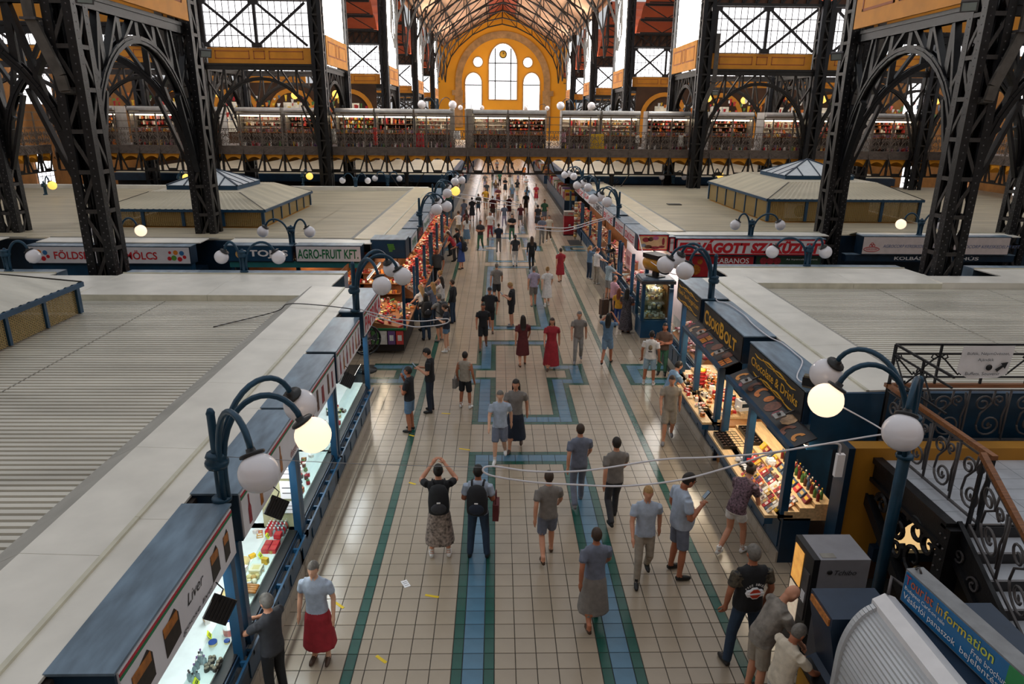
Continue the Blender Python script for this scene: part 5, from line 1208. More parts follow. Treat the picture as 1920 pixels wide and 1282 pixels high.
tag(MB().box(4.75, 5.6, 13.0, 13.35, 0, .98).build('counter_cabinet', mat('slat_wood', '#a9713c', .5, 0, .25, 4, stretch=(30, 1, 1))), 'slatted brown wooden cabinet between the two right stalls', 'cabinet')
for y, lab in ((10.6, 'lowest'), (12.2, 'second'), (13.9, 'third'), (15.3, 'fourth')):
    t = thing('spot_lamp', lab + ' silver spot lamp clipped under the black right signs', 'lamp', (4.78, y, 2.28), 0, 'silver spot lamps under the right signs')
    MB().box(-.12, .06, -.09, .09, 0, .035).build('housing', silver, t, rot=(0, -.4, 0)); MB().bar((.05, 0, .02), (.25, 0, .12), .025).build('arm', iron_g, t); MB().box(-.05, .0, -.03, .03, .035, .07).build('driver', iron_g, t, rot=(0, -.4, 0))
# ---------------- second row fronts
pork = [mat('meat_%d' % i, c, .35, 0, .25, 18) for i, c in enumerate(('#c87f86', '#a84a52', '#e0a9a8', '#8f2f35', '#d8c2b8'))]
def heap(label, cat, group, x0, x1, y0, y1, z0, z1, n, pal, shapes='bjr', lean=0, name=None):
    for k in range(n):
        x = rnd.uniform(x0, x1); y = rnd.uniform(y0, y1); f = (x - x0) / (x1 - x0) if x1 != x0 else 0; z = z0 + (z1 - z0) * (1 - f if lean > 0 else f if lean < 0 else rnd.random() * .3)
        sh = rnd.choice(shapes); m = rnd.choice(pal); l = rnd.choice(pal)
        if sh == 'b': me = m_box(.1, .08, .12, m, l)
        elif sh == 'j': me = m_jar(.05, .12, m, l)
        elif sh == 'r': me = m_roll(.035, .26, m)
        else: me = m_box(.16, .1, .05, m, l)
        item(name or {'b': 'packet', 'j': 'jar', 'r': 'sausage', 'f': 'flat_packet'}[sh], me, label, cat, group, (x, y, z), rz=rnd.uniform(0, 3), rx=rnd.uniform(-.3, .3))
warm_p = [PAL[i] for i in (0, 0, 13, 2, 5, 1, 6, 4, 12, 7)]
# corner souvenir table at the second left corner
t = thing('market_table', 'crowded souvenir table with hanging cloths at the second left corner', 'table', (-3.6, 21.2, 0)); W = dict(world=True)
MB().box(-4.9, -2.75, 20.3, 23.2, .78, .85).build('table_top', shelf_w, t, **W); MB().box(-4.8, -2.85, 20.4, 23.1, .1, .78).build('skirt', dkint, t, **W)
MB().box(-4.9, -2.75, 20.27, 20.3, .8, .86).build('green_edge', greenl, t, **W)
for x, y in ((-2.8, 20.35), (-4.85, 20.35), (-2.8, 23.1)): MB().box(x - .04, x + .04, y - .04, y + .04, .85, 2.2).build('post', blue, t, **W)
for k, (x, c) in enumerate(((-3.7, 10), (-3.45, 1), (-3.2, 15), (-2.95, 13), (-3.95, 9))):
    mm = MB().box(-.11, .11, -.01, .01, -.42, 0); mm.box(-.06, .06, -.015, -.01, -.3, -.12, 1); tag(mm.build('hung_cloth', [PAL[c], PAL[5]], loc=(x, 20.24, .78)), '%s printed cloth hanging from the corner souvenir table' % ['green', 'white and black', 'purple', 'red', 'pink'][k], 'cloth', 'cloths hanging from the corner table')
heap('small souvenir packet heaped on the corner table among shoppers', 'packet', 'souvenirs on the corner table', -4.8, -2.85, 20.4, 23.0, .85, 1.25, 150, warm_p + [PAL[8], PAL[10]], 'bjrf', 1, name='souvenir')
heap('red paprika string or packet hung at the back of the corner table', 'packet', 'red strings at the corner table', -4.8, -4.3, 20.6, 23.0, 1.1, 1.9, 70, [PAL[0], PAL[2], PAL[13], PAL[12]], 'r', name='pepper_string')
rk = thing('goods_rack', 'tall rack crammed with red and brown goods behind the corner table', 'rack', (-4.6, 23.3, 0))
MB().box(-5.0, -3.3, 23.5, 23.55, .8, 2.25).box(-5.05, -5.0, 20.6, 23.5, .8, 2.25).build('back_boards', shelf_w, rk, world=True)
for z in (1.2, 1.55, 1.9): MB().box(-5.0, -3.3, 23.2, 23.5, z, z + .02).box(-5.0, -4.75, 20.6, 23.2, z, z + .02).build('shelf', shelf_w, rk, world=True)
heap('red or brown packet on the tall rack at the corner table', 'packet', 'packets on the corner rack', -4.95, -3.4, 23.25, 23.42, 1.2, 1.22, 36, warm_p, 'bj', name='paprika_bag'); heap('red or brown packet on the tall rack at the corner table', 'packet', 'packets on the corner rack', -4.95, -3.4, 23.25, 23.42, 1.57, 1.58, 36, warm_p, 'bj', name='paprika_bag'); heap('red or brown packet on the tall rack at the corner table', 'packet', 'packets on the corner rack', -4.95, -3.4, 23.25, 23.42, 1.92, 1.93, 36, warm_p, 'bj', name='paprika_bag')
heap('red or brown packet on the tall rack at the corner table', 'packet', 'packets on the corner rack', -4.97, -4.8, 20.7, 23.1, 1.2, 1.22, 30, warm_p, 'bj', name='paprika_bag'); heap('red or brown packet on the tall rack at the corner table', 'packet', 'packets on the corner rack', -4.97, -4.8, 20.7, 23.1, 1.57, 1.58, 30, warm_p, 'bj', name='paprika_bag'); heap('red or brown packet on the tall rack at the corner table', 'packet', 'packets on the corner rack', -4.97, -4.8, 20.7, 23.1, 1.92, 1.93, 30, warm_p, 'bj', name='paprika_bag')
tag(MB().lathe([(.1, 0), (.16, .25), (.12, .5), (.15, .62), (.08, .75)], 10).build('plush_bag', PAL[15], loc=(-4.2, 20.7, 1.0)), 'purple plush bag hanging at the corner table', 'bag')
tube_lamp('warm lamp over the corner souvenir table', -3.9, 20.6, 23.0, 2.3, (1, .8, .55), 36)
# long open fronts, left
for i, (ya, yb, n, lab) in enumerate(((24.0, 29.2, 150, 'left paprika stall heaped with red packets beyond the corner table'), (29.6, 35.4, 120, 'left sausage stall with red goods before the middle lamp'), (35.8, 43.2, 110, 'left stall with mixed goods near the bridge'))):
    st = stall_front(lab, 1, -2.75, ya, yb, 2.3, .9, posts=(ya + .1, (ya + yb) / 2, yb - .1), back=(1.5, shelf_w), ladder=False, depth=.9, cm=shelf_w, glassf=False, kick=False)
    heap('red packet heaped on the %s' % lab, 'packet', 'goods on the %s' % lab, -3.6, -2.75, ya + .1, yb - .1, .9, 1.5, n, warm_p, 'bjrf', 1, name=('paprika_packet', 'wrapped_sausage', 'grocery_packet')[i])
    tube_lamp('warm lamp over the ' + lab, -3.6, ya + .3, yb - .3, 2.25, (1, .78, .5), 50)
heap('red pepper string hanging under the second left signs', 'pepper string', 'pepper strings under the second left signs', -3.1, -2.95, 24.3, 35, 1.7, 2.2, 80, [PAL[0], PAL[2], PAL[13]], 'r', name='pepper_string')
# AGRO-FRUIT front facing the cross aisle
t = thing('market_stall', 'fruit stall with orange lit crates under the AGRO-FRUIT sign', 'stall', (-6.5, 23.8, 0)); MB().box(-9.0, -4.6, 23.6, 24.6, 0, .85).build('counter', blue_d, t, **W); MB().box(-9.0, -4.6, 23.25, 23.4, 2.1, 2.3).build('teal_beam', mat('teal', '#1f6f74', .5, 0, .1), t, **W); MB().box(-9, -4.6, 25.0, 25.1, 0, 2.3).build('back_wall', shelf_w, t, **W)
for x in (-9.0, -6.8, -4.65): MB().box(x - .06, x + .06, 23.5, 23.62, 0, 2.3).build('post', blue, t, **W)
heap('fruit in the crates under the AGRO-FRUIT sign', 'fruit', 'fruit under the AGRO-FRUIT sign', -8.9, -4.7, 23.65, 24.4, .9, 1.3, 80, [PAL[6], PAL[13], PAL[4], PAL[5], PAL[0]], 'bj', name='fruit')
t_ = tube_lamp('warm lamp over the fruit stall', -6.8, 23.75, 24.6, 2.27, (1, .7, .4), 25)
t = thing('market_stall', 'dark vegetable stall front under the FÖLDSÉG sign', 'stall', (-13, 23.8, 0)); MB().box(-15.6, -10.3, 23.6, 24.6, 0, 1.9).build('counter', blue_d, t, **W); MB().box(-15.6, -10.3, 23.3, 23.6, 1.75, 2.18).build('shutter_band', blue, t, **W)
# right: glass corner cabinet and meat stalls
t = thing('glass_cabinet', 'blue framed glass cabinet of jars at the right corner', 'display cabinet', (5.15, 21.95, 0))
MB().box(4.7, 5.6, 21.5, 22.4, 0, .2).build('kick', tile_kick, t, **W); MB().box(4.68, 5.62, 21.48, 22.42, .2, .78).build('base', blue, t, **W)
for x in (4.7, 5.6):
    for y in (21.5, 22.4): MB().box(x - .05, x + .05, y - .05, y + .05, .78, 2.0).build('post', blue, t, **W)
MB().box(4.6, 5.7, 21.4, 22.5, 2.0, 2.1).build('top', iron_g, t, **W); MB().box(4.66, 5.64, 21.46, 22.44, 2.1, 2.14).build('top_plate', blue_top, t, **W)
for xa, xb, ya, yb in ((4.75, 5.55, 21.49, 21.5), (4.69, 4.7, 21.55, 22.35)): MB().box(xa, xb, ya, yb, .8, 1.98).build('glass_pane', gl, t, **W)
MB().box(5.5, 5.56, 21.6, 22.3, .85, 1.9).build('back_board', wood, t, **W); MB().box(4.8, 5.55, 22.28, 22.32, .85, 1.95).build('back_board', mat('cab_back', '#8d7d5c', .6, 0, .2, 8), t, **W)
for z in (.8, 1.1, 1.4, 1.65): MB().box(4.76, 5.5, 21.65, 22.3, z, z + .015).build('shelf', gl if z > 1 else wood_l, t, **W)
heap('small jar on the shelves of the right glass cabinet', 'jar', 'jars in the right glass cabinet', 4.8, 5.45, 21.6, 22.2, .83, .85, 30, [PAL[4], PAL[14], PAL[5], PAL[1]], 'j', name='honey_jar')
for z in (1.12, 1.42, 1.67): heap('small jar on the shelves of the right glass cabinet', 'jar', 'jars in the right glass cabinet', 4.8, 5.45, 21.7, 22.2, z, z, 14, [PAL[4], PAL[14], PAL[5], PAL[3]], 'j', name='honey_jar')
tube_lamp('small white lamp inside the right glass cabinet', 5.1, 21.65, 22.2, 1.95, (1, .95, .85), 7, False)
t = thing('space_heater', 'yellow and black drum heater on top of the glass cabinet', 'heater', (5.15, 21.95, 2.14), .5)
hm = mat('heater_yellow', '#c78a25', .4, .1, .1)
MB().lathe([(.24, -.45), (.26, -.4), (.26, .35), (.2, .45)], 16, (0, 0, .42), ax='y').build('drum', hm, t); MB().lathe([(.27, -.5), (.27, -.38), (.2, -.38), (.2, -.5)], 16, (0, 0, .42), ax='y').build('front_ring', black, t); MB().box(-.25, .25, -.35, .4, .6, .74).build('hood', black, t)
MB().box(-.06, .06, -.1, .1, 0, .2).box(-.2, .2, -.25, .25, 0, .03).build('stand', black, t); MB().lathe([(.0, -.42), (.2, -.41)], 12, (0, 0, .42), ax='y').build('grille', iron_g, t)
for i, (ya, yb, lab) in enumerate(((22.5, 27.5, 'right butcher counter with pink meat beside the glass cabinet'), (27.8, 33.5, 'right sausage counter before the red ticket machine'), (33.8, 40.5, 'right dark stall with blue posts, third from the corner'), (41.0, 47.8, 'right stall near the bridge with hanging goods'))):
    st = stall_front(lab, -1, 4.95, ya, yb, 2.3, .95, posts=(ya + .1, (ya + yb) / 2, yb - .1), back=(1.4, shelf_w if i > 1 else white), ladder=True, depth=.6, glassf=True)
    if i < 2: tube_lamp('pinkish lamp over the ' + lab, 5.9, ya + .3, yb - .3, 2.25, (1, .82, .78), 55)
    else: tube_lamp('warm lamp over the ' + lab, 5.9, ya + .3, yb - .3, 2.25, (1, .75, .5), 25)
heap('cut of pink meat in the right butcher counter', 'meat', 'meat in the right butcher counter', 5.15, 5.75, 22.6, 27.4, .95, 1.25, 120, pork, 'frb', -1, name='meat_cut')
heap('sausage hanging or lying in the right sausage counter', 'sausage', 'sausages in the right sausage counter', 5.15, 5.75, 27.9, 33.4, .95, 1.4, 90, pork + [PAL[0], PAL[12], PAL[4]], 'rf', -1)
heap('mixed goods packet in the farther right stalls', 'packet', 'goods in the farther right stalls', 5.0, 5.6, 34, 47.6, .95, 1.6, 120, warm_p + [PAL[5], PAL[8], PAL[4]], 'bjrf', -1, name='dry_goods')
for i, (y, lab) in enumerate(((26.2, 'near'), (27.6, 'far'))):
    tag(MB().box(-.02, .02, -.5, .5, 1.55, 2.2).box(-.03, -.02, -.35, .2, 1.7, 2.0, 1).build('meat_poster', [pork[2], pork[1]], loc=(5.05, y, 0)), '%s hanging poster of raw meat under the SZAKÜZLET sign' % lab, 'poster')
# butcher counter glass front below black sign on near right block end (sausages behind pole)
t = stall_front('right counter with pink sausages under the Hungaricum sign', -1, 5.1, 16.6, 19.9, 2.25, .95, posts=(16.7, 18.3, 19.8), back=(1.2, white), ladder=True, depth=.5); heap('pink sausage on the counter under the Hungaricum sign', 'sausage', 'sausages under the Hungaricum sign', 5.3, 5.7, 16.8, 19.7, .95, 1.3, 60, pork, 'rf', -1); tube_lamp('pinkish lamp under the Hungaricum sign', 5.5, 16.8, 19.6, 2.2, (1, .85, .8), 30)

def slope_board(label, xa, za, xb, zb, y0, y1):
    p = [(xa, za), (xb, zb), (xb, min(za, zb) - .08), (xa, min(za, zb) - .08)]
    tag(MB().prism(p, lambda u, v, d: (u, d, v), y0, y1).build('display_board', shelf_w), label, 'display board', 'sloping display boards')
slope_board('sloping board under the goods of the first left open stall', -3.62, 1.48, -2.75, .88, 24.1, 29.1); slope_board('sloping board under the goods of the second left open stall', -3.62, 1.48, -2.75, .88, 29.7, 35.3); slope_board('sloping board under the goods of the third left open stall', -3.62, 1.48, -2.75, .88, 35.9, 43.1)
slope_board('sloping board under the souvenirs of the corner table', -4.8, 1.24, -2.8, .84, 20.35, 23.1)
slope_board('sloping board under the meat of the right butcher counter', 5.1, .93, 5.8, 1.25, 22.6, 27.4); slope_board('sloping board under the right sausage counter goods', 5.1, .93, 5.8, 1.4, 27.9, 33.4); slope_board('sloping board in the farther right stalls, nearer half', 4.98, .93, 5.65, 1.6, 34, 40.4); slope_board('sloping board in the farther right stalls, farther half', 4.98, .93, 5.65, 1.6, 41.1, 47.6); slope_board('sloping board under the pink sausages by the Hungaricum sign', 5.25, .93, 5.75, 1.3, 16.8, 19.7)
# ================================================================ STAIRCASE
LZ = 2.1; W = dict(world=True)
sq = thing('iron_staircase', 'dark iron staircase with scroll railing and pale steps at the right edge', 'staircase', (7.5, 7.6, 0))
tread = mat('stair_tread', '#b7bcc4', .35, 0, .12, 3); rise_m = mat('riser_black', '#15151a', .5)
MB().box(5.8, 10.5, 7.6, 9.95, LZ - .12, LZ - .02).build('landing_slab', iron, sq, **W)
for i in range(8):
    for j in range(8):
        xa, ya = 5.92 + i * .57, 7.62 + j * .29
        MB().box(xa + .004, xa + .566, ya + .004, ya + .286, LZ - .02, LZ).build('landing_tile', tread, sq, **W)
MB().box(5.72, 5.86, 7.55, 9.95, LZ - .04, LZ + .05).box(5.76, 5.84, 7.55, 9.95, LZ - .3, LZ - .04).box(5.72, 5.88, 7.55, 9.95, LZ - .34, LZ - .28).build('edge_beam', iron, sq, **W)
RUN, RISE = .3, .18
for i in range(11):
    y = 7.6 - i * RUN; z = LZ - (i + 1) * RISE
    MB().box(5.95, 8.6, y - RUN - .03, y, z - .03, z).build('tread', tread, sq, **W)
    MB().box(5.95, 8.6, y - .02, y, z, z + RISE - .03).build('riser', rise_m, sq, **W)
st = MB(); a, b = Vector((5.9, 7.6, LZ + .02)), Vector((5.9, 7.6 - 11 * RUN, LZ + .02 - 11 * RISE))
st.bar(a, b, .06, .12); st.bar(a - Vector((0, 0, .38)), b - Vector((0, 0, .38)), .12, .08); st.prism([(7.6, LZ - .02), (7.6, LZ - .36), (7.6 - 11 * RUN, LZ - .36 - 11 * RISE), (7.6 - 11 * RUN, LZ - 11 * RISE)], lambda p, q, d: (d, p, q), 5.88, 5.92)
st.build('string_plate', iron, sq, **W)
for i in range(9):
    y = 7.4 - i * .33; z = LZ - .2 - (7.6 - y) * RISE / RUN
    MB().tube(spiral(0, 0, .11, 0, 1.3, 1 if i % 2 else -1, 16), .014, 4, 0, False).xform(Matrix.Translation((5.86, y, z)) @ Matrix.Rotation(PI / 2, 4, 'Z')).build('string_scroll', iron_g, sq, **W)
# newel plate and fretwork bracket
MB().box(5.72, 5.95, 7.45, 7.65, 0, LZ).build('newel_plate', iron, sq, **W)
rv = MB()
for k in range(12):
    for dy in (.04, .14): rv.sphere((5.715, 7.47 + dy, .2 + k * .16), .018, 6, 4)
rv.build('rivets', iron_g, sq, **W)['kind'] = 'stuff'
br = MB(); br.bar((5.78, 9.85, LZ - .36), (5.78, 7.6, .45), .1, .1); br.bar((5.72, 9.75, LZ - .4), (5.72, 7.6, .33), .04, .16)
br.build('bracket_strut', iron, sq, **W)
fw_ = MB()
for c, z, r, a0, sg in ((9.0, 1.55, .16, 0, 1), (8.55, 1.45, .22, 1.2, -1), (8.1, 1.25, .26, PI, 1), (8.15, 1.65, .2, .3, 1), (7.85, 1.0, .22, PI / 2, -1), (8.5, 1.15, .16, 2.2, 1), (7.85, 1.6, .18, 2.6, -1)):
    pts = [(5.78, c + p[0], z + p[2]) for p in spiral(0, 0, r, a0, 1.25, sg, 18)]; fw_.tube(pts, [.05 - .03 * i / 18 for i in range(19)], 6, 0, False)
fw_.build('fretwork', iron, sq, **W)
# scroll railing panels
def scroll_panel(u0, w_, P, h=.86):
    m = MB(); R = .017
    tb = lambda pts, r=R: m.tube([P(u0 + u, z) for u, z in pts], r, 5, 0, True)
    tb([(0, -.02), (0, h)], .02)
    tb([(p[0], p[2]) for p in spiral(w_ * .62, .26, w_ * .3, PI, 1.5, 1, 22)]); tb([(p[0], p[2]) for p in spiral(w_ * .38, .62, w_ * .22, 0, 1.4, 1, 20)])
    tb([(p[0], p[2]) for p in spiral(w_ * .75, .68, w_ * .14, -PI / 2, 1.3, -1, 16)])
    tb([(w_ * .32, .26), (w_ * .36, .45), (w_ * .58, .62), (w_ * .62, h)]); tb([(w_ * .95, .1), (w_ * .9, .4), (w_ * .96, .6), (w_ * .9, h - .05)])
    m.add([P(u0 + w_ * .62 + .03 * math.cos(a), .26 + .04 * math.sin(a)) for a in [2 * PI * i / 8 for i in range(8)]], [tuple(range(8))])
    return m
def rail_run(name_, n, w_, P, zb=.05, zt=.9):
    for i in range(n): scroll_panel(i * w_, w_, lambda u, z: P(u, z + zb)).build('scroll_panel', iron_g, sq, **W)
    L = n * w_; m = MB()
    m.bar(P(0, zb), P(L, zb), .03, .03); m.bar(P(0, zt), P(L, zt), .03, .02); m.build('flat_rail', iron_g, sq, **W)
    MB().bar(P(-.05, zt + .08), P(L + .02, zt + .08), .075, .06).build('wooden_handrail', wood, sq, **W)
    for u in (0, L): MB().bar(P(u, -.05), P(u, zt + .05), .04, .04, up=(1, 0, 0)).build('baluster', iron, sq, **W)
rail_run('left', 4, .6, lambda u, z: (6.12, 9.95 - u, LZ + z)); rail_run('back', 6, .66, lambda u, z: (6.12 + u, 9.97, LZ + z))
rail_run('flight', 5, .62, lambda u, z: (6.0, 7.55 - u, LZ + z - u * RISE / RUN))
# upper guard frames
gm = MB()
def guard(P, L):
    m = MB(); m.bar(P(0, 1.65), P(L, 1.65), .03, .03); m.bar(P(0, 1.5), P(L, 1.5), .025, .025); m.bar(P(0, 1.12), P(L, 1.12), .025, .025)
    k = 0
    while k <= L + .01:
        m.bar(P(k, 1.0), P(k, 1.65), .03, .03, up=(1, 0, 0))
        for sg in (-1, 1):
            if 0 <= k + sg * .3 <= L: m.tube([P(k, 1.47), P(k + sg * .1, 1.4), P(k + sg * .28, 1.22), P(k + sg * .34, 1.16), P(k + sg * .37, 1.2)], .014, 5); m.tube([P(k + sg * .03, 1.46), P(k + sg * .1, 1.5), P(k + sg * .13, 1.44), P(k + sg * .09, 1.42)], .012, 5)
        k += .72
    m.build('guard_frame', iron, sq, **W)
guard(lambda u, z: (6.12 + u, 9.97, LZ + z), 3.6); guard(lambda u, z: (6.12, 9.95 - u, LZ + z), 1.4)
pn = thing('paper_sign', 'white paper sign about buffets and souvenirs tied to the stair guard', 'sign', (7.5, 9.93, 3.2))
MB().add([(7.15, 9.92, 3.74), (7.95, 9.92, 3.75), (7.9, 9.9, 3.3), (7.75, 9.89, 3.24), (7.3, 9.89, 3.22), (7.1, 9.9, 3.34), (7.15, 9.925, 3.74), (7.95, 9.925, 3.75), (7.9, 9.905, 3.3), (7.75, 9.895, 3.24), (7.3, 9.895, 3.22), (7.1, 9.905, 3.34)], [(5, 4, 3, 2, 1, 0), (6, 7, 8, 9, 10, 11)]).build('sheet', white, pn, **W)
text('Büfék, Népművészet,', .66, .06, iron, pn, (7.2, 9.885, 3.6), (1, 0, 0), (0, 0, 1)); text('Ajándék', .25, .06, iron, pn, (7.38, 9.88, 3.5), (1, 0, 0), (0, 0, 1)); text('Buffets, Souvenir', .54, .06, iron, pn, (7.22, 9.87, 3.28), (1, 0, 0), (0, 0, 1))
MB().prism([(7.68, 3.38), (7.72, 3.34), (7.8, 3.42), (7.83, 3.39), (7.86, 3.5), (7.75, 3.48), (7.78, 3.45)], lambda a, b, d: (a, d, b), 9.875, 9.88).build('arrow', black, pn, **W); MB().lathe([(.05, 0), (.05, .004)], 10, (7.58, 9.876, 3.41), ax='y').build('pot_icon', black, pn, **W)
# ochre wall under the landing with lit arched window
wt = tag(MB().box(5.38, 11, 9.35, 9.6, 0, 2.3).build('wall_stair', mat('stair_ochre', '#b07a1e', .6, 0, .1, 1.5)), 'ochre wall beneath the staircase landing', 'wall', kind='structure')
MB().box(5.3, 5.4, 9.3, 9.62, 0, 2.32).build('corner_trim', blue_d, wt, **W); MB().box(5.3, 11, 9.32, 9.35, 0, .35).build('skirting', mat('brown_base', '#4a2e1a', .6), wt, **W)
t = thing('lit_arch_sign', 'lit half round window with blue frame on the ochre stair wall', 'window', (6.75, 9.33, .55)); n = 14
MB().prism([(.62 * math.cos(PI * i / n), .66 * math.sin(PI * i / n)) for i in range(n + 1)], lambda a, b, d: (a, d, b), -.03, -.02).build('lit_panel', mat('lit_cream', '#f4c98a', .4, 0, .3, 6, emit=.8), t)
fm = MB()
for i in range(n): fm.bar((.68 * math.cos(PI * i / n), -.06, .72 * math.sin(PI * i / n)), (.68 * math.cos(PI * (i + 1) / n), -.06, .72 * math.sin(PI * (i + 1) / n)), .14, .14)
fm.box(-.8, .8, -.12, 0, -.16, .0); fm.box(-.85, -.6, -.14, 0, -.1, .1); fm.build('frame', blue_d, t)
# ================================================================ VENDING MACHINE, TERMINAL, INFO BOOTH
t = thing('vending_machine', 'grey coffee vending machine with lit front beside the staircase', 'vending machine', (4.35, 7.63, 0))
vg = mat('vend_grey', '#88888e', .45, .1, .08, 4)
MB().box(4.08, 4.72, 7.36, 7.92, .03, 1.75).build('cabinet', vg, t, **W); MB().box(4.0, 4.08, 7.36, 7.92, .03, 1.75).build('door', black, t, **W)
MB().box(3.99, 4.0, 7.62, 7.88, 1.15, 1.66).build('lit_picture', mat('coffee_lit', '#d99a4a', .3, 0, .5, 9, emit=.7), t, **W); MB().box(3.99, 4.0, 7.6, 7.88, .62, 1.1).build('menu_panel', mat('menu_lit', '#e8d3b8', .3, 0, .2, 20, emit=.35), t, **W); MB().box(3.985, 4.0, 7.4, 7.56, .8, 1.5).build('keypad_panel', iron_g, t, **W); MB().box(3.98, 3.99, 7.43, 7.53, 1.05, 1.2).build('label', white, t, **W); MB().box(4.12, 4.3, 7.4, 7.5, 1.75, 1.755).build('metal_plate', mat('plate_metal', '#8a8780', .4, .3), t, **W)
text('Tchibo', .28, .07, black, t, (4.28, 7.355, 1.53), (1, 0, 0), (0, 0, 1), 0, .004, .3); text('Simply', .4, .13, black, t, (4.2, 7.355, 1.14), (1, 0, 0), (0, 0, 1), 0, .004, .35); text('ENJOY', .42, .1, black, t, (4.19, 7.355, .98), (1, 0, 0), (0, 0, 1), .01)
MB().lathe([(.035, -.004), (.035, 0)], 10, (4.22, 7.356, 1.57), ax='y').build('bean_logo', black, t, **W)
t = thing('service_terminal', 'dark blue self service terminal with slanted screen in front of the booth', 'terminal', (3.95, 6.35, 0)); tb_ = mat('terminal_blue', '#27384d', .4, .1, .1)
MB().prism([(3.62, 0), (4.35, 0), (4.35, 1.9), (3.62, 1.9), (3.62, 1.75), (3.8, 1.0), (3.62, .9)], lambda a, b, d: (a, d, b), 6.1, 6.62).build('cabinet', tb_, t, **W)
MB().add([(3.64, 6.15, 1.7), (3.64, 6.57, 1.7), (3.78, 6.57, 1.12), (3.78, 6.15, 1.12)], [(0, 1, 2, 3)]).build('screen', mat('screen_black', '#10151b', .12), t, **W)
MB().box(3.6, 3.62, 6.14, 6.58, 1.78, 1.86).build('orange_strip', mat('strip_orange', '#c0793a', .4, 0, .3, 20), t, **W); MB().box(3.58, 3.8, 6.14, 6.58, .9, .96).build('keyboard_shelf', black, t, **W); MB().box(3.6, 3.62, 6.14, 6.58, .35, .85).build('yellow_panel', mat('panel_amber', '#c9942d', .4, 0, .1), t, **W); MB().box(3.595, 3.6, 6.2, 6.36, .45, .75).build('notice', white, t, **W)
t = thing('info_booth', 'tourist information booth with white roll shutter and blue green sign', 'booth', (3.9, 4.6, 0)); slm = mat('shutter_white', '#c6c9cd', .35, .2, .06, 3)
MB().box(4.04, 5.2, 2.6, 5.98, 0, 2.2).build('body', tb_, t, **W)
NS = 30; prof = []
for i in range(NS + 1):
    f = i / NS
    if f < .45: prof.append((3.7, .15 + f / .45 * 1.35))
    else: a = (f - .45) / .55 * PI / 2; prof.append((3.7 + .34 * (1 - math.cos(a)), 1.5 + .66 * math.sin(a)))
for p, q in zip(prof, prof[1:]):
    d = Vector((q[0] - p[0], 0, q[1] - p[1])); nrm = Vector((-d.z, 0, d.x)).normalized(); mid_ = Vector(((p[0] + q[0]) / 2, 0, (p[1] + q[1]) / 2)) + nrm * .014
    mm = MB(); mm.add([(p[0], 2.6, p[1]), (mid_.x, 2.6, mid_.z), (q[0], 2.6, q[1]), (p[0], 5.93, p[1]), (mid_.x, 5.93, mid_.z), (q[0], 5.93, q[1])], [(0, 1, 4, 3), (1, 2, 5, 4)]); mm.build('shutter_slat', slm, t, **W)
em = MB()
for p, q in zip(prof, prof[1:]): em.bar((p[0] - .01, 5.96, p[1] + .01), (q[0] - .01, 5.96, q[1] + .01), .07, .07)
em.build('end_rim', slm, t, **W)
MB().prism([(x, z) for x, z in prof] + [(4.05, .15)], lambda a, b, d: (a, d, b), 5.97, 6.0).build('end_cheek', tb_, t, **W)
MB().prism([(3.96, 2.12), (4.2, 2.12), (4.2, 2.24), (4.08, 2.29), (3.96, 2.22)], lambda a, b, d: (a, d, b), 2.6, 6.03).build('shutter_box', white, t, **W)
MB().tube([(4.1, 6.0, 2.3), (4.2, 6.15, 2.4), (4.3, 6.05, 2.35), (4.3, 5.9, 2.3)], .02, 6).build('cable', iron_g, t, **W)
sg = thing('info_sign', 'slanted sign box lettered Tourist information on top of the booth', 'sign', (4.25, 6.02, 2.22), math.radians(7))
gsign = mat('sign_gradient_blue', '#1d6aa0', .4, 0, .1, 2); ggr = mat('sign_gradient_green', '#2a8a4a', .4, 0, .1, 2)
MB().box(0, .19, -3.2, 0, 0, .38).build('casing', mat('sign_case', '#8b8d90', .45, .2, .15, 6), sg)
for k in range(12): MB().box(-.012, 0, -.02 - (k + 1) * .26, -.02 - k * .26, .02, .36).build('face_tile', gsign if k % 4 < 3 and k < 5 else (ggr if k % 3 else gsign), sg)
def stext(s, y, z, w_, h, m, bold=0): ob('lettering', text_mesh(s, w_, h, m, bold), sg, M=Matrix.Translation((-.014, y, z)) @ Matrix(((0, 0, -1, 0), (-1, 0, 0, 0), (0, 1, 0, 0), (0, 0, 0, 1))))
tc = [mat('tl_%d' % i, c, .5) for i, c in enumerate(('#b8405a', '#c9603a', '#d6a03a', '#d9c23a', '#c9cf4a'))]
stext('T', -.04, .24, .07, .1, tc[0], .01); stext('our', -.12, .24, .18, .075, tc[1], .01); stext('ist', -.32, .24, .11, .1, tc[1], .01); stext('in', -.48, .24, .08, .1, tc[2], .01); stext('form', -.58, .24, .28, .1, tc[3], .01); stext('ation', -.88, .24, .3, .1, tc[4], .01)
stext('Budapest Card-on sale', -.05, .16, .56, .055, white); stext('Vásárlói panaszok', -.05, .05, .72, .09, white); stext('bejelentése', -.83, .05, .5, .085, white); stext('Free brochures', -.95, .15, .45, .06, white)
MB().tube([(.09, -.1, .38), (.09, -.06, .42), (.09, -.02, .38)], .012, 5).build('lifting_eye', iron_g, sg)
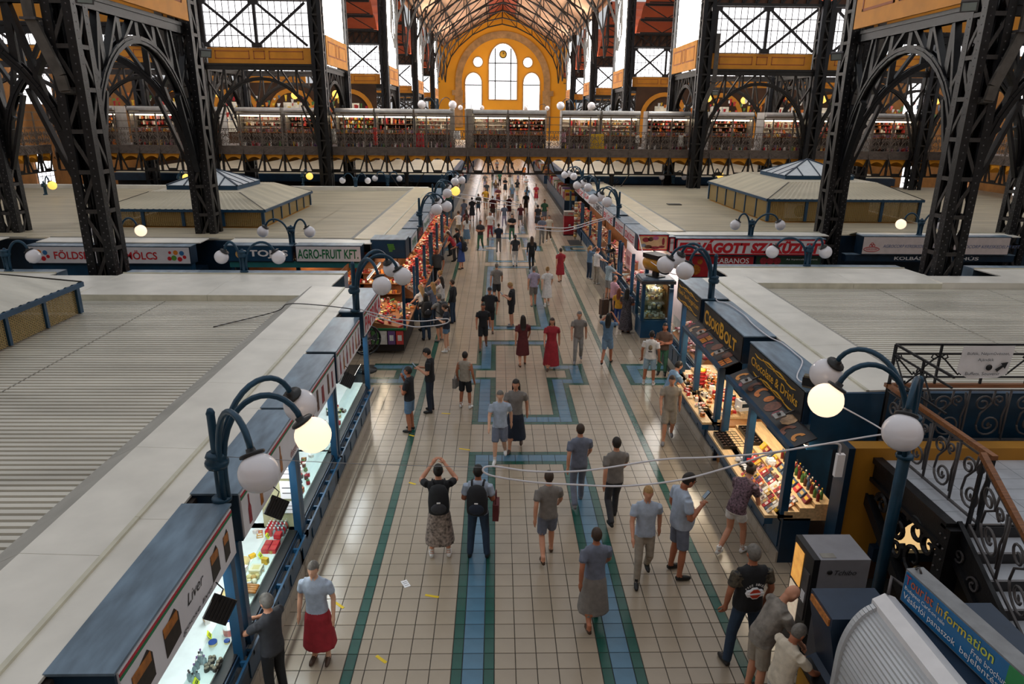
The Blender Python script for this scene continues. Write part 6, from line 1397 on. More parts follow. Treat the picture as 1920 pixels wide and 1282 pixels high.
# ================================================================ ATM, FAN, MAT, ROLL, CABLES
t = thing('cash_machine', 'red cash machine with silver top at the far right of the aisle', 'cash machine', (4.55, 43.6, 0)); rr_ = mat('atm_red', '#8e1526', .35, .1, .1)
MB().box(-.36, .36, -.3, .3, 0, 1.22).build('cabinet', rr_, t); MB().box(-.36, .36, -.32, .3, 1.22, 1.48).build('header', silver, t); text('ATM', .3, .1, red, t, (4.42, 43.27, 1.3), (1, 0, 0), (0, 0, 1), .02); MB().lathe([(.09, -.31), (.09, -.3)], 12, (0, 0, .62), ax='y').build('round_logo', silver, t); MB().box(-.37, .37, -.31, .31, 0, .06).build('plinth', black, t)
tag(MB().box(-.38, .38, -.9, .9, 0, .012).box(-.3, .3, -.8, .8, .012, .016).build('floor_mat', mat('mat_dark', '#2d2a2a', .9), loc=(4.62, 40.7, 0)), 'dark rectangular floor mat before the far right stalls', 'mat')
t = thing('rolled_awning', 'rolled striped fabric standing upright at the far right stalls', 'fabric roll', (4.75, 41.9, 0))
for k in range(14): MB().lathe([(.1, .15 + k * .15), (.1, .3 + k * .15)], 8).build('stripe', [PAL[4], PAL[14], PAL[7], PAL[5]][k % 4], t)
MB().lathe([(.03, 0), (.03, .15)], 6).build('foot', iron_g, t)
t = thing('pedestal_fan', 'large black drum fan on the floor beside the corner table', 'fan', (-3.75, 18.9, 0), .6)
MB().tube([(.42 * math.cos(a), -.12, .95 + .42 * math.sin(a)) for a in [2 * PI * i / 28 for i in range(29)]], .03, 6).tube([(.42 * math.cos(a), .12, .95 + .42 * math.sin(a)) for a in [2 * PI * i / 28 for i in range(29)]], .03, 6).build('rim', black, t)
gmm = MB()
for r in (.1, .2, .3): gmm.tube([(r * math.cos(a), -.14, .95 + r * math.sin(a)) for a in [2 * PI * i / 20 for i in range(21)]], .006, 4)
for i in range(12): a = 2 * PI * i / 12; gmm.bar((.05 * math.cos(a), -.14, .95 + .05 * math.sin(a)), (.42 * math.cos(a), -.13, .95 + .42 * math.sin(a)), .008)
gmm.build('grille', iron_g, t)
for i in range(5):
    a = 2 * PI * i / 5; bm = MB(); c, s_ = math.cos(a), math.sin(a)
    bm.add([(.05 * c, 0, .95 + .05 * s_), (.38 * c - .1 * s_, .05, .95 + .38 * s_ + .1 * c), (.38 * c + .1 * s_, -.05, .95 + .38 * s_ - .1 * c)], [(0, 1, 2)]); bm.build('blade', iron, t)
MB().lathe([(.1, -.1), (.1, .25), (.06, .32)], 10, (0, 0, .95), ax='y').build('motor', black, t); MB().lathe([(.03, .1), (.03, .55)], 8).lathe([(.3, 0), (.3, .04), (.05, .1)], 14).build('stand', black, t); MB().lathe([(.035, -.18), (.035, -.14)], 8, (0, 0, .95), ax='y').build('hub_badge', white, t)
t = thing('pedestal_fan', 'black pedestal fan hung beside the SZAKÜZLET sign over the right stalls', 'fan', (4.75, 28.6, 1.75), -1)
MB().tube([(.3 * math.cos(a), 0, .3 * math.sin(a)) for a in [2 * PI * i / 20 for i in range(21)]], .02, 5).build('rim', iron_g, t); MB().lathe([(.08, -.08), (.08, .2)], 8, ax='y').build('motor', black, t); MB().bar((0, .15, 0), (0, .35, -.9), .05).build('arm', black, t)
for i in range(4): a = PI / 2 * i; MB().add([(0, 0, 0), (.28 * math.cos(a), .03, .28 * math.sin(a)), (.28 * math.cos(a + .7), -.03, .28 * math.sin(a + .7))], [(0, 1, 2)]).build('blade', iron, t)
cable_m = mat('white_cable', '#dcdbe2', .45, 0, .03); wire_g = mat('steel_wire', '#8d8f93', .4, .5, 0)
def cr(pts, n=8): # Catmull-Rom
    P = [Vector(p) for p in pts]; P = [P[0] * 2 - P[1]] + P + [P[-1] * 2 - P[-2]]; out = []
    for i in range(1, len(P) - 2):
        for k in range(n):
            f = k / n; a, b, c, d = P[i - 1:i + 3]
            out.append(.5 * ((2 * b) + (c - a) * f + (2 * a - 5 * b + 4 * c - d) * f * f + (3 * b - a - 3 * c + d) * f ** 3))
    return out + [P[-2]]
def cable(label, pts, r=.013, m=None, marks=()):
    o = MB().tube(cr(pts), r, 6).build('hanging_cable', m or cable_m); return tag(o, label, 'cable', 'white cables strung over the aisle')
cable('thin steel wire from the lower left lamp to the cable loop over the aisle', [(-3.05, 6.98, 3.4), (-1.72, 7.25, 3.17), (-.16, 7.5, 2.98)], .004, wire_g)
cable('white cable looped over the aisle from the lamp by the staircase', [(5.25, 8.0, 3.2), (4.86, 7.97, 3.18), (3.5, 7.75, 3.06), (2.66, 7.7, 3.01), (2.06, 7.7, 2.98), (1.13, 7.7, 2.83), (.46, 7.62, 2.86), (-.05, 7.55, 2.97), (-.16, 7.5, 2.94), (-.02, 7.5, 2.86), (.47, 7.62, 2.71), (1.0, 7.7, 2.63), (1.62, 7.7, 2.61), (2.35, 7.72, 2.69), (3.08, 7.75, 2.9), (3.5, 7.78, 3.03), (4.3, 7.9, 3.1), (4.45, 8.0, 2.9)])
tag(MB().box(-.05, .05, -.03, .03, -.32, 0).build('power_adapter', white, loc=(4.46, 8.0, 2.9)), 'white power adapter hanging from the cable by the staircase', 'adapter')
cable('short white cable from the lit right globe to the lower globe', [(4.3, 8.0, 3.6), (4.7, 7.7, 3.42), (4.62, 7.1, 3.5)], .01)
cable('white cable loop hanging from the lamp at the far end of the near left block', [(-3.12, 15.0, 2.92), (-2.69, 15, 2.8), (-2.28, 15, 2.68), (-1.69, 15, 2.63), (-1.25, 15, 2.68), (-1.08, 15, 2.68), (-1.1, 15, 2.6), (-1.3, 15, 2.54), (-1.57, 15, 2.51), (-1.87, 15, 2.5), (-2.35, 15, 2.62), (-2.9, 15, 2.8)])
cable('white cable loop over the far aisle right side', [(5.25, 30.6, 2.95), (4.31, 30.6, 2.73), (3.14, 30.6, 2.4), (2.2, 30.6, 2.42), (1.75, 30.6, 2.44), (1.72, 30.6, 2.36), (1.9, 30.6, 2.3), (3.03, 30.6, 2.26), (4.2, 30.6, 2.6), (5.2, 30.6, 2.9)], .02)
cable('white cable hanging from the ham board to the middle right lamp', [(5.2, 25.35, 2.95), (5.0, 23, 2.6), (4.85, 19, 2.9), (4.9, 17.0, 3.3)], .014)
cable('white cable loop over the far aisle left side', [(-3.0, 39.6, 3.0), (-1, 40, 2.7), (1.2, 41, 2.2), (.9, 41.4, 2.05), (-1.5, 40.2, 2.5), (-3, 39.7, 2.9)], .02)
cable('white cable lying along the tops of the black right sign boxes', [(5.32, 16.3, 2.89), (5.27, 15.93, 2.885), (5.43, 15.64, 2.885), (5.49, 14.72, 2.885), (5.43, 13.97, 2.885), (5.44, 13.1, 2.885), (5.54, 12.7, 2.885), (5.54, 12.06, 2.885), (5.49, 11.62, 2.885), (5.12, 10.95, 2.885), (5.03, 10.69, 2.89), (5.05, 10.5, 2.9)])
tag(MB().box(-.09, .09, -.06, .06, 0, .2).box(-.1, .1, -.065, -.06, .03, .17, 1).build('loudspeaker', [mat('speaker_beige', '#6e6552', .5), black], loc=(5.1, 10.45, 2.86), rot=(0, 0, -.6)), 'small beige loudspeaker on the Chocolate and Drinks sign box', 'loudspeaker')
cable('thin dark cable lying across the near left roof edge', [(-6.0, 14.2, 2.72), (-5.0, 15.2, 2.78), (-4.7, 15.25, 2.95), (-4.0, 15.2, 2.94), (-3.4, 15.1, 2.9), (-3.15, 15.05, 2.88)], .012, iron_g)
# ================================================================ PEOPLE
def cl(name, c, var=.12, sc=12): return mat('cloth_' + name, c, .8, 0, var, sc, .15, bscale=90)
C = {k: cl(k, v) for k, v in dict(black='#16181d', navy='#1c2536', jeans='#24384f', denim='#5b7894', ltdenim='#8fa9bd', white='#d9d7d6', grey='#8b8a88', ltblue='#a9b6c9', stone='#9b9184', khaki='#8a7a63', red='#9c2430', dkred='#5e2226', pink='#c99aa8', lilac='#aaa0b8', brown='#5b463a', camo='#4f4a3d', yellow='#cf9a2c', green='#3f6a52', blue='#2f4a8a', charcoal='#34353a', cream='#cfc3b0', dusk='#6d7486', smoke='#7d7874', orange='#c4702c', skyblue='#7d9bb8').items()}
C['floral'] = cl('floral', '#8f8178', .55, 22); C['floralw'] = cl('floralw', '#c9c6c0', .5, 30); C['floralb'] = cl('floralb', '#4a444a', .9, 30); C['plaid'] = cl('plaid', '#9fb4be', .3, 30); C['plaidr'] = cl('plaidr', '#6d5560', .6, 30); C['camo2'] = cl('camo2', '#544d40', .5, 18); C['stripe'] = cl('stripe', '#8b847c', .3, 9)
HAIR = {k: mat('hair_' + k, v, .6, 0, .2, 30) for k, v in dict(black='#17130f', brown='#3b2a1e', dark='#241b15', grey='#6f6a64', blond='#a6814f', red='#7a3f22').items()}
shoe = {k: mat('shoe_' + k, v, .5, 0, .08) for k, v in dict(white='#dcdcdc', black='#17181a', brown='#4a362a', grey='#77767a').items()}
eye_m = mat('eye_dark', '#1a1412', .3); lip_m = mat('lips', '#9a5a50', .5)
SPECS = []
def person(label, x, y, face, h=1.7, top='black', bottom='jeans', kind='trousers', shoes='black', skin=0, hair=('short', 'dark'), arms='down', legs='stand', sleeve='short', lean=0.0, look=0.0, belly=0.0, near=False, socks=None, extra=None, wide=1.0, vest=None):
    SPECS.append(dict(label=label, x=x, y=y, face=face, h=h, top=top, bottom=bottom, kind=kind, shoes=shoes, skin=skin, hair=hair, arms=arms, legs=legs, sleeve=sleeve, lean=lean, look=look, belly=belly, near=near, extra=extra, wide=wide, vest=vest))
ARMS = {'down': (((.25, -.03, 1.13), (.26, .06, .87)),) * 2, 'phone': (((.25, .0, 1.12), (.07, .27, 1.2)),) * 2, 'photo': (((.3, .2, 1.38), (.1, .36, 1.6)),) * 2,
        'reach': (((.22, .22, 1.2), (.16, .48, 1.08)),) * 2, 'phone1': (((.25, .0, 1.12), (.08, .28, 1.22)), ((.25, -.03, 1.13), (.24, .1, .88))), 'chin': (((.22, .12, 1.12), (.03, .17, 1.44)), ((.24, .06, 1.1), (-.1, .24, 1.14))),
        'walk': (((.24, .1, 1.15), (.23, .28, .96)), ((.24, -.14, 1.15), (.25, -.14, .9))), 'fold': (((.24, .06, 1.12), (-.05, .22, 1.15)), ((.24, .06, 1.12), (-.05, .24, 1.1))), 'hip': (((.3, -.08, 1.16), (.2, .08, 1.0)), ((.26, -.03, 1.13), (.27, .05, .88)))}
def shells(S):
    """closed shells of the figure: lists (verts, faces, per-vertex material key)"""
    out = []
    near = S['near']; lean, look = S['lean'], S['look']; ca, sa = math.cos(lean), math.sin(lean); cb, sb = math.cos(look), math.sin(look)
    def up(p): # bend above the hips
        x, y, z = p; dz = z - .95
        if dz <= 0: return (x, y, z)
        return (x, y * ca + dz * sa, .95 + dz * ca - y * sa)
    def hd(p): # head nod
        x, y, z = p; dy, dz = y, z - 1.5
        return up((x, dy * cb + dz * sb, 1.5 + dz * cb - dy * sb))
    S['up'], S['hd'] = up, hd
    def loft(rings, mk, f=lambda p: p, n=16):
        vs = []; ms = []
        for (z, rx, ry, oy, ox) in rings:
            for j in range(n):
                a = 2 * PI * j / n; c, s_ = math.cos(a), math.sin(a)
                p = (ox + rx * (abs(c) ** .85) * (1 if c > 0 else -1), oy + ry * (abs(s_) ** .85) * (1 if s_ > 0 else -1), z); vs.append(f(p)); ms.append(mk(p) if callable(mk) else mk)
        k = len(rings); fs = [(i * n + j, i * n + (j + 1) % n, (i + 1) * n + (j + 1) % n, (i + 1) * n + j) for i in range(k - 1) for j in range(n)] + [tuple(range(n))[::-1], tuple((k - 1) * n + j for j in range(n))]
        out.append((vs, fs, ms))
    def limb(pts, rs, mk, f=lambda p: p, n=10, sub=4):
        P = []; R = []
        for i in range(len(pts) - 1):
            for k in range(sub):
                t = k / sub; P.append(Vector(pts[i]).lerp(Vector(pts[i + 1]), t)); R.append(rs[i] + (rs[i + 1] - rs[i]) * t)
        P.append(Vector(pts[-1])); R.append(rs[-1]); P = [Vector(f(p)) for p in P]
        m = MB().tube(P, R, n); ms = []
        for i in range(len(P)): ms += [mk(i / (len(P) - 1)) if callable(mk) else mk] * n
        out.append((m.v, m.f, ms))
    def ball(c, r, mk, f=lambda p: p):
        m = MB().sphere(c, 1, 12, 8, sc=r); out.append(([f(v) for v in m.v], m.f, [mk] * len(m.v)))
    K = S['kind']; be = S['belly']; w_ = S['wide']; dress = K in ('dress',)
    tm = lambda p: 'top'
    hem = .9 if K != 'dress' else .9
    rings = [(hem - .03, .17 * w_, .125 + be * .4, .0 + be * .2, 0), (.97, .168 * w_, .122 + be * .8, be * .4, 0), (1.07, .155 * w_, .112 + be, be * .5, 0), (1.18, .16 * w_, .11 + be * .7, be * .35, 0), (1.3, .178 * w_, .112 + be * .2, .005, 0), (1.39, .185 * w_, .1, -.005, 0), (1.44, .14, .08, -.01, 0), (1.485, .075, .065, -.01, 0)]
    loft(rings, tm, up)
    limb([(-.165 * w_, -.01, 1.405), (.165 * w_, -.01, 1.405)], [.062, .062], 'top', up)
    loft([(.84, .14 * w_, .1, -.005, 0), (.9, .16 * w_, .118, -.008, 0), (1.0, .15 * w_, .105, 0, 0)], 'bot')
    limb([(0, -.015, 1.44), (0, .0, 1.5), (0, .012, 1.57)], [.062, .054, .054], (lambda f: 'top' if f < .42 else 'skin'), up)
    ball((0, .018, 1.645), (.076, .096, .108), 'skin', hd); ball((0, .05, 1.59), (.056, .062, .062), 'skin', hd)
    ball((0, .116, 1.628), (.014, .02, .026), 'skin', hd)
    for s in (-1, 1): ball((s * .078, .012, 1.632), (.014, .022, .032), 'skin', hd)
    A = ARMS[S['arms']]
    S['hands'] = []
    for s, (el, wr) in zip((1, -1), A):
        sh = Vector((s * .185 * w_, -.01, 1.405)); el = Vector((s * el[0] * (w_ if el[0] > .2 else 1), el[1], el[2])); wr = Vector((s * wr[0], wr[1], wr[2]))
        if S['sleeve'] == 'none': limb([sh, el], [.05, .042], 'skin', up)
        else:
            limb([sh, el], [.055, .043], (lambda f: ('sleeve' if S['vest'] else 'top') if f < (.66 if S['sleeve'] == 'short' else 2) else 'skin'), up); m = sh.lerp(el, .62 if S['sleeve'] == 'short' else 1.0)
            limb([sh, m], [.066, .068 if S['sleeve'] == 'short' else .052], 'sleeve' if S['vest'] else 'top', up)
        if S['sleeve'] == 'long': limb([el, wr], [.05, .04], 'top', up)
        else: limb([el, el.lerp(wr, .4), wr], [.042, .041, .029], 'skin', up)
        d = (wr - el).normalized(); pc = wr + d * .045
        limb([wr, wr + d * .03, wr + d * .085], [.026, .038, .03], 'skin', up)
        if not near: limb([wr + d * .08, wr + d * .16], [.028, .018], 'skin', up)
        S['hands'].append((wr, d, s))
    # legs
    L = S['legs']
    for s in (1, -1):
        hp = Vector((s * .088, 0, .9)); off = {'stand': 0, 'apart': .04, 'walk': .0, 'wide': .09}[L]
        kn = Vector((s * (.098 + off * .6), .02, .5)); an = Vector((s * (.105 + off), -.015, .085))
        if L == 'walk':
            kn.y += .14 if s > 0 else .02; an.y += .2 if s > 0 else -.24
            if s < 0: kn.z -= .02; an.z += .05
        fy = 0
        if K == 'trousers':
            limb([hp, kn], [.092, .07], 'bot'); limb([kn, an + Vector((0, 0, .0))], [.07, .058], 'bot')
        else:
            zc_ = {'shorts': .55, 'mini': .73, 'capri': .3, 'skirt': .32, 'dress': .45, 'longdress': .17}[K]; ck = 'top' if 'dress' in K else 'bot'
            limb([hp, kn], [.085, .058], lambda f: ck if hp.lerp(kn, f).z > zc_ - .01 else 'skin', sub=8); limb([kn, kn.lerp(an, .35), an], [.056, .058, .036], lambda f: ck if kn.lerp(an, f).z > zc_ else 'skin', sub=6)
            if K == 'shorts': limb([hp, hp.lerp(kn, .9)], [.1, .092], 'bot')
            elif K == 'mini': limb([hp, hp.lerp(kn, .45)], [.1, .1], 'bot')
            elif K == 'capri': limb([hp, kn, kn.lerp(an, .5)], [.095, .075, .062], 'bot')
            limb([an + Vector((0, 0, .09)), an], [.04, .042], 'shoe' if S['shoes'] == 'white' else 'skin')
        f0 = an + Vector((0, 0, 0)); zz_ = f0.z - .05
        loftv = []
        limb([f0 + Vector((s * .0, -.055, -.045)), f0 + Vector((s * .005, .03, -.035)), f0 + Vector((s * .015, .12, -.048)), f0 + Vector((s * .02, .185, -.055))], [.034, .047, .043, .026], 'shoe', n=10)
    if K == 'skirt': loft([(.97, .15, .11, 0, 0), (.85, .19, .15, 0, 0), (.6, .22, .18, 0, 0), (.38, .25, .2, 0, 0), (.3, .255, .205, 0, 0)], 'bot')
    if K == 'dress': loft([(1.02, .15, .11, 0, 0), (.85, .19, .15, 0, 0), (.62, .21, .17, 0, 0), (.42, .23, .19, 0, 0)], 'top')
    if K == 'longdress': loft([(1.02, .15, .11, 0, 0), (.85, .2, .16, 0, 0), (.5, .24, .2, 0, 0), (.14, .28, .23, 0, 0)], 'top')
    return out
def hair_mesh(S):
    st, col = S['hair']; hd = S['hd']; m = MB()
    def cap(rx, ry, rz, cy, cz, cut):
        q = MB().sphere((0, cy, cz), 1, 18, 12, sc=(rx, ry, rz))
        fs = [f for f in q.f if all(cut(q.v[i]) for i in f)]; m.add([hd(v) for v in q.v], fs, 0, True)
    if st == 'none': return m
    if st == 'bald': cap(.081, .1, .1, .008, 1.64, lambda v: v[1] < .0 and 1.58 < v[2] < 1.67)
    elif st == 'balding': cap(.081, .101, .108, .006, 1.65, lambda v: (v[1] < .05 and v[2] > 1.585 and (v[2] < 1.7 or v[1] < -.05)))
    else: cap(.083, .106, .112, .006, 1.658, lambda v: not (v[1] > .055 and v[2] < 1.685) and v[2] > (1.57 if v[1] < .02 else 1.62))
    if st in ('long',):
        q = []; n = 12
        for z, rx, ry, oy in ((1.72, .07, .05, -.03), (1.62, .095, .07, -.035), (1.5, .1, .055, -.06), (1.38, .095, .045, -.085), (1.28, .06, .03, -.1)): q.append((z, rx, ry, oy))
        vs = [hd((rx * math.cos(2 * PI * j / n), oy + ry * math.sin(2 * PI * j / n), z)) for z, rx, ry, oy in q for j in range(n)]
        m.add(vs, [(i * n + j, (i + 1) * n + j, (i + 1) * n + (j + 1) % n, i * n + (j + 1) % n) for i in range(len(q) - 1) for j in range(n)] + [tuple((len(q) - 1) * n + j for j in range(n))], 0, True)
    if st == 'bun': q = MB().sphere((0, -.07, 1.74), .05, 10, 8); m.add([hd(v) for v in q.v], q.f, 0, True)
    if st == 'tail': q = MB().tube([(0, -.09, 1.68), (0, -.14, 1.62), (0, -.13, 1.5), (0, -.11, 1.4)], [.03, .04, .035, .012], 8); m.add([hd(v) for v in q.v], q.f, 0, True)
    return m
def build_people():
    tmp = []
    for S in SPECS:
        sh = shells(S); vs = []; fs = []; ms = []
        for v, f, k in sh:
            o = len(vs); vs += [tuple(p) for p in v]; fs += [tuple(i + o for i in q) for q in f]; ms += k
        me = D.meshes.new('raw'); me.from_pydata(vs, [], fs); ob_ = D.objects.new('raw', me); COL.objects.link(ob_)
        md = ob_.modifiers.new('remesh', 'REMESH'); md.mode = 'VOXEL'; md.voxel_size = .0135 if S['near'] else (.02 if S['y'] < 30 else .03)
        sm = ob_.modifiers.new('smooth', 'SMOOTH'); sm.iterations = 3; sm.factor = .5
        tmp.append((S, ob_, vs, ms))
    dg = bpy.context.evaluated_depsgraph_get(); dg.update()
    res = []
    for S, o, vs, ms in tmp:
        me = D.meshes.new_from_object(o.evaluated_get(dg)); res.append((S, me, vs, ms))
    for S, o, vs, ms in tmp: r = o.data; D.objects.remove(o); D.meshes.remove(r)
    for S, me, vs, ms in res:
        keys = ['top', 'bot', 'skin', 'shoe', 'sleeve']; mats_ = [C[S['vest'] or S['top']], C[S['bottom']], skin_ms[S['skin']], shoe[S['shoes']], C[S['top']]]
        kd = kdtree.KDTree(len(vs))
        for i, v in enumerate(vs): kd.insert(v, i)
        kd.balance()
        for m in mats_: me.materials.append(m)
        full = S['kind'] in ('dress', 'longdress'); hz = .93 if S['kind'] == 'skirt' else .88
        for p in me.polygons:
            c_ = p.center; k = ms[kd.find(c_)[1]]
            if not full and k in ('top', 'bot') and abs(c_.x) < .3 and .8 < c_.z < 1.05: k = 'top' if c_.z > hz else 'bot'
            p.use_smooth = True; p.material_index = keys.index(k)
        me.name = 'body'
        if S['near']:
            # fingers, eyes, mouth joined to the same body mesh
            m = MB(); up, hd = S['up'], S['hd']
            for wr, d, s in S['hands']:
                lat = d.cross(Vector((0, 0, 1))); lat = lat.normalized() if lat.length > .2 else Vector((0, 1, 0)); pn_ = lat.cross(d).normalized()
                if abs(d.z) > .8: pn_ = Vector((-s, 0, 0))
                for k, (o_, ln) in enumerate(((-.026, .06), (-.009, .072), (.009, .068), (.026, .054))):
                    b = wr + d * .08 + lat * o_; p1 = b + d * ln * .5 + pn_ * -.008; p2 = b + d * ln * .85 + pn_ * -.03; p3 = p2 + d * ln * .1 - pn_ * .02
                    m.tube([up(q) for q in (b, p1, p2, p3)], [.011, .0105, .009, .007], 6, 2)
                b = wr + d * .03 + lat * -.03; m.tube([up(q) for q in (b, b + lat * -.025 + d * .03 - pn_ * .01, b + lat * -.03 + d * .06 - pn_ * .025)], [.013, .011, .008], 6, 2)
            for s in (-1, 1):
                q = MB().sphere((s * .031, .104, 1.652), .011, 8, 6); m.add([hd(v) for v in q.v], q.f, 5, True)
                q = MB().box(s * .031 - .018, s * .031 + .018, .1, .113, 1.672, 1.679); m.add([hd(v) for v in q.v], q.f, 6)
            q = MB().sphere((0, .108, 1.585), 1, 8, 4, sc=(.022, .008, .006)); m.add([hd(v) for v in q.v], q.f, 7, True)
            me.materials.append(eye_m); me.materials.append(HAIR[S['hair'][1]]); me.materials.append(lip_m)
            import bmesh
            bm = bmesh.new(); bm.from_mesh(me); base = [bm.verts.new(v) for v in m.v]
            for f, mi in zip(m.f, m.m):
                try: fc = bm.faces.new([base[i] for i in f]); fc.material_index = mi; fc.smooth = True
                except ValueError: pass
            bm.to_mesh(me); bm.free()
        sc = S['h'] / 1.755
        t = thing('person', S['label'], 'person', (S['x'], S['y'], 0), math.radians(S['face'])); t.scale = (sc, sc, sc)
        zmin = min(v.co.z for v in me.vertices)
        b = ob('body', me, t, loc=(0, 0, -zmin)); S['root'] = t; S['dz'] = -zmin
        hm = hair_mesh(S)
        if hm.f: ob('hair', hm.mesh('hair', HAIR[S['hair'][1]]), t, loc=(0, 0, -zmin))
        if S['extra']: S['extra'](S, t)
def backpack(label, m, m2, straps=True):
    def f(S, t):
        up = S['up']; r = thing('backpack', label, 'backpack', t.location, t.rotation_euler.z); r.scale = t.scale
        q = MB(); n = 14; rg = [(.98, .14, .08), (1.01, .17, .12), (1.2, .175, .13), (1.38, .16, .11), (1.47, .12, .07), (1.5, .06, .035)]
        vs = [up((rx * math.cos(2 * PI * j / n), -.21 + ry * math.sin(2 * PI * j / n), z)) for z, rx, ry in rg for j in range(n)]
        q.add(vs, [(i * n + j, i * n + (j + 1) % n, (i + 1) * n + (j + 1) % n, (i + 1) * n + j) for i in range(len(rg) - 1) for j in range(n)] + [tuple(range(n))[::-1], tuple((len(rg) - 1) * n + j for j in range(n))], 0, True); q.build('pack_body', m, r)
        q = MB().sphere((0, -.33, 1.13), 1, 12, 8, sc=(.13, .04, .1)); q.v = [up(v) for v in q.v]; q.build('front_pocket', m2, r)
        for s in (-1, 1): MB().tube([up(p) for p in ((s * .09, -.14, 1.44), (s * .1, -.06, 1.485), (s * .1, .06, 1.46), (s * .115, .125, 1.34), (s * .14, .1, 1.18), (s * .15, -.1, 1.08))], .018, 6).build('strap', m, r)
        MB().box(-.03, .03, -.36, -.345, 1.24, 1.258).build('logo_tag', white, r)
    return f
def phone(label):
    def f(S, t):
        wr, d, s = S['hands'][0]; p = wr + d * .12; p = Vector(S['up'](p)); M_ = t.matrix_basis
        o = MB().box(-.037, .037, -.005, .005, -.02, .12).box(-.033, .033, -.006, -.005, -.015, .115, 1).build('smartphone', [black, mat('phone_screen', '#9fb3c4', .2)]); o.matrix_basis = M_ @ Matrix.Translation(p + Vector((-.05 * s, .0, .03))) @ Matrix.Rotation(-.7, 4, 'X'); tag(o, label, 'phone')
    return f
def cap_hat(m):
    def f(S, t):
        hd = S['hd']; q = MB().sphere((0, .01, 1.675), 1, 16, 10, sc=(.087, .108, .095)); q.f = [g for g in q.f if all(q.v[i][2] > 1.675 for i in g)]; q.m = [0] * len(q.f); q.s = [True] * len(q.f)
        q.prism([(-.07, .08), (.07, .08), (.055, .19), (0, .21), (-.055, .19)], lambda a, b, d: (a, b, d), 1.675, 1.685); q.v = [hd(v) for v in q.v]; q.build('cap', m, t, loc=(0, 0, S['dz']))
    return f
def bag(label, m, side=-1, z=.75):
    def f(S, t):
        o = MB().box(-.05, .05, -.14, .14, 0, .3).tube([(0, -.1, .3), (0, -.06, .48), (0, .06, .48), (0, .1, .3)], .01, 5).build('shoulder_bag', m); o.matrix_basis = t.matrix_basis @ Matrix.Translation((side * .3, 0, z)); tag(o, label, 'bag')
    return f
def multi(*fs):
    def f(S, t):
        for g in fs: g(S, t)
    return f
def vest_print(S, t):
    r = MB(); y = -.128; up = S['up']; dz = S['dz']
    for pts, m, yy, nm in (([(-.12, 1.16), (-.1, 1.2), (-.06, 1.205), (-.03, 1.235), (.03, 1.235), (.06, 1.205), (.1, 1.2), (.12, 1.16), (.1, 1.12), (.06, 1.115), (.03, 1.085), (-.03, 1.085), (-.06, 1.115), (-.1, 1.12)], white, -.128, 'patch_border'), ([(-.085, 1.16), (-.06, 1.19), (-.03, 1.22), (.03, 1.22), (.06, 1.19), (.085, 1.16), (.06, 1.13), (.03, 1.1), (-.03, 1.1), (-.06, 1.13)], mat('patch_orange', '#c23c24', .6), -.131, 'patch'), ([(-.11, 1.15), (.11, 1.15), (.11, 1.172), (-.11, 1.172)], white, -.134, 'patch_bar')):
        MB().prism(pts, lambda a, b, d: (a, d, b), yy - .012, yy + .02).build(nm, m, t, loc=(0, 0, dz))
    for k, ch in enumerate('FREE BIKERS'):
        if ch == ' ': continue
        a = (k - 5) * .16; ob('lettering', text_mesh(ch, .02, .032, white, .01), t, M=Matrix.Translation((.16 * math.sin(a) - .01, -.142, dz + 1.1 + .185 * math.cos(a))) @ Matrix.Rotation(PI / 2, 4, 'X') @ Matrix.Rotation(-a, 4, 'Z'))
def tee_print(c, col2=None):
    def f(S, t):
        MB().lathe([(1, 0), (1, .003)], 12, ax='y').xform(Matrix.Translation((0, .118, S['dz'] + 1.26)) @ Matrix.Diagonal((.09, 1, .05, 1))).build('shirt_print', c, t)
    return f
def back_print(S, t):
    MB().lathe([(1, 0), (1, .004)], 14, ax='y').xform(Matrix.Translation((0, -.135, S['dz'] + 1.26)) @ Matrix.Diagonal((.06, 1, .085, 1))).build('shirt_print', C['khaki'], t); MB().box(-.06, .06, -.134, -.13, S['dz'] + 1.12, S['dz'] + 1.15).build('shirt_print', C['charcoal'], t)
P = person
# --- sharp people near the camera
P('woman in black top and floral skirt wearing a black backpack, taking a photo', -.93, 9.97, 4, 1.7, 'black', 'floral', 'skirt', 'white', 0, ('bun', 'black'), 'photo', 'apart', near=True, extra=backpack('black backpack worn by the woman in the floral skirt', C['black'], C['charcoal']))
P('man in white shirt and jeans wearing a black backpack, seen from behind', -.29, 9.95, -4, 1.7, 'ltblue', 'jeans', 'trousers', 'black', 1, ('short', 'black'), 'phone', 'apart', near=True, extra=multi(backpack('black backpack worn by the man in the white shirt', C['black'], C['navy']), bag('dark red bundle and black pouch at the hip of the man in jeans', C['dkred'], 1, .8)))
P('man in black leather vest with orange patch over camouflage shirt and dark jeans', 3.31, 7.55, 8, 1.83, 'camo2', 'jeans', 'trousers', 'black', 1, ('short', 'grey'), 'down', 'wide', near=True, belly=.02, vest='black', wide=1.12, extra=vest_print)
P('bearded man in pale blue shirt and grey shorts looking at his phone', 2.9, 9.45, -78, 1.84, 'ltblue', 'dusk', 'shorts', 'black', 1, ('short', 'dark'), 'phone1', 'apart', near=True, look=.45, belly=.07, wide=1.1, extra=phone('smartphone in the hand of the bearded man'))
P('woman in plaid blouse and white shorts leaning over the chocolate counter', 3.98, 10.0, -50, 1.66, 'plaidr', 'white', 'mini', 'white', 0, ('bun', 'brown'), 'reach', 'walk', near=True, lean=.5)
P('bald old man in grey striped shirt bending to the terminal', 3.28, 6.98, -80, 1.72, 'stripe', 'stone', 'shorts', 'black', 0, ('none', 'grey'), 'reach', 'stand', near=True, lean=.45, look=.3, belly=.05)
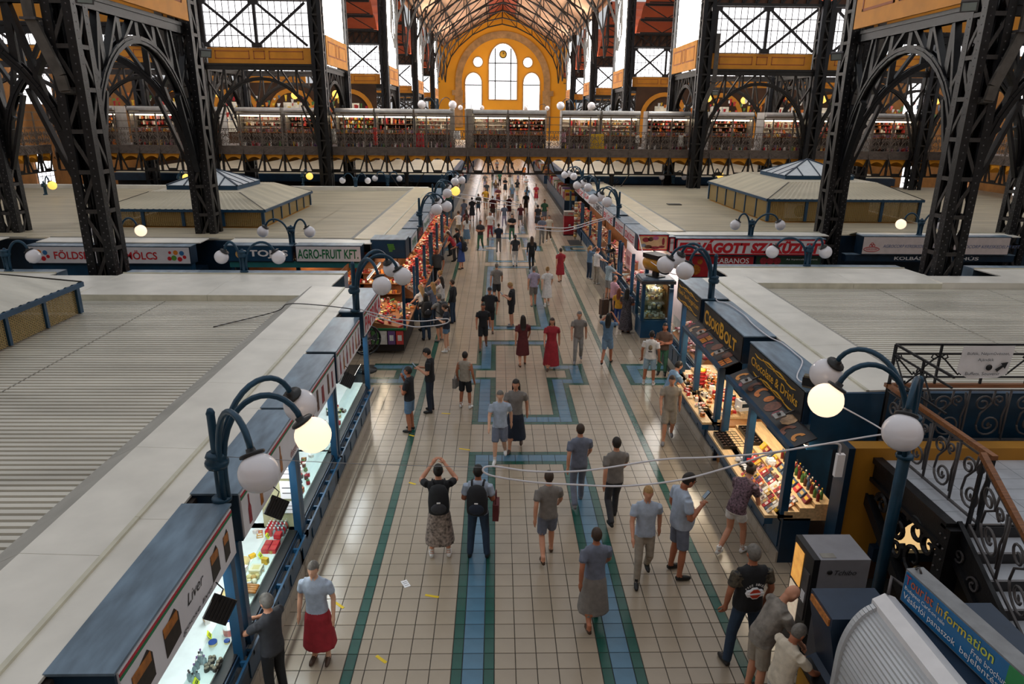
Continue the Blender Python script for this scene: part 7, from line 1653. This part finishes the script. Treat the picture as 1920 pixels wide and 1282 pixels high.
P('grey haired woman in white shirt and flowered trousers at the terminal', 3.3, 6.38, -72, 1.58, 'cream', 'floralw', 'capri', 'white', 1, ('short', 'grey'), 'reach', 'stand', near=True, lean=.18, look=.35, wide=1.08)
P('tall man in black shirt and dark jeans reading his phone by the left band', -1.63, 15.95, 82, 1.68, 'black', 'navy', 'trousers', 'black', 0, ('short', 'black'), 'phone', 'stand', near=True, look=.35, extra=phone('smartphone held by the tall man in black'))
P('man in black shirt and denim shorts with a hand at his chin', -2.0, 14.84, 75, 1.6, 'black', 'denim', 'shorts', 'black', 1, ('short', 'dark'), 'chin', 'stand', near=True)
P('boy in sleeveless top and black shorts carrying a grey bag', -.78, 16.2, -20, 1.5, 'stone', 'black', 'shorts', 'white', 1, ('short', 'dark'), 'down', 'apart', sleeve='none', extra=bag('grey cloth bag of the boy in black shorts', C['smoke'], -1, .62))
P('man in black shirt and shorts reading his phone in the middle of the aisle', .53, 23.4, 75, 1.6, 'black', 'black', 'shorts', 'grey', 0, ('short', 'blond'), 'phone', 'stand', near=True, look=.4, wide=1.12, belly=.04, extra=phone('smartphone of the man in black in mid aisle'))
P('man in black cap and black shirt with orange print facing the camera', -.23, 22.6, 178, 1.6, 'black', 'black', 'shorts', 'brown', 0, ('short', 'dark'), 'down', 'stand', wide=1.15, belly=.05, extra=multi(cap_hat(C['charcoal']), tee_print(C['orange'])))
P('man in white printed shirt and pale denim shorts seen from behind', 4.2, 17.8, -20, 1.56, 'white', 'ltdenim', 'shorts', 'white', 1, ('short', 'black'), 'down', 'apart', near=True, extra=back_print)
P('woman in denim shorts and blue jacket with dark hair, photographing the right stalls', 3.29, 19.5, -20, 1.58, 'denim', 'skyblue', 'shorts', 'black', 1, ('long', 'black'), 'photo', 'walk')
P('girl in navy shirt, denim shorts and white sneakers at the corner table', -1.55, 20.6, 75, 1.55, 'navy', 'denim', 'mini', 'white', 2, ('tail', 'brown'), 'phone', 'stand', look=.3)
P('man in grey shirt and cap with dark straps at the corner table', -1.85, 21.7, 60, 1.6, 'grey', 'charcoal', 'shorts', 'grey', 0, ('short', 'grey'), 'reach', 'stand', extra=backpack('dark backpack of the man in grey', C['charcoal'], C['black']))
P('woman with black hair and black backpack in jeans at the corner table', -2.3, 21.8, 20, 1.58, 'charcoal', 'jeans', 'trousers', 'black', 1, ('long', 'black'), 'reach', 'stand', extra=backpack('small black backpack of the black haired woman', C['black'], C['charcoal']))
P('boy in black shirt and blue jeans behind the girl in navy', -1.55, 23.8, 70, 1.58, 'black', 'jeans', 'trousers', 'black', 0, ('short', 'brown'), 'down', 'stand', sleeve='long')
P('woman with long brown hair and white top at the corner table', -1.98, 24.3, 65, 1.58, 'white', 'grey', 'trousers', 'black', 2, ('long', 'dark'), 'reach', 'stand')
P('blond woman in white blouse reaching over the corner table', -2.5, 22.9, 50, 1.6, 'white', 'jeans', 'trousers', 'black', 2, ('long', 'blond'), 'reach', 'stand', lean=.15)
P('fair haired woman in denim vest beside the blond woman', -2.2, 23.4, 55, 1.58, 'dusk', 'jeans', 'trousers', 'black', 2, ('long', 'blond'), 'reach', 'stand')
P('woman with bare shoulders and pinned hair at the left paprika stall', -2.1, 25.4, 70, 1.56, 'pink', 'grey', 'trousers', 'black', 2, ('bun', 'blond'), 'reach', 'stand', sleeve='none')
P('stall keeper in dark grey shirt standing among the red goods', -2.55, 29.4, 175, 1.68, 'charcoal', 'black', 'trousers', 'black', 1, ('short', 'black'), 'down', 'stand', wide=1.2, belly=.04)
P('woman in red top bending over the left sausage stall', -2.15, 34.9, 75, 1.6, 'red', 'black', 'trousers', 'black', 2, ('long', 'brown'), 'reach', 'stand', lean=.5)
P('shopper in beige top bending beside the woman in red', -2.45, 36.4, 70, 1.6, 'cream', 'black', 'trousers', 'black', 2, ('short', 'blond'), 'reach', 'stand', lean=.3)
P('woman in black top with bag beside the woman in red', -1.95, 35.6, 60, 1.6, 'black', 'charcoal', 'trousers', 'black', 0, ('tail', 'dark'), 'reach', 'stand', lean=.2)
P('woman in blue patterned dress with black backpack at the left stalls', -1.7, 33.0, 60, 1.6, 'blue', 'blue', 'dress', 'black', 0, ('long', 'dark'), 'reach', 'stand', extra=backpack('black backpack of the woman in the blue dress', C['black'], C['charcoal']))
P('man in white shirt with red print at the left stall below the lamps', -2.3, 42.0, 40, 1.65, 'white', 'khaki', 'shorts', 'white', 0, ('short', 'brown'), 'reach', 'stand')
P('woman in dark red dress at the left stall below the lamps', -1.9, 43.0, 40, 1.62, 'dkred', 'dkred', 'dress', 'black', 0, ('long', 'dark'), 'down', 'stand')
P('shopper in white top and blue skirt at the left stalls', -1.75, 40.2, 30, 1.6, 'white', 'denim', 'skirt', 'white', 2, ('long', 'brown'), 'down', 'stand')
P('woman in pale grey dress standing at the left far stall', -2.25, 48.2, 30, 1.66, 'dusk', 'dusk', 'longdress', 'white', 2, ('short', 'grey'), 'down', 'stand')
P('woman in slate dress beside the pale grey dress', -1.75, 49.5, 20, 1.64, 'charcoal', 'charcoal', 'dress', 'black', 2, ('short', 'dark'), 'down', 'stand')
P('man in yellow shirt and dark shorts standing in the far aisle', -.9, 56.2, 175, 1.68, 'yellow', 'khaki', 'shorts', 'black', 1, ('short', 'dark'), 'hip', 'stand')
P('man in pink shirt and navy trousers with a shopping trolley', 4.25, 24.3, -70, 1.66, 'pink', 'navy', 'trousers', 'black', 0, ('balding', 'grey'), 'fold', 'stand', wide=1.15, belly=.06)
P('man in plaid shirt at the butcher counter', 4.5, 27.2, -60, 1.66, 'plaid', 'grey', 'shorts', 'black', 0, ('short', 'brown'), 'reach', 'stand', look=.3)
P('woman in black flower print dress at the right corner cabinet', 4.42, 22.7, -30, 1.56, 'floralb', 'floralb', 'longdress', 'black', 1, ('long', 'black'), 'fold', 'stand', wide=1.1)
P('girl in yellow top and blue trousers beside the flowered dress', 4.25, 23.3, -30, 1.42, 'yellow', 'blue', 'trousers', 'black', 2, ('long', 'red'), 'down', 'stand')
P('woman in white and striped trousers at the right sausage counter', 4.4, 30.0, -60, 1.62, 'white', 'stone', 'trousers', 'white', 2, ('short', 'red'), 'reach', 'stand', look=.3)
P('girl in blue top and jeans at the right sausage counter', 4.22, 31.0, -60, 1.55, 'denim', 'jeans', 'trousers', 'white', 2, ('tail', 'blond'), 'photo', 'stand')
# --- people walking through (long exposure in the photograph, built standing still)
P('woman in crimson dress walking away on the right of the aisle', 2.83, 30.3, 10, 1.55, 'red', 'red', 'dress', 'brown', 0, ('short', 'brown'), 'walk', 'walk')
P('person in white dress walking in mid aisle', 1.95, 26.1, 5, 1.58, 'white', 'white', 'dress', 'white', 2, ('bun', 'blond'), 'walk', 'walk')
P('person in lilac shirt and grey shorts walking in mid aisle', 1.43, 26.1, 5, 1.6, 'lilac', 'smoke', 'shorts', 'grey', 0, ('short', 'grey'), 'walk', 'walk')
P('woman all in black walking away up the aisle', 1.68, 33.0, 5, 1.62, 'black', 'black', 'trousers', 'black', 0, ('long', 'brown'), 'walk', 'walk', sleeve='long')
P('woman in dark top and white trousers walking up the aisle', .9, 33.6, 5, 1.6, 'charcoal', 'white', 'trousers', 'black', 0, ('tail', 'dark'), 'walk', 'walk')
P('person in grey dotted shirt walking behind the man in the cap', .0, 26.6, 0, 1.6, 'smoke', 'charcoal', 'shorts', 'brown', 0, ('short', 'grey'), 'walk', 'walk')
P('walker in dark red dress left of the pair in mid aisle', .77, 19.3, 5, 1.56, 'dkred', 'dkred', 'dress', 'brown', 0, ('long', 'dark'), 'walk', 'walk')
P('walker in bright red long dress in mid aisle', 1.6, 19.1, 175, 1.55, 'red', 'red', 'longdress', 'brown', 0, ('long', 'brown'), 'walk', 'walk')
P('walker in grey clothes on the right of mid aisle', 2.45, 19.7, 175, 1.58, 'smoke', 'grey', 'trousers', 'grey', 0, ('short', 'grey'), 'walk', 'walk')
P('woman in black shorts walking behind the man in the cap', -.42, 20.9, 180, 1.5, 'black', 'black', 'shorts', 'brown', 1, ('short', 'dark'), 'walk', 'walk')
P('walker in pale blue shirt and grey shorts left of centre', .08, 13.4, 175, 1.6, 'ltblue', 'dusk', 'shorts', 'white', 2, ('short', 'grey'), 'walk', 'walk')
P('walker in dark teal skirt right behind the pale blue walker', .42, 13.9, 170, 1.66, 'smoke', 'navy', 'skirt', 'brown', 0, ('long', 'dark'), 'walk', 'walk')
P('walker in dark grey clothes near the right lane of the floor', 2.12, 11.0, 10, 1.68, 'smoke', 'charcoal', 'trousers', 'black', 0, ('short', 'dark'), 'walk', 'walk')
P('walker in white shirt beside the bearded man', 2.33, 9.35, 175, 1.66, 'ltblue', 'stone', 'trousers', 'black', 0, ('short', 'blond'), 'walk', 'walk')
P('walker in faded blue shirt on the blue lane', 1.55, 11.6, 5, 1.66, 'dusk', 'dusk', 'trousers', 'grey', 0, ('short', 'brown'), 'walk', 'walk')
P('walker in grey top and slate shorts in sandals near the centre', .85, 9.9, 5, 1.62, 'smoke', 'dusk', 'shorts', 'brown', 0, ('short', 'brown'), 'walk', 'walk')
P('walker in faded violet shirt and grey skirt at the bottom centre', 1.4, 8.3, 5, 1.6, 'dusk', 'smoke', 'skirt', 'brown', 1, ('short', 'brown'), 'walk', 'walk')
P('woman with red skirt and pale blue blouse at the lower left', -2.35, 7.65, 175, 1.55, 'ltblue', 'red', 'skirt', 'brown', 2, ('short', 'grey'), 'down', 'stand')
P('grey haired person in dark clothes at the bottom left counter', -2.72, 6.95, 60, 1.6, 'charcoal', 'black', 'trousers', 'black', 0, ('short', 'grey'), 'reach', 'stand')
P('person in blue shirt bending over the sweets counter on the right', 4.1, 15.3, -75, 1.6, 'skyblue', 'stone', 'trousers', 'grey', 0, ('short', 'dark'), 'reach', 'stand', lean=.35)
P('walker in beige clothes beside the sweets counter', 3.9, 14.3, 170, 1.6, 'stone', 'stone', 'shorts', 'grey', 0, ('short', 'brown'), 'walk', 'walk')
P('person in dark top behind the white shirted man on the right', 4.75, 18.6, 160, 1.55, 'brown', 'green', 'trousers', 'black', 1, ('long', 'dark'), 'fold', 'stand')
# --- far crowd towards and beyond the bridge
r2 = random.Random(21)
cols = ['smoke', 'black', 'white', 'red', 'denim', 'charcoal', 'stone', 'navy', 'grey', 'orange', 'cream', 'dusk', 'brown', 'green', 'lilac', 'dkred']
cw = {'smoke': 'grey brown', 'denim': 'denim blue', 'stone': 'beige', 'dusk': 'slate', 'dkred': 'dark red', 'charcoal': 'charcoal', 'navy': 'navy'}
far = [(-.9, 38.3), (.1, 37.4), (.9, 41), (2.6, 40), (3.1, 41.2), (-.4, 42), (.5, 46.5), (1.6, 47), (2.7, 46), (3.3, 48.5), (-.3, 50), (.9, 52), (2.2, 53), (-1.4, 53.2), (.1, 58), (1.3, 60), (2.5, 58.6), (3.4, 61), (-.9, 62), (-.1, 65), (.8, 68), (1.9, 66), (2.9, 70), (-1.2, 72), (.3, 75), (1.4, 78), (2.4, 80), (-.5, 82), (3.2, 84), (1.0, 88), (.0, 94), (2.0, 96), (-1.0, 100), (1.2, 106)]
place = ['left', 'middle', 'right']; OR2 = [q + ' nearest' for q in ORD] + [q + ' row back' for q in ORD]
for i, (x, y) in enumerate(far):
    a, b = r2.choice(cols), r2.choice(cols)
    P('far %s walker in %s and %s, %s in the crowd' % (place[0 if x < 0 else 1 if x < 2 else 2], cw.get(a, a), cw.get(b, b), OR2[i]), x, y, r2.choice((0, 180, 10, 170)), r2.uniform(1.5, 1.72), a, b, r2.choice(('trousers', 'shorts', 'dress', 'trousers')), r2.choice(('black', 'white', 'brown')), r2.randint(0, 2), (r2.choice(('short', 'long', 'short')), r2.choice(('dark', 'brown', 'blond', 'grey'))), r2.choice(('walk', 'down', 'fold')), 'walk')
build_people()
# shopping trolley of the man in pink
t = thing('shopping_trolley', 'black two wheeled shopping trolley beside the man in pink', 'trolley', (3.95, 24.6, 0), .4)
MB().box(-.15, .15, -.1, .1, .12, .7).build('bag', C['brown'], t); MB().tube([(-.13, -.12, .1), (-.13, -.14, .95), (.13, -.14, .95), (.13, -.12, .1)], .012, 6).build('handle', iron_g, t)
for s in (-1, 1): MB().lathe([(.07, -.015), (.07, .015)], 12, (s * .17, -.08, .07), ax='x').build('wheel', black, t)
# ================================================================ THE CAMERA'S END OF THE HALL, OUT OF VIEW
t = thing('unseen_footbridge', 'unseen brown footbridge deck below the viewpoint, added to shade the near floor', 'footbridge', (0, 0, DZ))  # unseen deck, added to shade the floor nearest the camera
MB().box(-28, 30, -7.5, -.7, -.5, -.05).build('deck', fascia_m, t); MB().box(-28, 30, -.75, -.7, -1.6, 0).build('fascia', fascia_m, t)
wn_ = tag(MB().box(-36, 38, -14.6, -14, 0, 22).build('wall_near', mat('near_wall', '#b98a4a', .8, 0, .1, .5)), 'unseen ochre entrance wall behind the viewpoint, added to cut light from behind', 'wall', kind='structure')  # unseen wall, added to hold back sky light behind the camera
for s in (-1, 1):
    x = NC + s * 35.5
    tag(MB().box(x - .3, x + .3, -14, 8, 0, 13.5).build('wall_near_' + sname[s], brick), 'ochre outer wall on the %s beside the viewpoint' % sname[s], 'wall', kind='structure')
